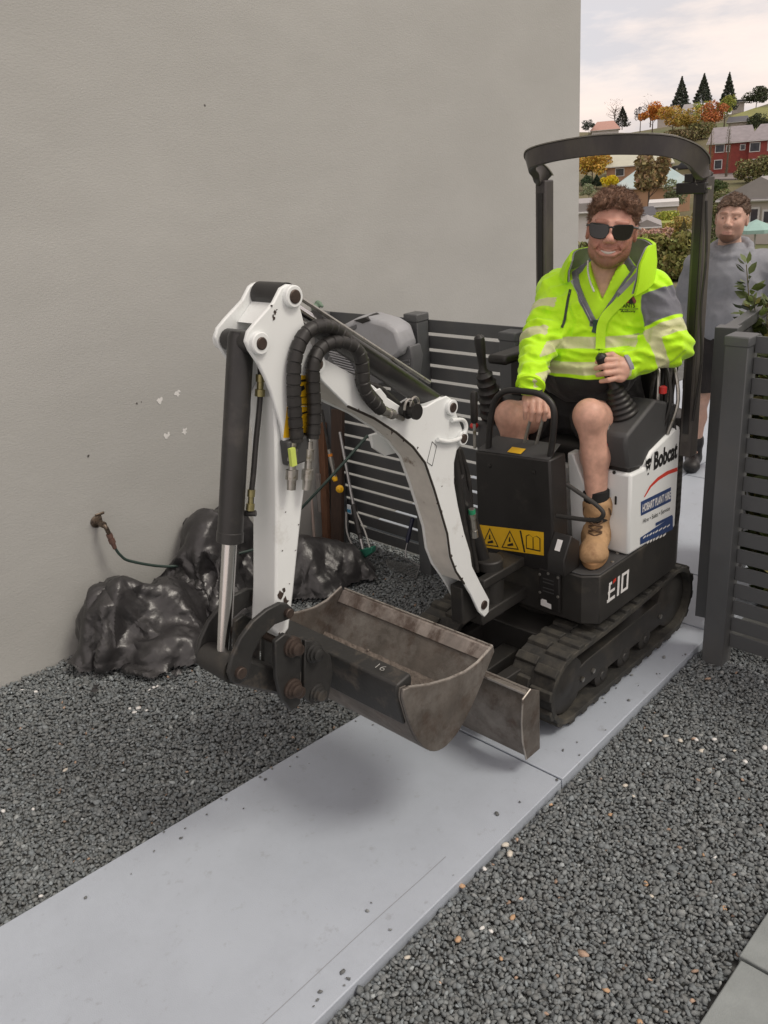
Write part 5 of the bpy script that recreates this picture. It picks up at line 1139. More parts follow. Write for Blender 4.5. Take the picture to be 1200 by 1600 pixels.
# shorts
m_short = mat('black_shorts', (.016, .0155, .016), .8, var=.25, scale=12, bump=.12, bscale=160)
sf = Field((-2.26, 2.74, .90), (-1.55, 3.4, 1.34), .007); sf.cap(pel + np.array([0, 0, .03]), pel + np.array([.01, -.03, .16]), .205, .19, .03)
for h_, k_ in ((RH_, RK), (LH_, LK)):
    e_ = h_ + (k_ - h_) * .66; sf.cap(h_, e_, .118, .104, .05)
folds(sf, .004, 21)
for h_, k_ in ((RH_, RK), (LH_, LK)):
    d_ = (k_ - h_) / np.linalg.norm(k_ - h_); e_ = h_ + (k_ - h_) * .68
    sf.cut(lambda x, y, z: np.where((x - CXM) * (h_[0] - CXM) > 0, (x - e_[0]) * d_[0] + (y - e_[1]) * d_[1] + (z - e_[2]) * d_[2], -1.))
v, q = sf.mesh(); sho = np_obj('shorts', v, q, m_short, driver)
pz = [ony(x, y, 2.96) for x, y in ((890, 606), (900, 609), (912, 609), (922, 606))]; build(MB().tube(pz, .004, 6), 'pocket_edge', mat('grey_piping', (.25, .25, .25), .6), sho)
# boots
m_boot = mat('tan_boot', (.44, .275, .14), .75, var=.18, scale=14, bump=.15, bscale=180, dirt=(.22, .12, .055), damt=.38, dscale=14, dsoft=.1)
m_sole = mat('boot_sole', (.27, .15, .065), .8, var=.2, scale=20)
def boot(ank, fwd, name='boot'):
    F_ = frame(fwd); o = np.array([ank[0], ank[1], .592]); w = lambda a, b, c: o + a * F_[0] + b * F_[1] + c * F_[2]
    f = Field(o - np.array([.2, .2, .01]), o + np.array([.2, .2, .3]), .005)
    f.cap(w(0, -.035, .07), w(0, -.005, .19), .052, .055, .03); f.cap(w(0, -.04, .05), w(0, .02, .075), .047, .05, .03); f.cap(w(0, .02, .062), w(.0, .10, .045), .052, .050, .03); f.ell(w(0, .135, .045), (.056, .056, .046), .03); f.cap(w(0, -.01, .185), w(0, -.01, .20), .061, .061, .01)
    f.cap(w(0, -.012, .20), w(0, -.014, .235), .050, .050, .006, 's'); folds(f, .0018, 31); f.cut(lambda x, y, z: .592 + .018 - z); v, q = f.mesh(); b = np_obj(name, v, q, m_boot, driver)
    s_ = []
    for t in np.linspace(0, 2 * pi, 28, endpoint=False):
        a = .055 * cos(t) * (1 - .18 * (sin(t) < 0)); bb_ = .055 + .14 * sin(t); s_.append(tuple(w(a, bb_, 0)[:2]))
    build(MB().pz(s_, .592, .592 + .028), 'sole', m_sole, b, bevel=.006)
    mb = MB()
    for i in range(7):
        t = i / 6; yy = .085 - .075 * t; zz = .098 + .105 * t; hw_2 = .026
        for q_ in (-1, 1): mb.tube(catmull([w(-q_ * hw_2, yy - .008, zz - .006), w(0, yy + .006, zz + .004), w(q_ * hw_2, yy - .014, zz + .010)], 3), .0036, 6)
    mb.tube(catmull([w(-.02, .02, .205), w(-.045, .03, .20), w(-.05, .02, .17)], 4), .0028, 6); mb.tube(catmull([w(.02, .02, .205), w(.05, .03, .195), w(.056, .02, .165)], 4), .0028, 6)
    build(mb, 'laces', mat('dark_lace', (.09, .05, .025), .8), b)
    build(MB().lathe(w(0, -.012, .19), (0, 0, 1), [(0, .047), (.062, .046), (.074, .048), (.078, .040)], 20), 'sock', mat('black_sock', (.013, .013, .013), .9, bump=.1, bscale=300), b); return b
boot(LA_ + np.array([0.0, .0, 0]), (.44, -.90)); boot(RA_, (-.05, -1))
for k_, a_ in ((LK, LA_), (RK, RA_)):
    c_ = k_ + (a_ - k_) * .36 + np.array([0, .022, 0]); build(MB().tube([a_ + (c_ - a_) * .1, a_ + (c_ - a_) * .40, a_ + (c_ - a_) * .52, a_ + (c_ - a_) * .535], [.049, .0515, .053, .046], 22), 'sock', mat('black_sock', (.013, .013, .013), .9), driver)
# hair, glasses, teeth, bead chain
def curls(O, A, s, n, base_r, m, parent, style):
    w = lambda p: np.array(O) + s * (np.array(p) @ A); f = Field(np.array(O) - .17, np.array(O) + .19, .004); r = np.random.default_rng(5)
    f.ell(w((0, -.026, .032)), np.array((.083, .102, .082)) * s, .01, 'u', A)
    for _ in range(n):
        a = r.uniform(-pi, pi); b = r.uniform(.25, 1.45) if style == 'curly' else r.uniform(.5, 1.45); p = np.array([.080 * cos(b) * sin(a), -.026 + .100 * cos(b) * cos(a), .032 + .080 * sin(b)])
        rr = r.uniform(.009, .017) * base_r; p = p * (1 + r.uniform(0, .07)); f.ell(w(p), np.array((rr, rr * 1.2, rr)) * s, .006, 'u', A)
    if style == 'curly':
        for _ in range(30): f.ell(w((r.uniform(-.066, .066), r.uniform(.035, .080), r.uniform(.076, .100))), np.full(3, r.uniform(.008, .015)) * s, .005, 'u', A)
    else:
        for i in range(14): t = i / 13; f.cap(w((-.045 + .095 * t, .030, .098)), w((-.070 + .10 * t, .078 + .006 * sin(3 * t), .050 - .016 * sin(pi * t * .8) + .028 * t)), .012 * s, .005 * s, .005)
    f.disp(lambda x, y, z: (.0035 if style == 'curly' else .0015) * vnoise(x * 120, y * 120, z * 120, 4) + .0025 * vnoise(x * 240, y * 240, z * 210, 6))
    Om = np.array(O)
    def cutf(x, y, z):
        p = [(x - Om[0]), (y - Om[1]), (z - Om[2])]; l = [(A[i][0] * p[0] + A[i][1] * p[1] + A[i][2] * p[2]) / s for i in range(3)]
        ax_ = np.abs(l[0]); line = np.where(l[1] > .02, .060 + .010 * np.cos(l[0] * 45) * (1 if style == 'curly' else .4) - np.clip(ax_ - .052, 0, .1) * 1.6, np.where(l[1] > -.012, -.012 + (l[1] + .012) * 1.2, -.062))
        return (line - l[2]) * .8 * s
    f.cut(cutf); v, q = f.mesh(); hr = np_obj('hair', v, q, m, parent)
    if style == 'curly': strands(hr, v, q, np.ones(len(q), bool), 9000, .014, .0009, .22, m, 3, lay=.8)
    else: strands(hr, v, q, np.ones(len(q), bool), 6000, .011, .0009, .12, m, 4, lay=.85)
    return hr
curls(HO, HA, HS, 150, 1.0, m_hair1, driver, 'curly')
def glasses():
    m_l = glassy('dark_lens', (.006, .006, .007), .10); m_f = mat('black_frame', (.012, .012, .012), .3); mb = MB(); base = None
    for q_ in (-1, 1):
        P = []; 
        for a, b in ((.006, .014), (.018, .019), (.050, .021), (.069, .019), (.067, -.004), (.060, -.019), (.040, -.024), (.020, -.022), (.009, -.010)): P.append(hw_((q_ * a, .108 - 5.0 * a * a, b - .006)))
        P = catmull(P + [P[0]], 3)[:-1]; c = np.mean(P, axis=0); n = len(P); o = HA[1] * .004 * HS; V = P + [p + o for p in P]
        F = [tuple(range(n)) if q_ < 0 else tuple(range(n))[::-1], tuple(range(n, 2 * n))] + [(i, (i + 1) % n, n + (i + 1) % n, n + i) for i in range(n)]
        l = build(MB().add(V, F), 'lens', m_l, driver if base is None else driver, smooth=40)
        mb.tube(P, .0032, 6, closed=True); mb.tube([hw_((q_ * .067, .087, .010)), hw_((q_ * .080, .06, .008)), hw_((q_ * .085, .0, .004))], .004, 6)
    mb.tube([hw_((-.009, .110, .006)), hw_((0, .112, .008)), hw_((.009, .110, .006))], .0038, 6)
    build(mb, 'sunglasses', m_f, driver)
glasses()
build(MB().tube(catmull([hw_((-.031, .0775, -.0665)), hw_((-.014, .0885, -.0735)), hw_((0, .091, -.0755)), hw_((.014, .0885, -.0735)), hw_((.031, .0775, -.0665))], 4), [.0015 + .0045 * sin(pi * (i + 1) / 18) for i in range(17)], 8), 'teeth', mat('teeth', (.55, .51, .45), .35), driver)
mb = MB()
for p in catmull([hw_((-.066, .0, -.115)), hw_((-.060, .035, -.145)), hw_((-.046, .060, -.178)), hw_((-.030, .072, -.205))], 6): mb.sphere(p, .0040, 8, 6)
build(mb, 'bead_chain', mat('white_beads', (.7, .68, .66), .3), driver)

# ---------------------------------------------------------------- the man by the gate
PA = frame((.36, -.93), roll=radians(-1)); PO = np.array([-2.392, 5.555, 1.655]); PS = 1.14
hv, hq, hloc, pw_ = make_head(PO, frame((.24, -.97), roll=radians(5), pitch=radians(2)), PS, False, .0035, neck=(0, -.06, -.15))
P0_ = np.array([-2.40, 5.60, 0.0]); at2 = lambda a, b, c: P0_ + a * PA[0] + b * PA[1] + np.array([0, 0, c])
bf = Field((-2.95, 5.3, -.02), (-1.85, 6.0, 1.6), .009)
bf.cap(at2(0, 0, .9), at2(0, -.01, 1.22), .14, .13); bf.cap(at2(0, -.02, 1.22), at2(0, -.01, 1.5), .09, .056, .03)
for q_ in (-1, 1):
    hp_, kn_, an_ = at2(q_ * .10, 0, .90), at2(q_ * .135, .03, .50), at2(q_ * .15, .0, .09)
    bf.cap(hp_, kn_, .095, .066, .04); c_ = kn_ + (an_ - kn_) * .35 + PA[1] * -.02; bf.cap(kn_, c_, .060, .060, .03); bf.cap(c_, an_, .058, .040, .03)
    sh_, el_, wr_ = at2(q_ * .20, 0, 1.35), at2(q_ * .262, -.03, 1.13), at2(q_ * .225, .08, .90); bf.cap(sh_, el_, .05, .042); bf.cap(el_, wr_, .04, .03)
    f_ = wr_ + np.array([0, 0, -.05]); bf.ell(f_, (.028, .03, .05), .02)
    for i in range(4): t0 = f_ + PA[1] * (.03 - .02 * i) + np.array([0, 0, -.03]); bf.cap(t0, t0 + PA[1] * .006 + np.array([0, 0, -.055]), .0105, .008, .006)
bv, bq = bf.mesh(); V_, F_ = merge([(hv, hq), (bv, bq)]); bz, lz, fz = face_zones(hloc, .95, True); pad = len(V_) - len(hv)
m_skin2 = zmat('pale_skin', (.60, .40, .315), [('beard', (.15, .08, .05)), ('lips', (.5, .24, .2)), ('flush', (.62, .36, .28))], .55, bump=.06, bscale=300, var=.06, scale=30, sss=.08, soft=.5)
man = np_obj('person', V_, F_, m_skin2, base=P0_, attrs={'beard': fill(bz), 'lips': fill(lz), 'flush': np.r_[fz, np.full(pad, -.3)]}, label='bearded man in grey hoodie and black shorts standing behind the excavator by the gate', category='person')
m_hood = mat('grey_hoodie', (.25, .26, .285), .9, var=.12, scale=40, bump=.15, bscale=250, dirt=(.30, .32, .36), damt=.4, dscale=3, dsoft=.2)
jf2 = Field((-2.95, 5.3, .80), (-1.85, 6.0, 1.62), .0085)
jf2.ell(at2(0, 0, 1.27), (.225, .175, .20), .04); jf2.ell(at2(0, .02, 1.02), (.225, .185, .20), .08); jf2.cap(at2(-.165, -.01, 1.36), at2(.165, -.01, 1.36), .088, .088, .06); jf2.cap(at2(0, 0, 1.38), at2(0, .0, 1.425), .11, .09, .05)
for q_ in (-1, 1): jf2.cap(at2(q_ * .205, 0, 1.36), at2(q_ * .262, -.03, 1.13), .088, .072, .04); jf2.cap(at2(q_ * .262, -.03, 1.13), at2(q_ * .225, .08, .92), .07, .05, .03)
for a in np.linspace(0, 2 * pi, 16, endpoint=False): jf2.cap(at2(.110 * sin(a), .005 + .098 * cos(a), 1.462 - .045 * cos(a)), at2(.110 * sin(a + .4), .005 + .098 * cos(a + .4), 1.462 - .045 * cos(a + .4)), .030, .030, .005)
folds(jf2, .005, 41, .8); jf2.cut(lambda x, y, z: .872 - z); v, q = jf2.mesh(); hoodie = np_obj('hoodie', v, q, m_hood, man)
p = onz(1160, 415, 1.40); pl = ony(1161, 412, 5.45); mb = MB()
c = at2(.115, .172, 1.395)
build(decal(MB(), c, PA[0], (0, 0, 1), PA[1], [(-.016, 0), (.004, .006), (.014, .022), (.006, .010), (.012, -.008), (.002, .001)], lift=.012), 'chest_mark', m_wprint, man, smooth=0)
sf = Field((-2.85, 5.35, .5), (-1.95, 5.95, 1.0), .009); sf.cap(at2(0, 0, .86), at2(0, 0, .95), .19, .19, .04)
for q_ in (-1, 1): sf.cap(at2(q_ * .10, 0, .85), at2(q_ * .135, .02, .54), .125, .115, .03)
folds(sf, .005, 51, .8); sf.cut(lambda x, y, z: .555 - z); v, q = sf.mesh(); np_obj('shorts', v, q, mat('dark_shorts', (.022, .019, .019), .85, var=.2, scale=14, bump=.1, bscale=160), man)
m_wb = mat('black_work_boot', (.017, .016, .016), .5, var=.3, scale=20, bump=.1, bscale=150)
for q_ in (-1, 1):
    o = at2(q_ * .15, .0, 0); f = Field(o - np.array([.2, .2, .0]), o + np.array([.2, .2, .3]), .007); w = lambda a, b, c: o + a * PA[0] + b * PA[1] + np.array([0, 0, c])
    f.cap(w(0, -.03, .06), w(0, -.01, .17), .055, .058, .03); f.cap(w(0, -.03, .05), w(0, .10, .042), .05, .048, .03); f.ell(w(0, .13, .045), (.055, .055, .045), .03); f.cap(w(0, -.01, .17), w(0, -.01, .19), .064, .064, .01); f.cut(lambda x, y, z: .004 - z); v, q = f.mesh(); b_ = np_obj('boot', v, q, m_wb, man)
    build(MB().lathe(w(0, -.01, .15), (0, 0, 1), [(0, .05), (.08, .052), (.084, .046)], 16), 'sock', mat('black_sock', (.013, .013, .013), .9), b_)
curls(PO, frame((.24, -.97), roll=radians(5), pitch=radians(2)), PS, 60, .7, m_hair2, man, 'fringe')
for q_ in (-1, 1): build(MB().sphere(pw_((q_ * .032, .0808, -.001)), .0062 * PS, 8, 6, (1, 1, .5)), 'eye', mat('eye', (.05, .04, .035), .2), man)
# ================================================================== THINGS IN THE YARD
# ---- wall tap and hose
tp = onx(150, 815, wx(1.75)); tp[0] = wx(tp[1]); m_brass = mat('weathered_brass', (.16, .125, .095), .45, metal=.7, var=.3, scale=50, dirt=(.07, .055, .045), damt=.45, dscale=40)
tap = thing('garden_tap', tuple(tp), 'weathered brass garden tap on the beige wall', 'tap')
build(MB().lathe(tp + np.array([.001, 0, 0]), (1, 0, 0), [(0, .03), (.004, .03), (.008, .024), (.01, .012), (.05, .012), (.055, .016), (.075, .016), (.078, .008)], 20), 'tap_body', m_brass, tap)
build(MB().tube([tp + np.array([.055, 0, .01]), tp + np.array([.055, 0, .045])], .007, 10), 'spindle', m_brass, tap)
build(MB().box(tp + np.array([.055, 0, .052]), (.008, .05, .014)), 'tap_handle', m_brass, tap, bevel=.004)
sp0 = tp + np.array([.065, .0, 0]); sp1 = tp + np.array([.085, .012, -.045]); build(MB().tube(catmull([sp0, sp0 + np.array([.018, .004, -.012]), sp1], 4), .011, 12), 'spout', m_brass, tap)
m_hosec = mat('hose_connector', (.12, .065, .05), .6, var=.3, scale=40); m_gh = mat('green_hose', (.028, .05, .042), .45, var=.2, scale=20)
hs = [sp1 + np.array([.0, .0, -.004]), sp1 + np.array([.008, .010, -.075]), sp1 + np.array([.012, .03, -.125]), onx(205, 877, wx(2) + .10), onx(260, 885, wx(2) + .12), onx(320, 878, wx(2) + .18), onx(360, 868, wx(2) + .25), onx(420, 848, -3.42), onx(470, 795, -3.2), onx(520, 742, -3.05), onx(575, 680, -2.97)]
hz_ = thing('garden_hose', tuple(sp1), 'dark green garden hose running from the wall tap over the black bag', 'hose')
build(MB().tube(catmull(hs[1:], 8), .0072, 10), 'hose', m_gh, hz_)
d0 = hs[1] - hs[0]; build(MB().lathe(hs[0], d0, [(0, .015), (.02, .015), (.021, .012), (.026, .012), (.027, .016), (.05, .016), (.051, .012), (.06, .011), (.08, .010)], 16), 'connector', m_hosec, hz_)
# ---- crumpled black plastic sheet along the wall
m_bag = mat('black_plastic_sheet', (.03, .029, .03), .36, var=.15, scale=5, spec=.7, bump=.25, bscale=45)
def drape(nu, nv, lu, lv, start, lumps, wall_x, seed, steps=110, iters=7):
    """settle a thin sheet of nu x nv points over lumps, ground and wall (position based)"""
    g = np.random.default_rng(seed); U, Vv = np.meshgrid(np.linspace(0, 1, nu), np.linspace(0, 1, nv), indexing='ij'); P = start(U, Vv, g); V = np.zeros_like(P); du, dv = lu / (nu - 1), lv / (nv - 1); dd = hypot(du, dv)
    def pas(P, a, b, L, k, only_long=False):
        d = P[b] - P[a]; l = np.linalg.norm(d, axis=-1, keepdims=True) + 1e-9; c = (l - L)
        if only_long: c = np.maximum(c, 0)
        d = d * (.5 * k * c / l); P[a] += d; P[b] -= d
    S_ = slice; sets = []
    for o in (0, 1):
        n_ = (nu - o) // 2; sets.append(((S_(o, o + 2 * n_, 2),), (S_(o + 1, o + 2 * n_, 2),), du, 1.)); n2 = (nv - o) // 2; sets.append(((S_(None), S_(o, o + 2 * n2, 2)), (S_(None), S_(o + 1, o + 2 * n2, 2)), dv, 1.))
    for o in (0, 1):
        n_ = (nu - o) // 2; A, B = S_(o, o + 2 * n_, 2), S_(o + 1, o + 2 * n_, 2); sets.append(((A, S_(0, nv - 1)), (B, S_(1, nv)), dd, .6)); sets.append(((A, S_(1, nv)), (B, S_(0, nv - 1)), dd, .6))
    for o in range(4):      # bending over four points keeps panels flat between the folds
        iu = np.arange(o, nu - 4, 8); iv = np.arange(o, nv - 4, 8)
        for q in (0, 4): 
            a = iu + q; a = a[a + 4 < nu]; sets.append(((a,), (a + 4,), 4 * du, .10)); b = iv + q; b = b[b + 4 < nv]; sets.append(((S_(None), b), (S_(None), b + 4), 4 * dv, .10))
    dt = .012
    for st_ in range(steps):
        V[..., 2] -= 9.8 * dt; V *= .965; Q = P + V * dt
        for it in range(iters):
            for a, b, L_, k in sets: pas(Q, a, b, L_, k)
            for c, r in lumps:
                d = (Q - c) / r; l = np.linalg.norm(d, axis=-1, keepdims=True); Q = np.where(l < 1, c + d / (l + 1e-9) * r, Q)
            Q[..., 2] = np.maximum(Q[..., 2], -.030); Q[..., 0] = np.maximum(Q[..., 0], wall_x)
        V = (Q - P) / dt; gr_ = Q[..., 2] < -.024; V[gr_] *= .3; P = Q
        for c, r in lumps: V[np.linalg.norm((Q - c) / r, axis=-1) < 1.02] *= .35
    return P
def facets(T, S, nu, nv, sd):
    """piecewise flat relief between random heights: crisp creases"""
    g = np.random.default_rng(sd); H = g.normal(0, 1, (nu + 3, nv + 3)); u = np.clip(T * nu + .45 * np.sin(S * nv * .9 + sd) + .5, 0, nu + 1.99); v = np.clip(S * nv + .45 * np.sin(T * nu * .8 + sd * 2) + .5, 0, nv + 1.99)
    i0 = np.floor(u).astype(int); j0 = np.floor(v).astype(int); a = u - i0; b = v - j0; fl = (i0 * 3 + j0) % 2 == 0; a = np.where(fl, a, 1 - a); iL = np.where(fl, i0, i0 + 1); iR = np.where(fl, i0 + 1, i0)
    h00, h10, h01, h11 = H[iL, j0], H[iR, j0], H[iL, j0 + 1], H[iR, j0 + 1]
    return np.where(a + b > 1, h11 + (1 - a) * (h01 - h11) + (1 - b) * (h10 - h11), h00 + a * (h10 - h00) + b * (h01 - h00))
def bag(name, P, label, k=1.):
    nu, nv = P.shape[:2]
    def up2(A, ax):       # twice the points along one direction, so creases stay narrow
        A = np.moveaxis(A, ax, 0); B = np.empty((2 * len(A) - 1,) + A.shape[1:]); B[::2] = A; B[1::2] = (A[1:] + A[:-1]) / 2; return np.moveaxis(B, 0, ax)
    P = up2(up2(P, 0), 1); nu, nv = P.shape[:2]; T, S = np.meshgrid(np.linspace(0, 1, nu), np.linspace(0, 1, nv), indexing='ij')
    n = np.cross(np.gradient(P, axis=0), np.gradient(P, axis=1)); n /= np.linalg.norm(n, axis=-1)[..., None] + 1e-9; n *= np.sign(n[..., 2:3].mean() + 1e-9)
    d = .020 * facets(T, S, int(9 * k), int(13 * k), 3) + .0065 * facets(T, S, int(19 * k), int(28 * k), 4) + .0014 * facets(T, S, int(42 * k), int(60 * k), 5)
    P = P + n * (d * np.clip((P[..., 2] + .03) / .05, .1, 1))[..., None]; P[..., 2] = np.maximum(P[..., 2], -.032); P[..., 0] = np.maximum(P[..., 0], wx(P[..., 1]) + .004); I = np.arange(nu * nv).reshape(nu, nv); F = np.stack([I[:-1, :-1], I[1:, :-1], I[1:, 1:], I[:-1, 1:]], -1).reshape(-1, 4); P = P.reshape(-1, 3); F = F[P[F][:, :, 2].max(1) > .008]
    o = np_obj(name, P, F, m_bag, base=(P[:, 0].mean(), P[:, 1].mean(), -.04), label=label, category='plastic sheet'); o.data.set_sharp_from_angle(angle=radians(24)); return o
A3 = lambda *q: np.array(q, float)
X0 = wx(1.9) + .012
def st1(U, Vv, g): return np.stack([X0 + .02 + U * .70 + .012 * np.sin(Vv * 40 + U * 5), 1.36 + Vv * 1.27 + .012 * np.sin(U * 35 + 3 * Vv), .60 + .06 * np.sin(U * 23 + 3 * np.sin(Vv * 9)) + .06 * np.sin(Vv * 41 + 2 * np.sin(U * 11)) + .025 * g.normal(size=U.shape)], -1)
lumps1 = [(A3(X0 + .16, 1.66, .02), A3(.16, .17, .37)), (A3(X0 + .22, 1.92, .0), A3(.20, .17, .31)), (A3(X0 + .15, 2.24, .05), A3(.17, .2, .43)), (A3(X0 + .42, 1.80, -.03), A3(.16, .2, .17)), (A3(X0 + .42, 2.2, -.03), A3(.14, .2, .16)), (A3(X0 + .1, 2.45, .05), A3(.12, .14, .47))]
bag('plastic_sheet', drape(70, 104, 1.10, 1.72, st1, lumps1, X0, 3)[:, 5:], 'big crumpled black plastic sheet heaped against the beige wall')
def st2(U, Vv, g): return np.stack([-3.62 + U * .44 + .12 * Vv, 2.50 + Vv * .58 + .01 * np.sin(U * 30), .40 + .05 * np.sin(U * 13 + 2) + .05 * np.sin(Vv * 15) + .02 * g.normal(size=U.shape)], -1)
lumps2 = [(A3(-3.42, 2.66, .0), A3(.15, .13, .28)), (A3(-3.34, 2.88, -.02), A3(.16, .14, .22)), (A3(-3.25, 2.70, -.02), A3(.1, .12, .14))]
bag('plastic_sheet', drape(36, 44, .66, .82, st2, lumps2, -3.75, 5, 90), 'smaller black plastic bundle on the gravel behind the white dipper arm', .5)
# ---- outboard-like engine cover and bracket by the fence
m_cowl = mat('grey_cowl', (.36, .37, .39), .4, var=.06, scale=4, dirt=(.26, .26, .26), damt=.36, dscale=4, dsoft=.12); m_cowd = mat('dark_cowl', (.13, .135, .14), .5, var=.1, scale=6)
ce = ony(590, 545, 3.05)
cw = thing('motor_cover', (ce[0], ce[1], 1.13), 'light grey plastic motor cover with finned dark side, behind the boom', 'motor')
Q = lambda px_, py_, Y=3.0: ony(px_, py_, Y)
top = [Q(518, 520), Q(535, 508), Q(556, 497), Q(572, 496), Q(602, 505), Q(618, 515), Q(628, 545), Q(625, 556), Q(606, 567), Q(540, 563), Q(522, 545)]
build(MB().prism(top, (-.05, .17, 0)), 'cowl', m_cowl, cw, bevel=.022); build(MB().prism([Q(552, 501, 2.995), Q(570, 496, 2.995), Q(578, 501, 2.995), Q(566, 506, 2.995)], (-.03, .12, .004)), 'cowl_handle', m_black, cw, bevel=.004)
build(MB().prism([Q(522, 520, 2.995), Q(556, 507, 2.995), Q(556, 514, 2.995), Q(545, 520, 2.995)], (0, .01, 0)), 'cowl_panel', m_cowd, cw, bevel=.003)
build(MB().prism([Q(515, 552, 3.02), Q(540, 563, 3.02), Q(604, 567, 3.02), Q(600, 600, 3.02), Q(560, 610, 3.02), Q(505, 575, 3.02)], (-.04, .13, 0)), 'lower_cowl', m_cowd, cw, bevel=.01)
for k in range(7): a, b = Q(512 + k * 2.4, 548 + k * 4.4, 3.008), Q(542 + k * 2.4, 556 + k * 4.4, 3.008); build(MB().tube([a, b], .0035, 6), 'fin', m_cowl, cw)
build(MB().prism([Q(622, 545, 3.06), Q(640, 540, 3.06), Q(645, 560, 3.06), Q(640, 598, 3.06), Q(622, 600, 3.06), Q(616, 575, 3.06)], (0, .08, 0)), 'clamp_bracket', m_cowd, cw, bevel=.008)
for k in range(4): a, b = Q(614, 566 + 6 * k, 3.05), Q(640, 563 + 6 * k, 3.05); build(MB().tube([a, b], .005, 6), 'fin', m_cowd, cw)
build(MB().bb((-3.22, 3.14, 1.13), (-3.02, 3.285, 1.17)), 'mounting_bracket', m_cowd, cw, bevel=.005)
# second dark post with a shoulder, in front of the fence
dp = thing('steel_bracket', (-3.03, 3.15, 1.02), 'dark angled steel bracket fixed to the slat fence beside the grey motor', 'bracket')
build(MB().py([(-3.07, 1.02), (-2.98, 1.02), (-2.98, 1.22), (-2.995, 1.255), (-3.02, 1.262), (-3.14, 1.262), (-3.14, 1.19), (-3.07, 1.19)], 3.12, 3.288), 'bracket_body', m_fence, dp, bevel=.006)
# ---- cloth on the fence corner
cl = Field(ony(488, 478, 3.27) - .16, ony(488, 478, 3.27) + .16, .006); c0 = ony(487, 479, 3.27); rr = random.Random(4)
cl.ell(c0, (.055, .04, .028), .01)
for _ in range(14): p = c0 + np.array([rr.uniform(-.06, .06), rr.uniform(-.03, .03), rr.uniform(-.03, .03)]); cl.cap(p, p + np.array([rr.uniform(-.05, .05), rr.uniform(-.02, .02), rr.uniform(-.05, .03)]), .014, .01, .008)
v, q = cl.mesh(); np_obj('rag', v, q, mat('pale_green_cloth', (.17, .24, .18), .9, var=.15, scale=40, bump=.2, bscale=200), base=tuple(c0), label='pale green rag draped on the corner of the slat fence', category='rag')
# ---- tools leaning on the fence
m_wood = mat('brown_timber', (.13, .062, .032), .8, var=.3, scale=8, stretch=(8, 8, 1), bump=.15, bscale=40); m_steel = mat('tool_steel', (.4, .4, .4), .35, metal=.9, var=.1, scale=10)
def lean(name, a, b, w, th, m, label, cat, Ya=3.2, Yb=3.05):
    p, q = ony(*a, Ya), ony(*b, Yb); t = thing(name, tuple(q), label, cat); d = p - q; L_ = np.linalg.norm(d); d /= L_; u = np.array([1., 0, 0]); u -= d * (u @ d); u /= np.linalg.norm(u); n = np.cross(u, d); M_ = np.stack([u, n, d], 1)
    build(MB().box((p + q) / 2, (w, th, L_), M_), 'board', m, t, bevel=.003); return t, p, q
lean('timber_board', (503, 660), (512, 872), .05, .03, m_wood, 'brown timber board leaning behind the yellow capped hose', 'board')
lean('timber_board', (528, 640), (527, 868), .09, .025, mat('dark_timber', (.055, .035, .026), .85, var=.3, scale=9, stretch=(8, 8, 1)), 'wide dark stained board leaning beside the chrome pole', 'board')
lean('metal_strip', (486, 770), (493, 868), .016, .012, mat('pinkish_strip', (.40, .33, .29), .6, var=.15), 'thin pale metal strip leaning beside the dipper arm', 'metal strip', 3.1, 3.0)
lean('grey_board', (497, 740), (501, 800), .03, .02, mat('grey_board', (.24, .225, .21), .8, var=.2), 'short grey board offcut behind the hose couplers', 'board', 3.12, 3.1)
lop = thing('pole_tool', tuple(ony(566, 866, 2.98)), 'telescopic pole tool with chrome shaft, black grip and green jaw', 'tool')
pA_, pB_, pC_ = ony(531, 675, 3.14), ony(552, 788, 3.06), ony(567, 858, 3.0)
build(MB().cyl(pA_, pB_, .009, 12), 'shaft', m_steel, lop); build(MB().lathe(pB_, pC_ - pB_, [(0, .012), (.005, .017), (.17, .018), (.175, .014), (.2, .014)], 14), 'grip', m_black, lop)
build(MB().cyl(pB_ + (pC_ - pB_) * .7, pC_, .011, 12), 'lower_shaft', m_steel, lop); gl0 = ony(546, 796, 3.045)
build(MB().box(gl0, (.03, .008, .055), np.eye(3)), 'label_sleeve', mat('white_label', (.6, .66, .7), .5), lop, bevel=.002); build(MB().box(gl0 + np.array([0, -.005, -.008]), (.026, .003, .02)), 'label_print', mat('blue_label', (.03, .22, .38), .5), lop)
for q_ in (-1, 1): build(MB().tube(catmull([ony(549 + 8 * q_, 800, 3.05), ony(556 + 14 * q_, 830, 3.03), ony(565 + 13 * q_, 856, 3.0)], 5), .005, 8), 'side_rod', mat('pale_rod', (.42, .42, .4), .5), lop)
m_grn = mat('green_plastic', (.035, .19, .13), .45, var=.1)
build(MB().prism([ony(x, y, 2.99) for x, y in ((551, 864), (562, 859), (581, 855), (581, 864), (570, 872), (556, 874))], (0, .035, 0)), 'jaw', m_grn, lop, bevel=.005); build(MB().tube(catmull([ony(525, 874, 2.95), ony(538, 868, 2.97), ony(556, 868, 2.99)], 4), .004, 8), 'spike', m_dark, lop)
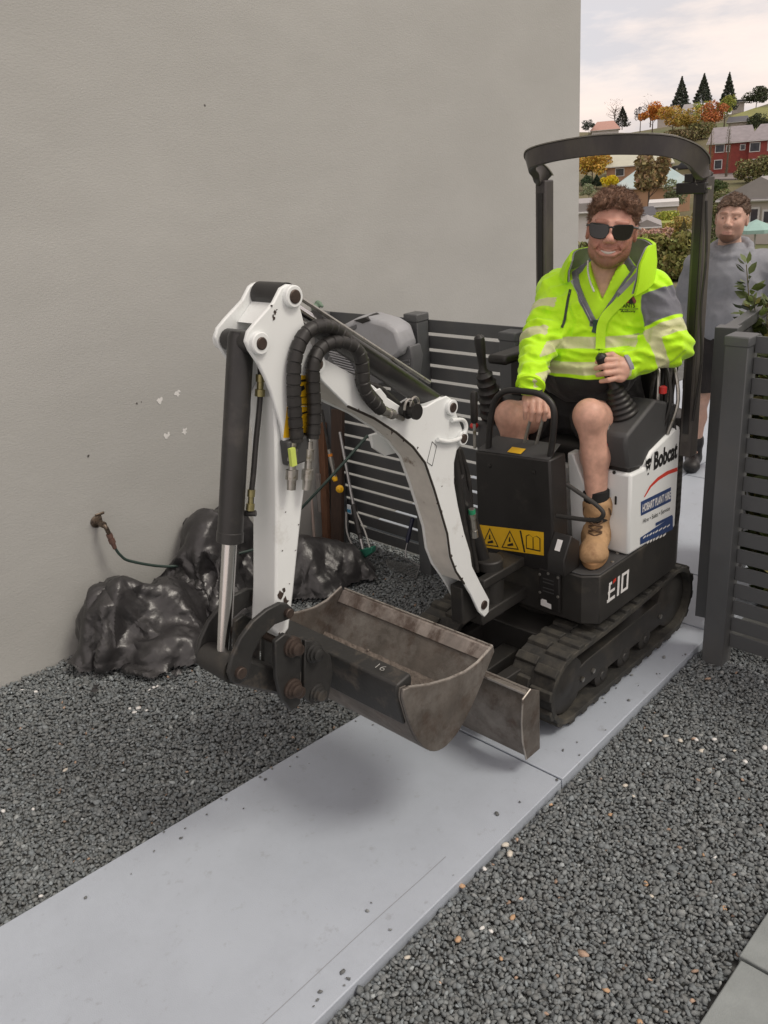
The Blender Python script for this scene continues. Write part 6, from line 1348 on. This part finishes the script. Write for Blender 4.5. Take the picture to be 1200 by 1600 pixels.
# wire grill with a blue handle
gr = thing('wire_grill', tuple(ony(628, 895, 3.2)), 'wire barbecue grill basket with blue handle resting against the slat fence', 'grill')
gp_ = lambda x, y: ony(x, y, 3.18 - (y - 860) * .0015); c4 = [gp_(603, 875), gp_(622, 868), gp_(656, 884), gp_(650, 903), gp_(640, 906), gp_(606, 885)]
build(MB().tube(c4, .0032, 6, closed=True), 'frame', m_steel, gr)
mb = MB()
for k in range(8): t = k / 7; a = np.array(c4[0]) * (1 - t) + np.array(c4[5]) * t; b = np.array(c4[2]) * (1 - t) + np.array(c4[3]) * t; mb.tube([a, b], .0018, 5)
build(mb, 'wires', m_steel, gr); build(MB().tube(catmull([gp_(634, 872), gp_(634, 858), gp_(637, 846), gp_(640, 836)], 4), .003, 6), 'stem', m_steel, gr)
build(MB().lathe(gp_(636, 848), gp_(646, 805) - gp_(636, 848), [(0, .008), (.02, .013), (.10, .011), (.14, .013), (.147, .006)], 12), 'handle', mat('dark_blue_plastic', (.025, .03, .06), .45), gr)
np_obj('plastic_scrap', np.array([ony(543, 888, 2.93), ony(551, 886, 2.93), ony(559, 893, 2.93), ony(553, 909, 2.93), ony(546, 900, 2.935), ony(543, 888, 2.934), ony(551, 886, 2.934), ony(559, 893, 2.934), ony(553, 909, 2.934), ony(546, 900, 2.939)]), np.array([(0, 1, 2), (0, 2, 4), (2, 3, 4), (7, 6, 5), (9, 7, 5), (9, 8, 7), (0, 5, 6), (0, 6, 1), (1, 6, 7), (1, 7, 2), (2, 7, 8), (2, 8, 3)]), mat('teal_plastic', (.02, .24, .26), .5), base=tuple(ony(551, 900, 2.93)), smooth=False, label='small teal plastic scrap on the black bundle', category='scrap')
# hose with yellow caps hanging behind the dipper
yh = thing('air_hose', tuple(ony(530, 770, 2.9)), 'thin black hose with orange collar and yellow dust caps hanging behind the dipper', 'hose')
P = [ony(x, y, 2.9) for x, y in ((503, 640), (508, 670), (513, 700), (516, 722))]; build(MB().tube(catmull(P, 5), .007, 8), 'hose', m_hose, yh)
a, b = ony(514, 702, 2.9), ony(523, 745, 2.9); d = b - a; L_ = np.linalg.norm(d); build(MB().lathe(a, d, [(0, .010), (L_ * .3, .010), (L_ * .31, .013), (L_ * .6, .013), (L_ * .61, .010), (L_, .010)], 14), 'fitting', m_zinc, yh); build(MB().lathe(a + d * .16, d, [(0, .0125), (.014, .0125)], 14), 'orange_collar', mat('orange_collar', (.65, .22, .02), .5), yh)
m_cap = mat('yellow_cap', (.72, .40, .01), .4); build(MB().lathe(ony(521, 742, 2.9), ony(526, 756, 2.9) - ony(521, 742, 2.9), [(0, .013), (.02, .016), (.035, .012), (.037, .005)], 14), 'dust_cap', m_cap, yh); build(MB().lathe(ony(531, 763, 2.9), (.7, -.7, .1), [(0, .018), (.006, .021), (.018, .021), (.022, .014)], 18), 'dust_cap', m_cap, yh); build(MB().lathe(ony(531, 763, 2.885), (.7, -.7, .1), [(0, .006), (.024, .006)], 8), 'cap_stud', m_cap, yh)
# ================================================================== BEYOND THE GATE
PYT = [430, 400, 370, 350, 320, 300, 280, 260, 240, 220, 200, 185, 170, 160]
RT = [25, 40, 62, 75, 105, 122, 135, 150, 165, 180, 205, 230, 260, 290]
def azel(px_, py_): d = ray(px_, py_); return atan2(d[0], d[1]), math.atan2(d[2], hypot(d[0], d[1]))
ELT = [azel(1050, p)[1] for p in PYT]; ZT = [CAM_H + r * math.tan(e_) for r, e_ in zip(RT, ELT)]
RZ = [9.0, 14.0] + RT + [360, 480]; ZZ = [-.25, -.7] + ZT + [ZT[-1] + 2, ZT[-1] - 8]
def gz(r): return float(np.interp(r, RZ, ZZ))
def spot(px_, py_):
    az, el = azel(px_, py_); r = float(np.interp(el, ELT, RT)); 
    return np.array([r * sin(az), r * cos(az), CAM_H + r * math.tan(el)]), r
def mpp(p): return float((p - CP) @ RC[2]) / FPX
RA = [(azel(x, y)[0], float(np.interp(azel(x, y)[1], ELT, RT))) for x, y in ((840, 206), (930, 204), (1000, 200), (1040, 192), (1075, 186), (1100, 180), (1140, 178), (1165, 172), (1200, 164), (1240, 160))]
def ridge(a, r):
    rr = float(np.interp(a, [q[0] for q in RA], [q[1] for q in RA])); return gz(min(r, rr)) - max(0, r - rr) * .06
m_hill = mat('hillside', (.13, .115, .055), .95, var=.35, scale=.05, dirt=(.10, .115, .04), damt=.48, dscale=.035, dsoft=.06, dirt2=(.23, .185, .13), damt2=.40, d2scale=.08)
na, nr = 100, 60; V = []; rs = np.r_[np.linspace(9, 40, 14), np.linspace(44, 480, nr - 14)]
for a in np.linspace(-2.2, 2.2, na):
    for r in rs: V.append((r * sin(a), r * cos(a), ridge(a, r) - .12 + .25 * sin(r * .35 + a * 9) * min(1, r / 90) + .5 * sin(a * 13 + r * .05) * min(1, r / 150)))
I = np.arange(na * nr).reshape(na, nr); np_obj('hillside', np.array(V), np.stack([I[:-1, :-1], I[:-1, 1:], I[1:, 1:], I[1:, :-1]], -1).reshape(-1, 4), m_hill, kind='structure')

m_trunk = mat('bark', (.11, .085, .065), .9, var=.3, scale=6)
def leafmat(): return mat('foliage', (1., 1., 1.), .7, var=.1, scale=3, attr='tint', spec=.25)
LM = leafmat()
def leaves(P, size, col, jit=.35, seed=0, aspect=.6):
    r = np.random.default_rng(seed); n = len(P); a = r.normal(size=(n, 3)); a /= np.linalg.norm(a, axis=1)[:, None]; b = np.cross(a, r.normal(size=(n, 3))); b /= np.linalg.norm(b, axis=1)[:, None]; s = size * r.uniform(.6, 1.3, (n, 1))
    v = np.stack([P - a * s, P + b * s * aspect + a * s * .1, P + a * s, P - b * s * aspect + a * s * .1], 1).reshape(-1, 3); f = np.arange(4 * n).reshape(-1, 4)
    t = 1.45 * np.array(col)[None] * r.lognormal(0, jit, (n, 1)) * (1 + r.uniform(-.15, .15, (n, 3))); return v, f, np.repeat(np.clip(t, 0, .8), 4, 0)
def crown_pts(kind, n, h, w, r):
    if kind == 'cone':
        t = r.uniform(0, 1, n) ** .75; lay = np.floor(t * 9) / 9; rad = (t) * (.72 + .28 * np.cos((t - lay) * 9 * 1.5)) * np.sqrt(r.uniform(.15, 1, n)); a = r.uniform(0, 2 * pi, n); a += .35 * np.sin(a * 3 + 6 * lay)
        return np.stack([w / 2 * rad * np.cos(a), w / 2 * rad * np.sin(a), h * (1 - t * .94)], 1)
    if kind == 'column':
        t = r.uniform(0, 1, n); rad = np.sin(pi * np.clip(t * .92 + .06, 0, 1)) ** .6 * np.sqrt(r.uniform(.2, 1, n)); a = r.uniform(0, 2 * pi, n)
        return np.stack([w / 2 * rad * np.cos(a), w / 2 * rad * np.sin(a), h * (.02 + .97 * t)], 1)
    k = {'round': 9, 'shrub': 13, 'gum': 11}.get(kind, 9); z0 = {'round': .30, 'shrub': .02, 'gum': .42}.get(kind, .3)
    c = np.stack([r.normal(0, .24, k) * w, r.normal(0, .24, k) * w, h * (z0 + (1 - z0) * r.uniform(.18, .86, k))], 1); lim = np.hypot(c[:, 0], c[:, 1]) > .36 * w; c[lim, :2] *= .6; sz = r.uniform(.6, 1.15, k) * w * .26
    i = r.integers(0, k, n); q = r.normal(size=(n, 3)); q /= np.linalg.norm(q, axis=1)[:, None]; P = c[i] + q * sz[i][:, None] * (r.uniform(.35, 1, (n, 1)) ** .5) * np.array([1, 1, .8]); P[:, 2] = P[:, 2].clip(.02 * h, h * 1.02); return P
TREES = 0
def tree(name, px_, pb, pt, wpx, kind, col, label, n=700, leaf=None, group=None, bare=False, jit=.24, cat='tree'):
    global TREES; TREES += 1; p, r = spot(px_, pb); k = mpp(p); h, w = (pb - pt) * k * 1.03, wpx * k * (1.45 if kind == 'cone' else 1.22); n = int(n * 2.6); rg_ = np.random.default_rng(TREES * 17)
    t = thing(name, tuple(p - np.array([0, 0, .1])), label, cat, group)
    mb = MB(); th = max(.03, h * .018); top_ = {'cone': .96, 'column': .9}.get(kind, .62) * h
    mb.tube([p - np.array([0, 0, .4]), p + np.array([.01 * h, 0, top_ * .5]), p + np.array([0, .01 * h, top_])], [th * 1.3, th * .9, th * .3], 7)
    if kind not in ('cone', 'column'):
        for i in range(5 if not bare else 22):
            a = rg_.uniform(0, 6.28); z = top_ * rg_.uniform(.35, .95); l = w * rg_.uniform(.2, .42); q = p + np.array([0, 0, z]); e_ = q + np.array([l * cos(a), l * sin(a), h * rg_.uniform(.08, .3)]); mb.tube([q, (q + e_) / 2 + np.array([0, 0, -.02 * h]), e_], [th * .5, th * .35, th * .12], 5)
    build(mb, 'trunk', m_trunk, t)
    if not bare:
        P = crown_pts(kind, n, h, w, rg_) + p; v, f, tint = leaves(P, leaf * .8 if leaf else w * .037, col, jit, TREES); np_obj('crown', v, f, LM, t, smooth=False, attrs={'tint': tint})
    else:
        P = crown_pts('round', 160, h, w, rg_) + p; v, f, tint = leaves(P, w * .02, col, .2, TREES); np_obj('crown', v, f, LM, t, smooth=False, attrs={'tint': tint})
    return t
DK, OR, GO, OL, YG, GR = (.042, .052, .038), (.40, .16, .035), (.34, .22, .05), (.13, .125, .055), (.22, .24, .05), (.075, .10, .03)
tree('conifer', 1063, 177, 127, 27, 'cone', DK, 'leftmost of three dark pointed conifers on the far ridge', 1500)
tree('conifer', 1098, 163, 121, 24, 'cone', DK, 'middle of three dark pointed conifers on the far ridge', 1500)
tree('conifer', 1136, 176, 121, 26, 'cone', DK, 'rightmost of three dark pointed conifers on the far ridge', 1500)
tree('conifer', 972, 200, 170, 22, 'cone', (.035, .04, .03), 'small dark spiky tree beside the bare tree on the ridge', 700)
tree('bare_tree', 960, 200, 158, 30, 'round', (.2, .15, .13), 'leafless pale tree on the ridge above the roll bar', bare=True)
tree('bare_tree', 1016, 196, 152, 28, 'round', (.13, .085, .085), 'purplish leafless tree behind the orange tree on the ridge', 500, bare=True)
tree('autumn_tree', 1019, 206, 164, 34, 'round', OR, 'bright orange autumn tree left of the golden trees on the ridge', 900)
tree('autumn_tree', 1050, 214, 172, 36, 'round', GO, 'golden autumn tree just right of the orange tree', 800)
tree('autumn_tree', 1076, 216, 176, 36, 'round', (.30, .22, .055), 'dull gold autumn tree under the leftmost conifer', 800)
tree('autumn_tree', 1112, 212, 160, 36, 'round', (.34, .135, .05), 'rusty orange tree between the two green trees on the ridge', 900)
tree('green_tree', 1094, 205, 160, 26, 'round', YG, 'yellow green tree left of the rusty orange tree', 600)
tree('green_tree', 1131, 200, 155, 26, 'round', YG, 'yellow green tree right of the rusty orange tree', 600)
tree('green_tree', 1181, 170, 140, 34, 'round', (.045, .055, .03), 'round dark green tree at the top right of the ridge', 800)
tree('green_tree', 1182, 203, 180, 28, 'shrub', (.035, .045, .022), 'dark rounded bush below the grassy slope', 600)
tree('green_tree', 920, 210, 190, 20, 'round', (.03, .04, .03), 'dark tree beside the wall corner on the ridge', 400)
tree('green_tree', 1000, 204, 170, 16, 'round', (.04, .045, .055), 'slim dark tree left of the orange tree', 400)
tree('cypress', 1134, 280, 203, 9, 'column', (.06, .075, .028), 'slim cypress in front of the red brick house', 600)
tree('cypress', 1107, 279, 203, 10, 'column', (.13, .12, .035), 'slim olive cypress left of the red brick house', 500)
for i, (x, yb, yt, w, c, nm) in enumerate(((1168, 290, 252, 40, OL, 'olive hedge bush below the red brick house'), (1195, 292, 242, 48, OL, 'large olive bush beside the street lamp'), (1112, 268, 235, 22, (.10, .11, .05), 'low green bush left of the red car'), (1116, 305, 284, 30, (.05, .075, .025), 'dark leafy bush under the red car'), (1095, 216, 196, 40, (.14, .13, .06), 'scrubby bush under the rusty orange tree'), (1062, 222, 205, 44, (.12, .10, .05), 'scrubby bush under the gold trees'))):
    tree('bush', x, yb, yt, w, 'shrub', c, nm, 800, cat='bush')
tree('gum_tree', 1012, 336, 254, 46, 'gum', (.20, .155, .08), 'brownish gum tree in front of the teal roofed house', 2200, leaf=.34)
tree('autumn_tree', 925, 285, 243, 46, 'round', (.36, .23, .045), 'golden tree between the wall corner and the cream roofed house', 900)
for (x, yb, yt, w, c, nm, kd) in ((920, 310, 289, 20, (.20, .23, .14), 'pale rounded bush beside the wall corner', 'shrub'), (952, 292, 276, 25, (.60, .42, .02), 'bright yellow flowering bush below the cream roofed house', 'shrub'), (932, 292, 274, 16, (.02, .035, .02), 'dark conical bush left of the yellow bush', 'cone'), (917, 294, 276, 18, (.035, .06, .03), 'dark green bush beside the wall corner', 'shrub'), (1057, 332, 285, 34, (.16, .18, .10), 'grey green bush in front of the peach house wall', 'shrub'), (1072, 300, 278, 30, (.15, .17, .07), 'light green bush right of the teal roof', 'shrub'), (1045, 262, 240, 12, (.04, .07, .035), 'narrow dark tree at the end of the cream roof', 'column'), (1118, 350, 300, 40, (.13, .14, .06), 'olive bush left of the grey roofed house', 'shrub'), (1110, 400, 340, 26, (.085, .105, .045), 'green conical shrub right of the roll bar post', 'cone'), (1066, 396, 346, 24, (.11, .10, .045), 'brownish conical shrub left of the roll bar post', 'cone'), (1092, 400, 330, 30, (.15, .14, .05), 'yellowish bush behind the roll bar post', 'shrub'), (1040, 350, 333, 40, (.26, .28, .06), 'bright lime hedge below the white shed', 'shrub'), (1015, 392, 362, 60, (.33, .22, .17), 'pinkish dry shrub bed behind the driver', 'shrub'), (1060, 372, 342, 40, (.28, .22, .07), 'straw coloured bush behind the driver', 'shrub')):
    tree('bush', x, yb, yt, w, kd, c, nm, 900, cat='bush')
tree('bush', 1045, 445, 374, 92, 'shrub', (.16, .16, .055), 'large leafy olive shrub right behind the driver', 6000, leaf=.10, cat='bush')
tree('bush', 1115, 440, 385, 60, 'shrub', (.10, .125, .04), 'green shrub between the roll bar and the standing man', 3000, leaf=.10, cat='bush')
tree('bush', 930, 440, 385, 60, 'shrub', (.12, .125, .05), 'green shrub beside the wall corner behind the driver', 2500, leaf=.10, cat='bush')

# ---- houses on the hillside
m_pane = mat('window_glass', (.05, .055, .07), .12, var=.2, scale=1.5, spec=.8); m_frm = mat('window_frame', (.62, .62, .62), .5); m_gut = mat('gutter', (.45, .45, .44), .5)
def house(name, p0, p1, pb, pe, pr_, wall, roof, label, wins=(), depth=7., yaw=0., hip=.0, gable=False, door=None, over=.35, shed=False):
    p, r = spot((p0 + p1) / 2, pb); k = mpp(p); w = (p1 - p0) * k; he = (pb - pe) * k; hr = (pb - pr_) * k
    v = p[:2] / np.linalg.norm(p[:2]); c, s_ = cos(yaw), sin(yaw); f = np.array([v[0] * c - v[1] * s_, v[0] * s_ + v[1] * c, 0]); rt = np.array([f[1], -f[0], 0])
    t = thing(name, tuple(p - np.array([0, 0, .3])), label, 'house'); W3 = lambda a, b, z: p + a * rt + b * f + np.array([0, 0, z]); h2 = w / 2
    mb = MB().prism([W3(-h2, 0, -1.2), W3(h2, 0, -1.2), W3(h2, depth, -1.2), W3(-h2, depth, -1.2)], (0, 0, he + 1.2)); build(mb, 'wall', wall, t)
    o = over; V = [W3(-h2 - o, -o, he), W3(h2 + o, -o, he), W3(h2 + o, depth + o, he), W3(-h2 - o, depth + o, he)]
    if gable: V += [W3(0, -o, hr), W3(0, depth + o, hr)]; F = [(0, 4, 5, 3), (1, 2, 5, 4), (0, 1, 4), (2, 3, 5), (0, 3, 2, 1)]
    elif shed: V += [W3(-h2 - o, -o, hr), W3(h2 + o, -o, hr), W3(h2 + o, depth + o, hr), W3(-h2 - o, depth + o, hr)]; F = [(0, 1, 5, 4), (1, 2, 6, 5), (2, 3, 7, 6), (3, 0, 4, 7), (4, 5, 6, 7), (0, 3, 2, 1)]
    else: V += [W3(-h2 - o + hip * w, depth / 2, hr), W3(h2 + o - hip * w, depth / 2, hr)]; F = [(0, 1, 5, 4), (1, 2, 5), (2, 3, 4, 5), (3, 0, 4), (0, 3, 2, 1)]
    V2 = [q - np.array([0, 0, .16]) for q in V[:4]]; n0 = len(V); V += V2; F = [q for q in F if q != (0, 3, 2, 1)] + [(0, n0, n0 + 1, 1), (1, n0 + 1, n0 + 2, 2), (2, n0 + 2, n0 + 3, 3), (3, n0 + 3, n0, 0), (n0 + 3, n0 + 2, n0 + 1, n0)]
    rf = build(MB().add(V, F), 'roof', roof, t, smooth=0); build(MB().tube([W3(-h2 - o, -o - .05, he - .1), W3(h2 + o, -o - .05, he - .1)], .07, 6), 'gutter', m_gut, rf)
    for (x0, x1, y0, y1) in wins:
        a0, a1 = (x0 - (p0 + p1) / 2) * k, (x1 - (p0 + p1) / 2) * k; z0, z1 = (pb - y1) * k, (pb - y0) * k
        fr_ = build(MB().prism([W3(a0, -.03, z0), W3(a1, -.03, z0), W3(a1, -.03, z1), W3(a0, -.03, z1)], tuple(-f * .06)), 'window', m_frm, t); nn = max(1, int(round((a1 - a0) / 1.0)))
        for i in range(nn):
            b0, b1 = a0 + .1 + (a1 - a0 - .1) * i / nn, a0 + (a1 - a0 - .1) * (i + 1) / nn; build(MB().prism([W3(b0, -.095, z0 + .1), W3(b1, -.095, z0 + .1), W3(b1, -.095, z1 - .1), W3(b0, -.095, z1 - .1)], tuple(-f * .012)), 'pane', m_pane, fr_)
    return t
m_brick = mat('red_brick', (.27, .06, .05), .85, var=.2, scale=3, bump=.1); m_rgrey = mat('grey_tile_roof', (.26, .235, .245), .8, var=.15, scale=1.5); m_cream = mat('cream_metal_roof', (.47, .47, .38), .6, var=.08, scale=.7)
m_tan = mat('tan_brick', (.40, .235, .15), .85, var=.15, scale=2); m_teal = mat('pale_teal_roof', (.34, .45, .45), .5, var=.1, scale=.5, dirt=(.42, .48, .47), damt=.45, dscale=.4, dsoft=.1); m_peach = mat('peach_wall', (.50, .31, .20), .85, var=.06, scale=1)
m_pale = mat('pale_wall', (.52, .48, .44), .85, var=.06, scale=1); m_slate = mat('slate_roof', (.30, .285, .28), .75, var=.12, scale=.8); m_dkroof = mat('dark_metal_roof', (.075, .075, .085), .6); m_pink = mat('pink_tile_roof', (.45, .26, .21), .8); m_wht = mat('white_wall', (.62, .61, .6), .8, var=.05)
house('brick_house', 1107, 1172, 274, 226, 203, m_brick, m_rgrey, 'red brick two storey house with grey tiled roof on the right hillside', wins=((1116, 1130, 222 + 6, 240), (1132, 1138, 230, 240), (1152, 1160, 230, 239), (1116, 1128, 250, 264)), depth=9, hip=.12)
house('brick_house', 1170, 1240, 272, 221, 198, m_brick, m_rgrey, 'projecting red brick wing with white framed window at the right edge', wins=((1170.5, 1186, 224, 238), (1196, 1210, 224, 238), (1196, 1210, 250, 262)), depth=10, hip=.25)
house('bungalow', 949, 1046, 281, 259, 241, m_tan, m_cream, 'tan brick bungalow with cream metal roof seen under the roll bar', wins=((962, 976, 262, 274), (1022, 1034, 262, 272)), depth=9, hip=.08)
house('bungalow', 962, 1074, 330, 294, 268, m_peach, m_teal, 'peach walled house with pale teal hipped roof behind the gum tree', wins=((1040, 1043, 302, 314),), depth=11, hip=.34)
house('bungalow', 1128, 1240, 378, 313, 282, m_pale, m_slate, 'pale house with grey gabled roof behind the standing man', wins=((1168, 1184, 326, 362), (1188, 1204, 330, 352)), depth=10, gable=True, yaw=-.35)
house('shed', 1016, 1056, 342, 322, 317, m_pale, m_wht, 'flat pale shed roof below the peach house', depth=5, shed=True, over=.15)
house('shed', 985, 1020, 348, 337, 327, m_brick, m_dkroof, 'small shed with dark pitched roof beside the driver', depth=5, hip=.2)
house('shed', 880, 930, 395, 333, 322, m_wht, m_slate, 'white walled shed at the wall corner behind the driver', depth=5, shed=True, over=.2)
house('shed', 996, 1024, 372, 354, 344, m_wht, m_slate, 'white garden shed with pale roof right of the driver', depth=4, gable=True)
house('far_house', 925, 966, 208, 203, 190, m_wht, m_pink, 'far house with pink tiled roof on the left ridge', depth=10, hip=.25)
house('far_house', 1028, 1062, 190, 180, 167, m_pale, m_slate, 'far grey roofed house behind the golden trees', depth=9, hip=.2)
house('far_house', 1066, 1090, 182, 174, 163, m_pale, m_slate, 'far grey roofed house between the first two conifers', depth=9, hip=.2)
house('far_house', 1138, 1166, 204, 191, 183, m_pale, m_dkroof, 'low dark roofed carport building under the grassy slope', depth=7, hip=.1)
house('far_house', 1144, 1162, 170, 160, 157, m_pale, m_dkroof, 'boxy dark house at the top of the grassy slope', depth=7, shed=True)
# grassy slope and hedge line at the top right
p, r = spot(1190, 178)
gsl = build(MB().prism([spot(1140, 186)[0], spot(1240, 192)[0], spot(1240, 166)[0] + np.array([0, 0, .0]), spot(1180, 172)[0]], (0, 0, .5)), 'grass_bank', mat('lawn', (.20, .205, .06), .95, var=.25, scale=.3), kind='structure')
build(MB().prism([spot(1020, 356)[0], spot(1060, 356)[0], spot(1064, 346)[0], spot(1024, 346)[0]], (0, 0, .35)), 'lawn', mat('lawn2', (.24, .27, .05), .95, var=.25, scale=.3), kind='structure')
build(MB().prism([spot(1040, 283)[0], spot(1240, 283)[0], spot(1240, 274)[0], spot(1040, 272)[0]], (0, 0, .3)), 'road', mat('pale_asphalt', (.22, .2, .19), .9, var=.15, scale=.5), kind='structure')
# ---- cars
def car(px_, pb, wpx, col, label, name='parked_car'):
    p, r = spot(px_, pb); k = mpp(p); Lc = max(3.9, wpx * k); v = p[:2] / np.linalg.norm(p[:2]); f = np.array([v[0], v[1], 0]); rt = np.array([f[1], -f[0], 0]); s = Lc / 4.3; p = p + np.array([0, 0, .3])
    t = thing(name, tuple(p), label, 'car'); W3 = lambda a, b, z: p + (a * rt + b * f) * s + np.array([0, 0, z * s]); m = mat(name + col[0], col[1], .3, coat=.5, var=.04)
    body = [(-2.15, .35), (-2.1, .75), (-1.75, .92), (-1.1, .98), (-.65, 1.45), (.9, 1.5), (1.6, 1.1), (2.05, 1.0), (2.15, .6), (2.1, .32)]
    b = build(MB().prism([W3(a, 0, z) for a, z in body], tuple(f * 1.7 * s)), 'body', m, t, bevel=.06)
    for q in ([(-.98, 1.0), (-.58, 1.38), (.1, 1.42), (.1, 1.02)], [(.18, 1.02), (.18, 1.42), (.82, 1.42), (1.35, 1.08)]): build(MB().prism([W3(a, -.015, z) for a, z in q], tuple(-f * .01)), 'side_window', m_pane, b)
    for a in (-1.35, 1.3):
        for bb_ in (-.02, 1.72):
            sg = -1 if bb_ < 1 else 1; w = build(MB().lathe(W3(a, bb_ - sg * .16, .33), f * sg, [(0, .33 * s), (.17 * s, .33 * s), (.18 * s, .28 * s)], 16), 'wheel', m_rub, t); build(MB().lathe(W3(a, bb_ + sg * .01, .33), f * sg, [(0, .2 * s), (.02 * s, .2 * s)], 12), 'rim', m_zinc, w)
    build(MB().prism([W3(-2.14, .1, .7), W3(-2.14, .45, .7), W3(-2.14, .45, .85), W3(-2.14, .1, .85)], tuple(-rt * .03)), 'headlight', m_frm, t); build(MB().prism([W3(2.1, .1, .8), W3(2.1, .4, .8), W3(2.1, .4, .95), W3(2.1, .1, .95)], tuple(rt * .03)), 'tail_light', m_redp, t)
car(1136, 273, 32, ('red', (.42, .03, .045)), 'red car parked in front of the red brick house'); car(1071, 271, 24, ('dark', (.03, .03, .04)), 'dark car parked at the end of the cream roofed bungalow')
p, r = spot(1180, 292); k = mpp(p); sl_ = thing('street_lamp', tuple(p), 'thin grey street lamp rising from the olive bushes', 'lamp post'); build(MB().cyl(p, p + np.array([0, 0, 38 * k]), .09, 8), 'pole', m_gut, sl_); build(MB().box(p + np.array([-.1, 0, 38 * k + .1]), (.9, .5, .25)), 'lamp_head', m_frm, sl_, bevel=.05)
p, r = spot(1178, 392); k = mpp(p); um = thing('garden_umbrella', tuple(p), 'pale teal garden umbrella beside the standing man', 'umbrella')
n = 8; w = 32 * k; z1, z0 = 47 * k, 33 * k; mb = MB(); mb.add([p + np.array([0, 0, z1])] + [p + np.array([w * cos(6.283 * i / n), w * sin(6.283 * i / n), z0]) for i in range(n)] + [p + np.array([w * cos(6.283 * i / n), w * sin(6.283 * i / n), z0 - .15]) for i in range(n)], [(0, 1 + i, 1 + (i + 1) % n) for i in range(n)] + [(1 + i, 9 + i, 9 + (i + 1) % n, 1 + (i + 1) % n) for i in range(n)])
build(mb, 'canopy', mat('teal_canvas', (.30, .46, .42), .8, var=.06), um, smooth=0); build(MB().cyl(p - np.array([0, 0, .2]), p + np.array([0, 0, z1]), .04, 8), 'pole', m_gut, um)
# ---- leafy shrub behind the right-hand fence
m_leaf = mat('glossy_leaf', (1, 1, 1), .45, var=.15, scale=25, attr='tint', spec=.5)
def leafy(name, c, h, wr, n, label, seed, ll=.05):
    r = np.random.default_rng(seed); t = thing(name, (c[0], c[1], -.05), label, 'shrub'); mb = MB(); tips = []
    for i in range(26):
        a = r.uniform(0, 6.28); q = wr * sqrt(r.uniform(0, 1)); top_ = np.array([c[0] + q * cos(a), c[1] + q * sin(a), h * r.uniform(.6, 1.0)]); b0 = np.array([c[0] + .25 * q * cos(a), c[1] + .25 * q * sin(a), -.05]); m_ = (b0 + top_) / 2 + np.array([r.normal(0, .03), r.normal(0, .03), 0]); mb.tube([b0, m_, top_], [.008, .006, .002], 5); tips += [(b0, m_, top_)]
    build(mb, 'stem', mat('green_stem', (.12, .10, .04), .8), t); V, F, T = [], [], []
    for i in range(n):
        b0, m_, tp_ = tips[r.integers(len(tips))]; s = r.uniform(.1, 1); p = (b0 * (1 - s) + m_ * s) if r.uniform() < .35 else (m_ * (1 - s) + tp_ * s); d = r.normal(size=3); d[2] = abs(d[2]) * .5 + .15; d /= np.linalg.norm(d); u = np.cross(d, r.normal(size=3)); u /= np.linalg.norm(u); nn = np.cross(u, d); l = ll * r.uniform(.6, 1.3); w = l * .26; o = len(V)
        p = p + d * .012; V += [p, p + d * l * .35 + u * w + nn * .1 * w, p + d * l * .7 + u * w * .75, p + d * l - nn * l * .12, p + d * l * .7 - u * w * .75, p + d * l * .35 - u * w + nn * .1 * w]; F += [(o, o + 1, o + 2), (o, o + 2, o + 3), (o, o + 3, o + 4), (o, o + 4, o + 5)]
        cc = np.array((.10, .135, .035)) * r.lognormal(0, .35); cc = cc if r.uniform() > .12 else np.array((.28, .26, .07)); T += [cc] * 6
    np_obj('foliage', np.array(V), np.array(F), m_leaf, t, smooth=False, attrs={'tint': np.array(T)}); return t
leafy('leafy_shrub', (-1.38, 3.98), 1.60, .28, 4200, 'leafy green shrub spilling over the top of the right fence', 3, .056)
leafy('leafy_shrub', (-.55, 3.75), 1.25, .4, 900, 'lower green shrub glimpsed through the slats of the right fence', 8)
bpy.context.view_layer.update()
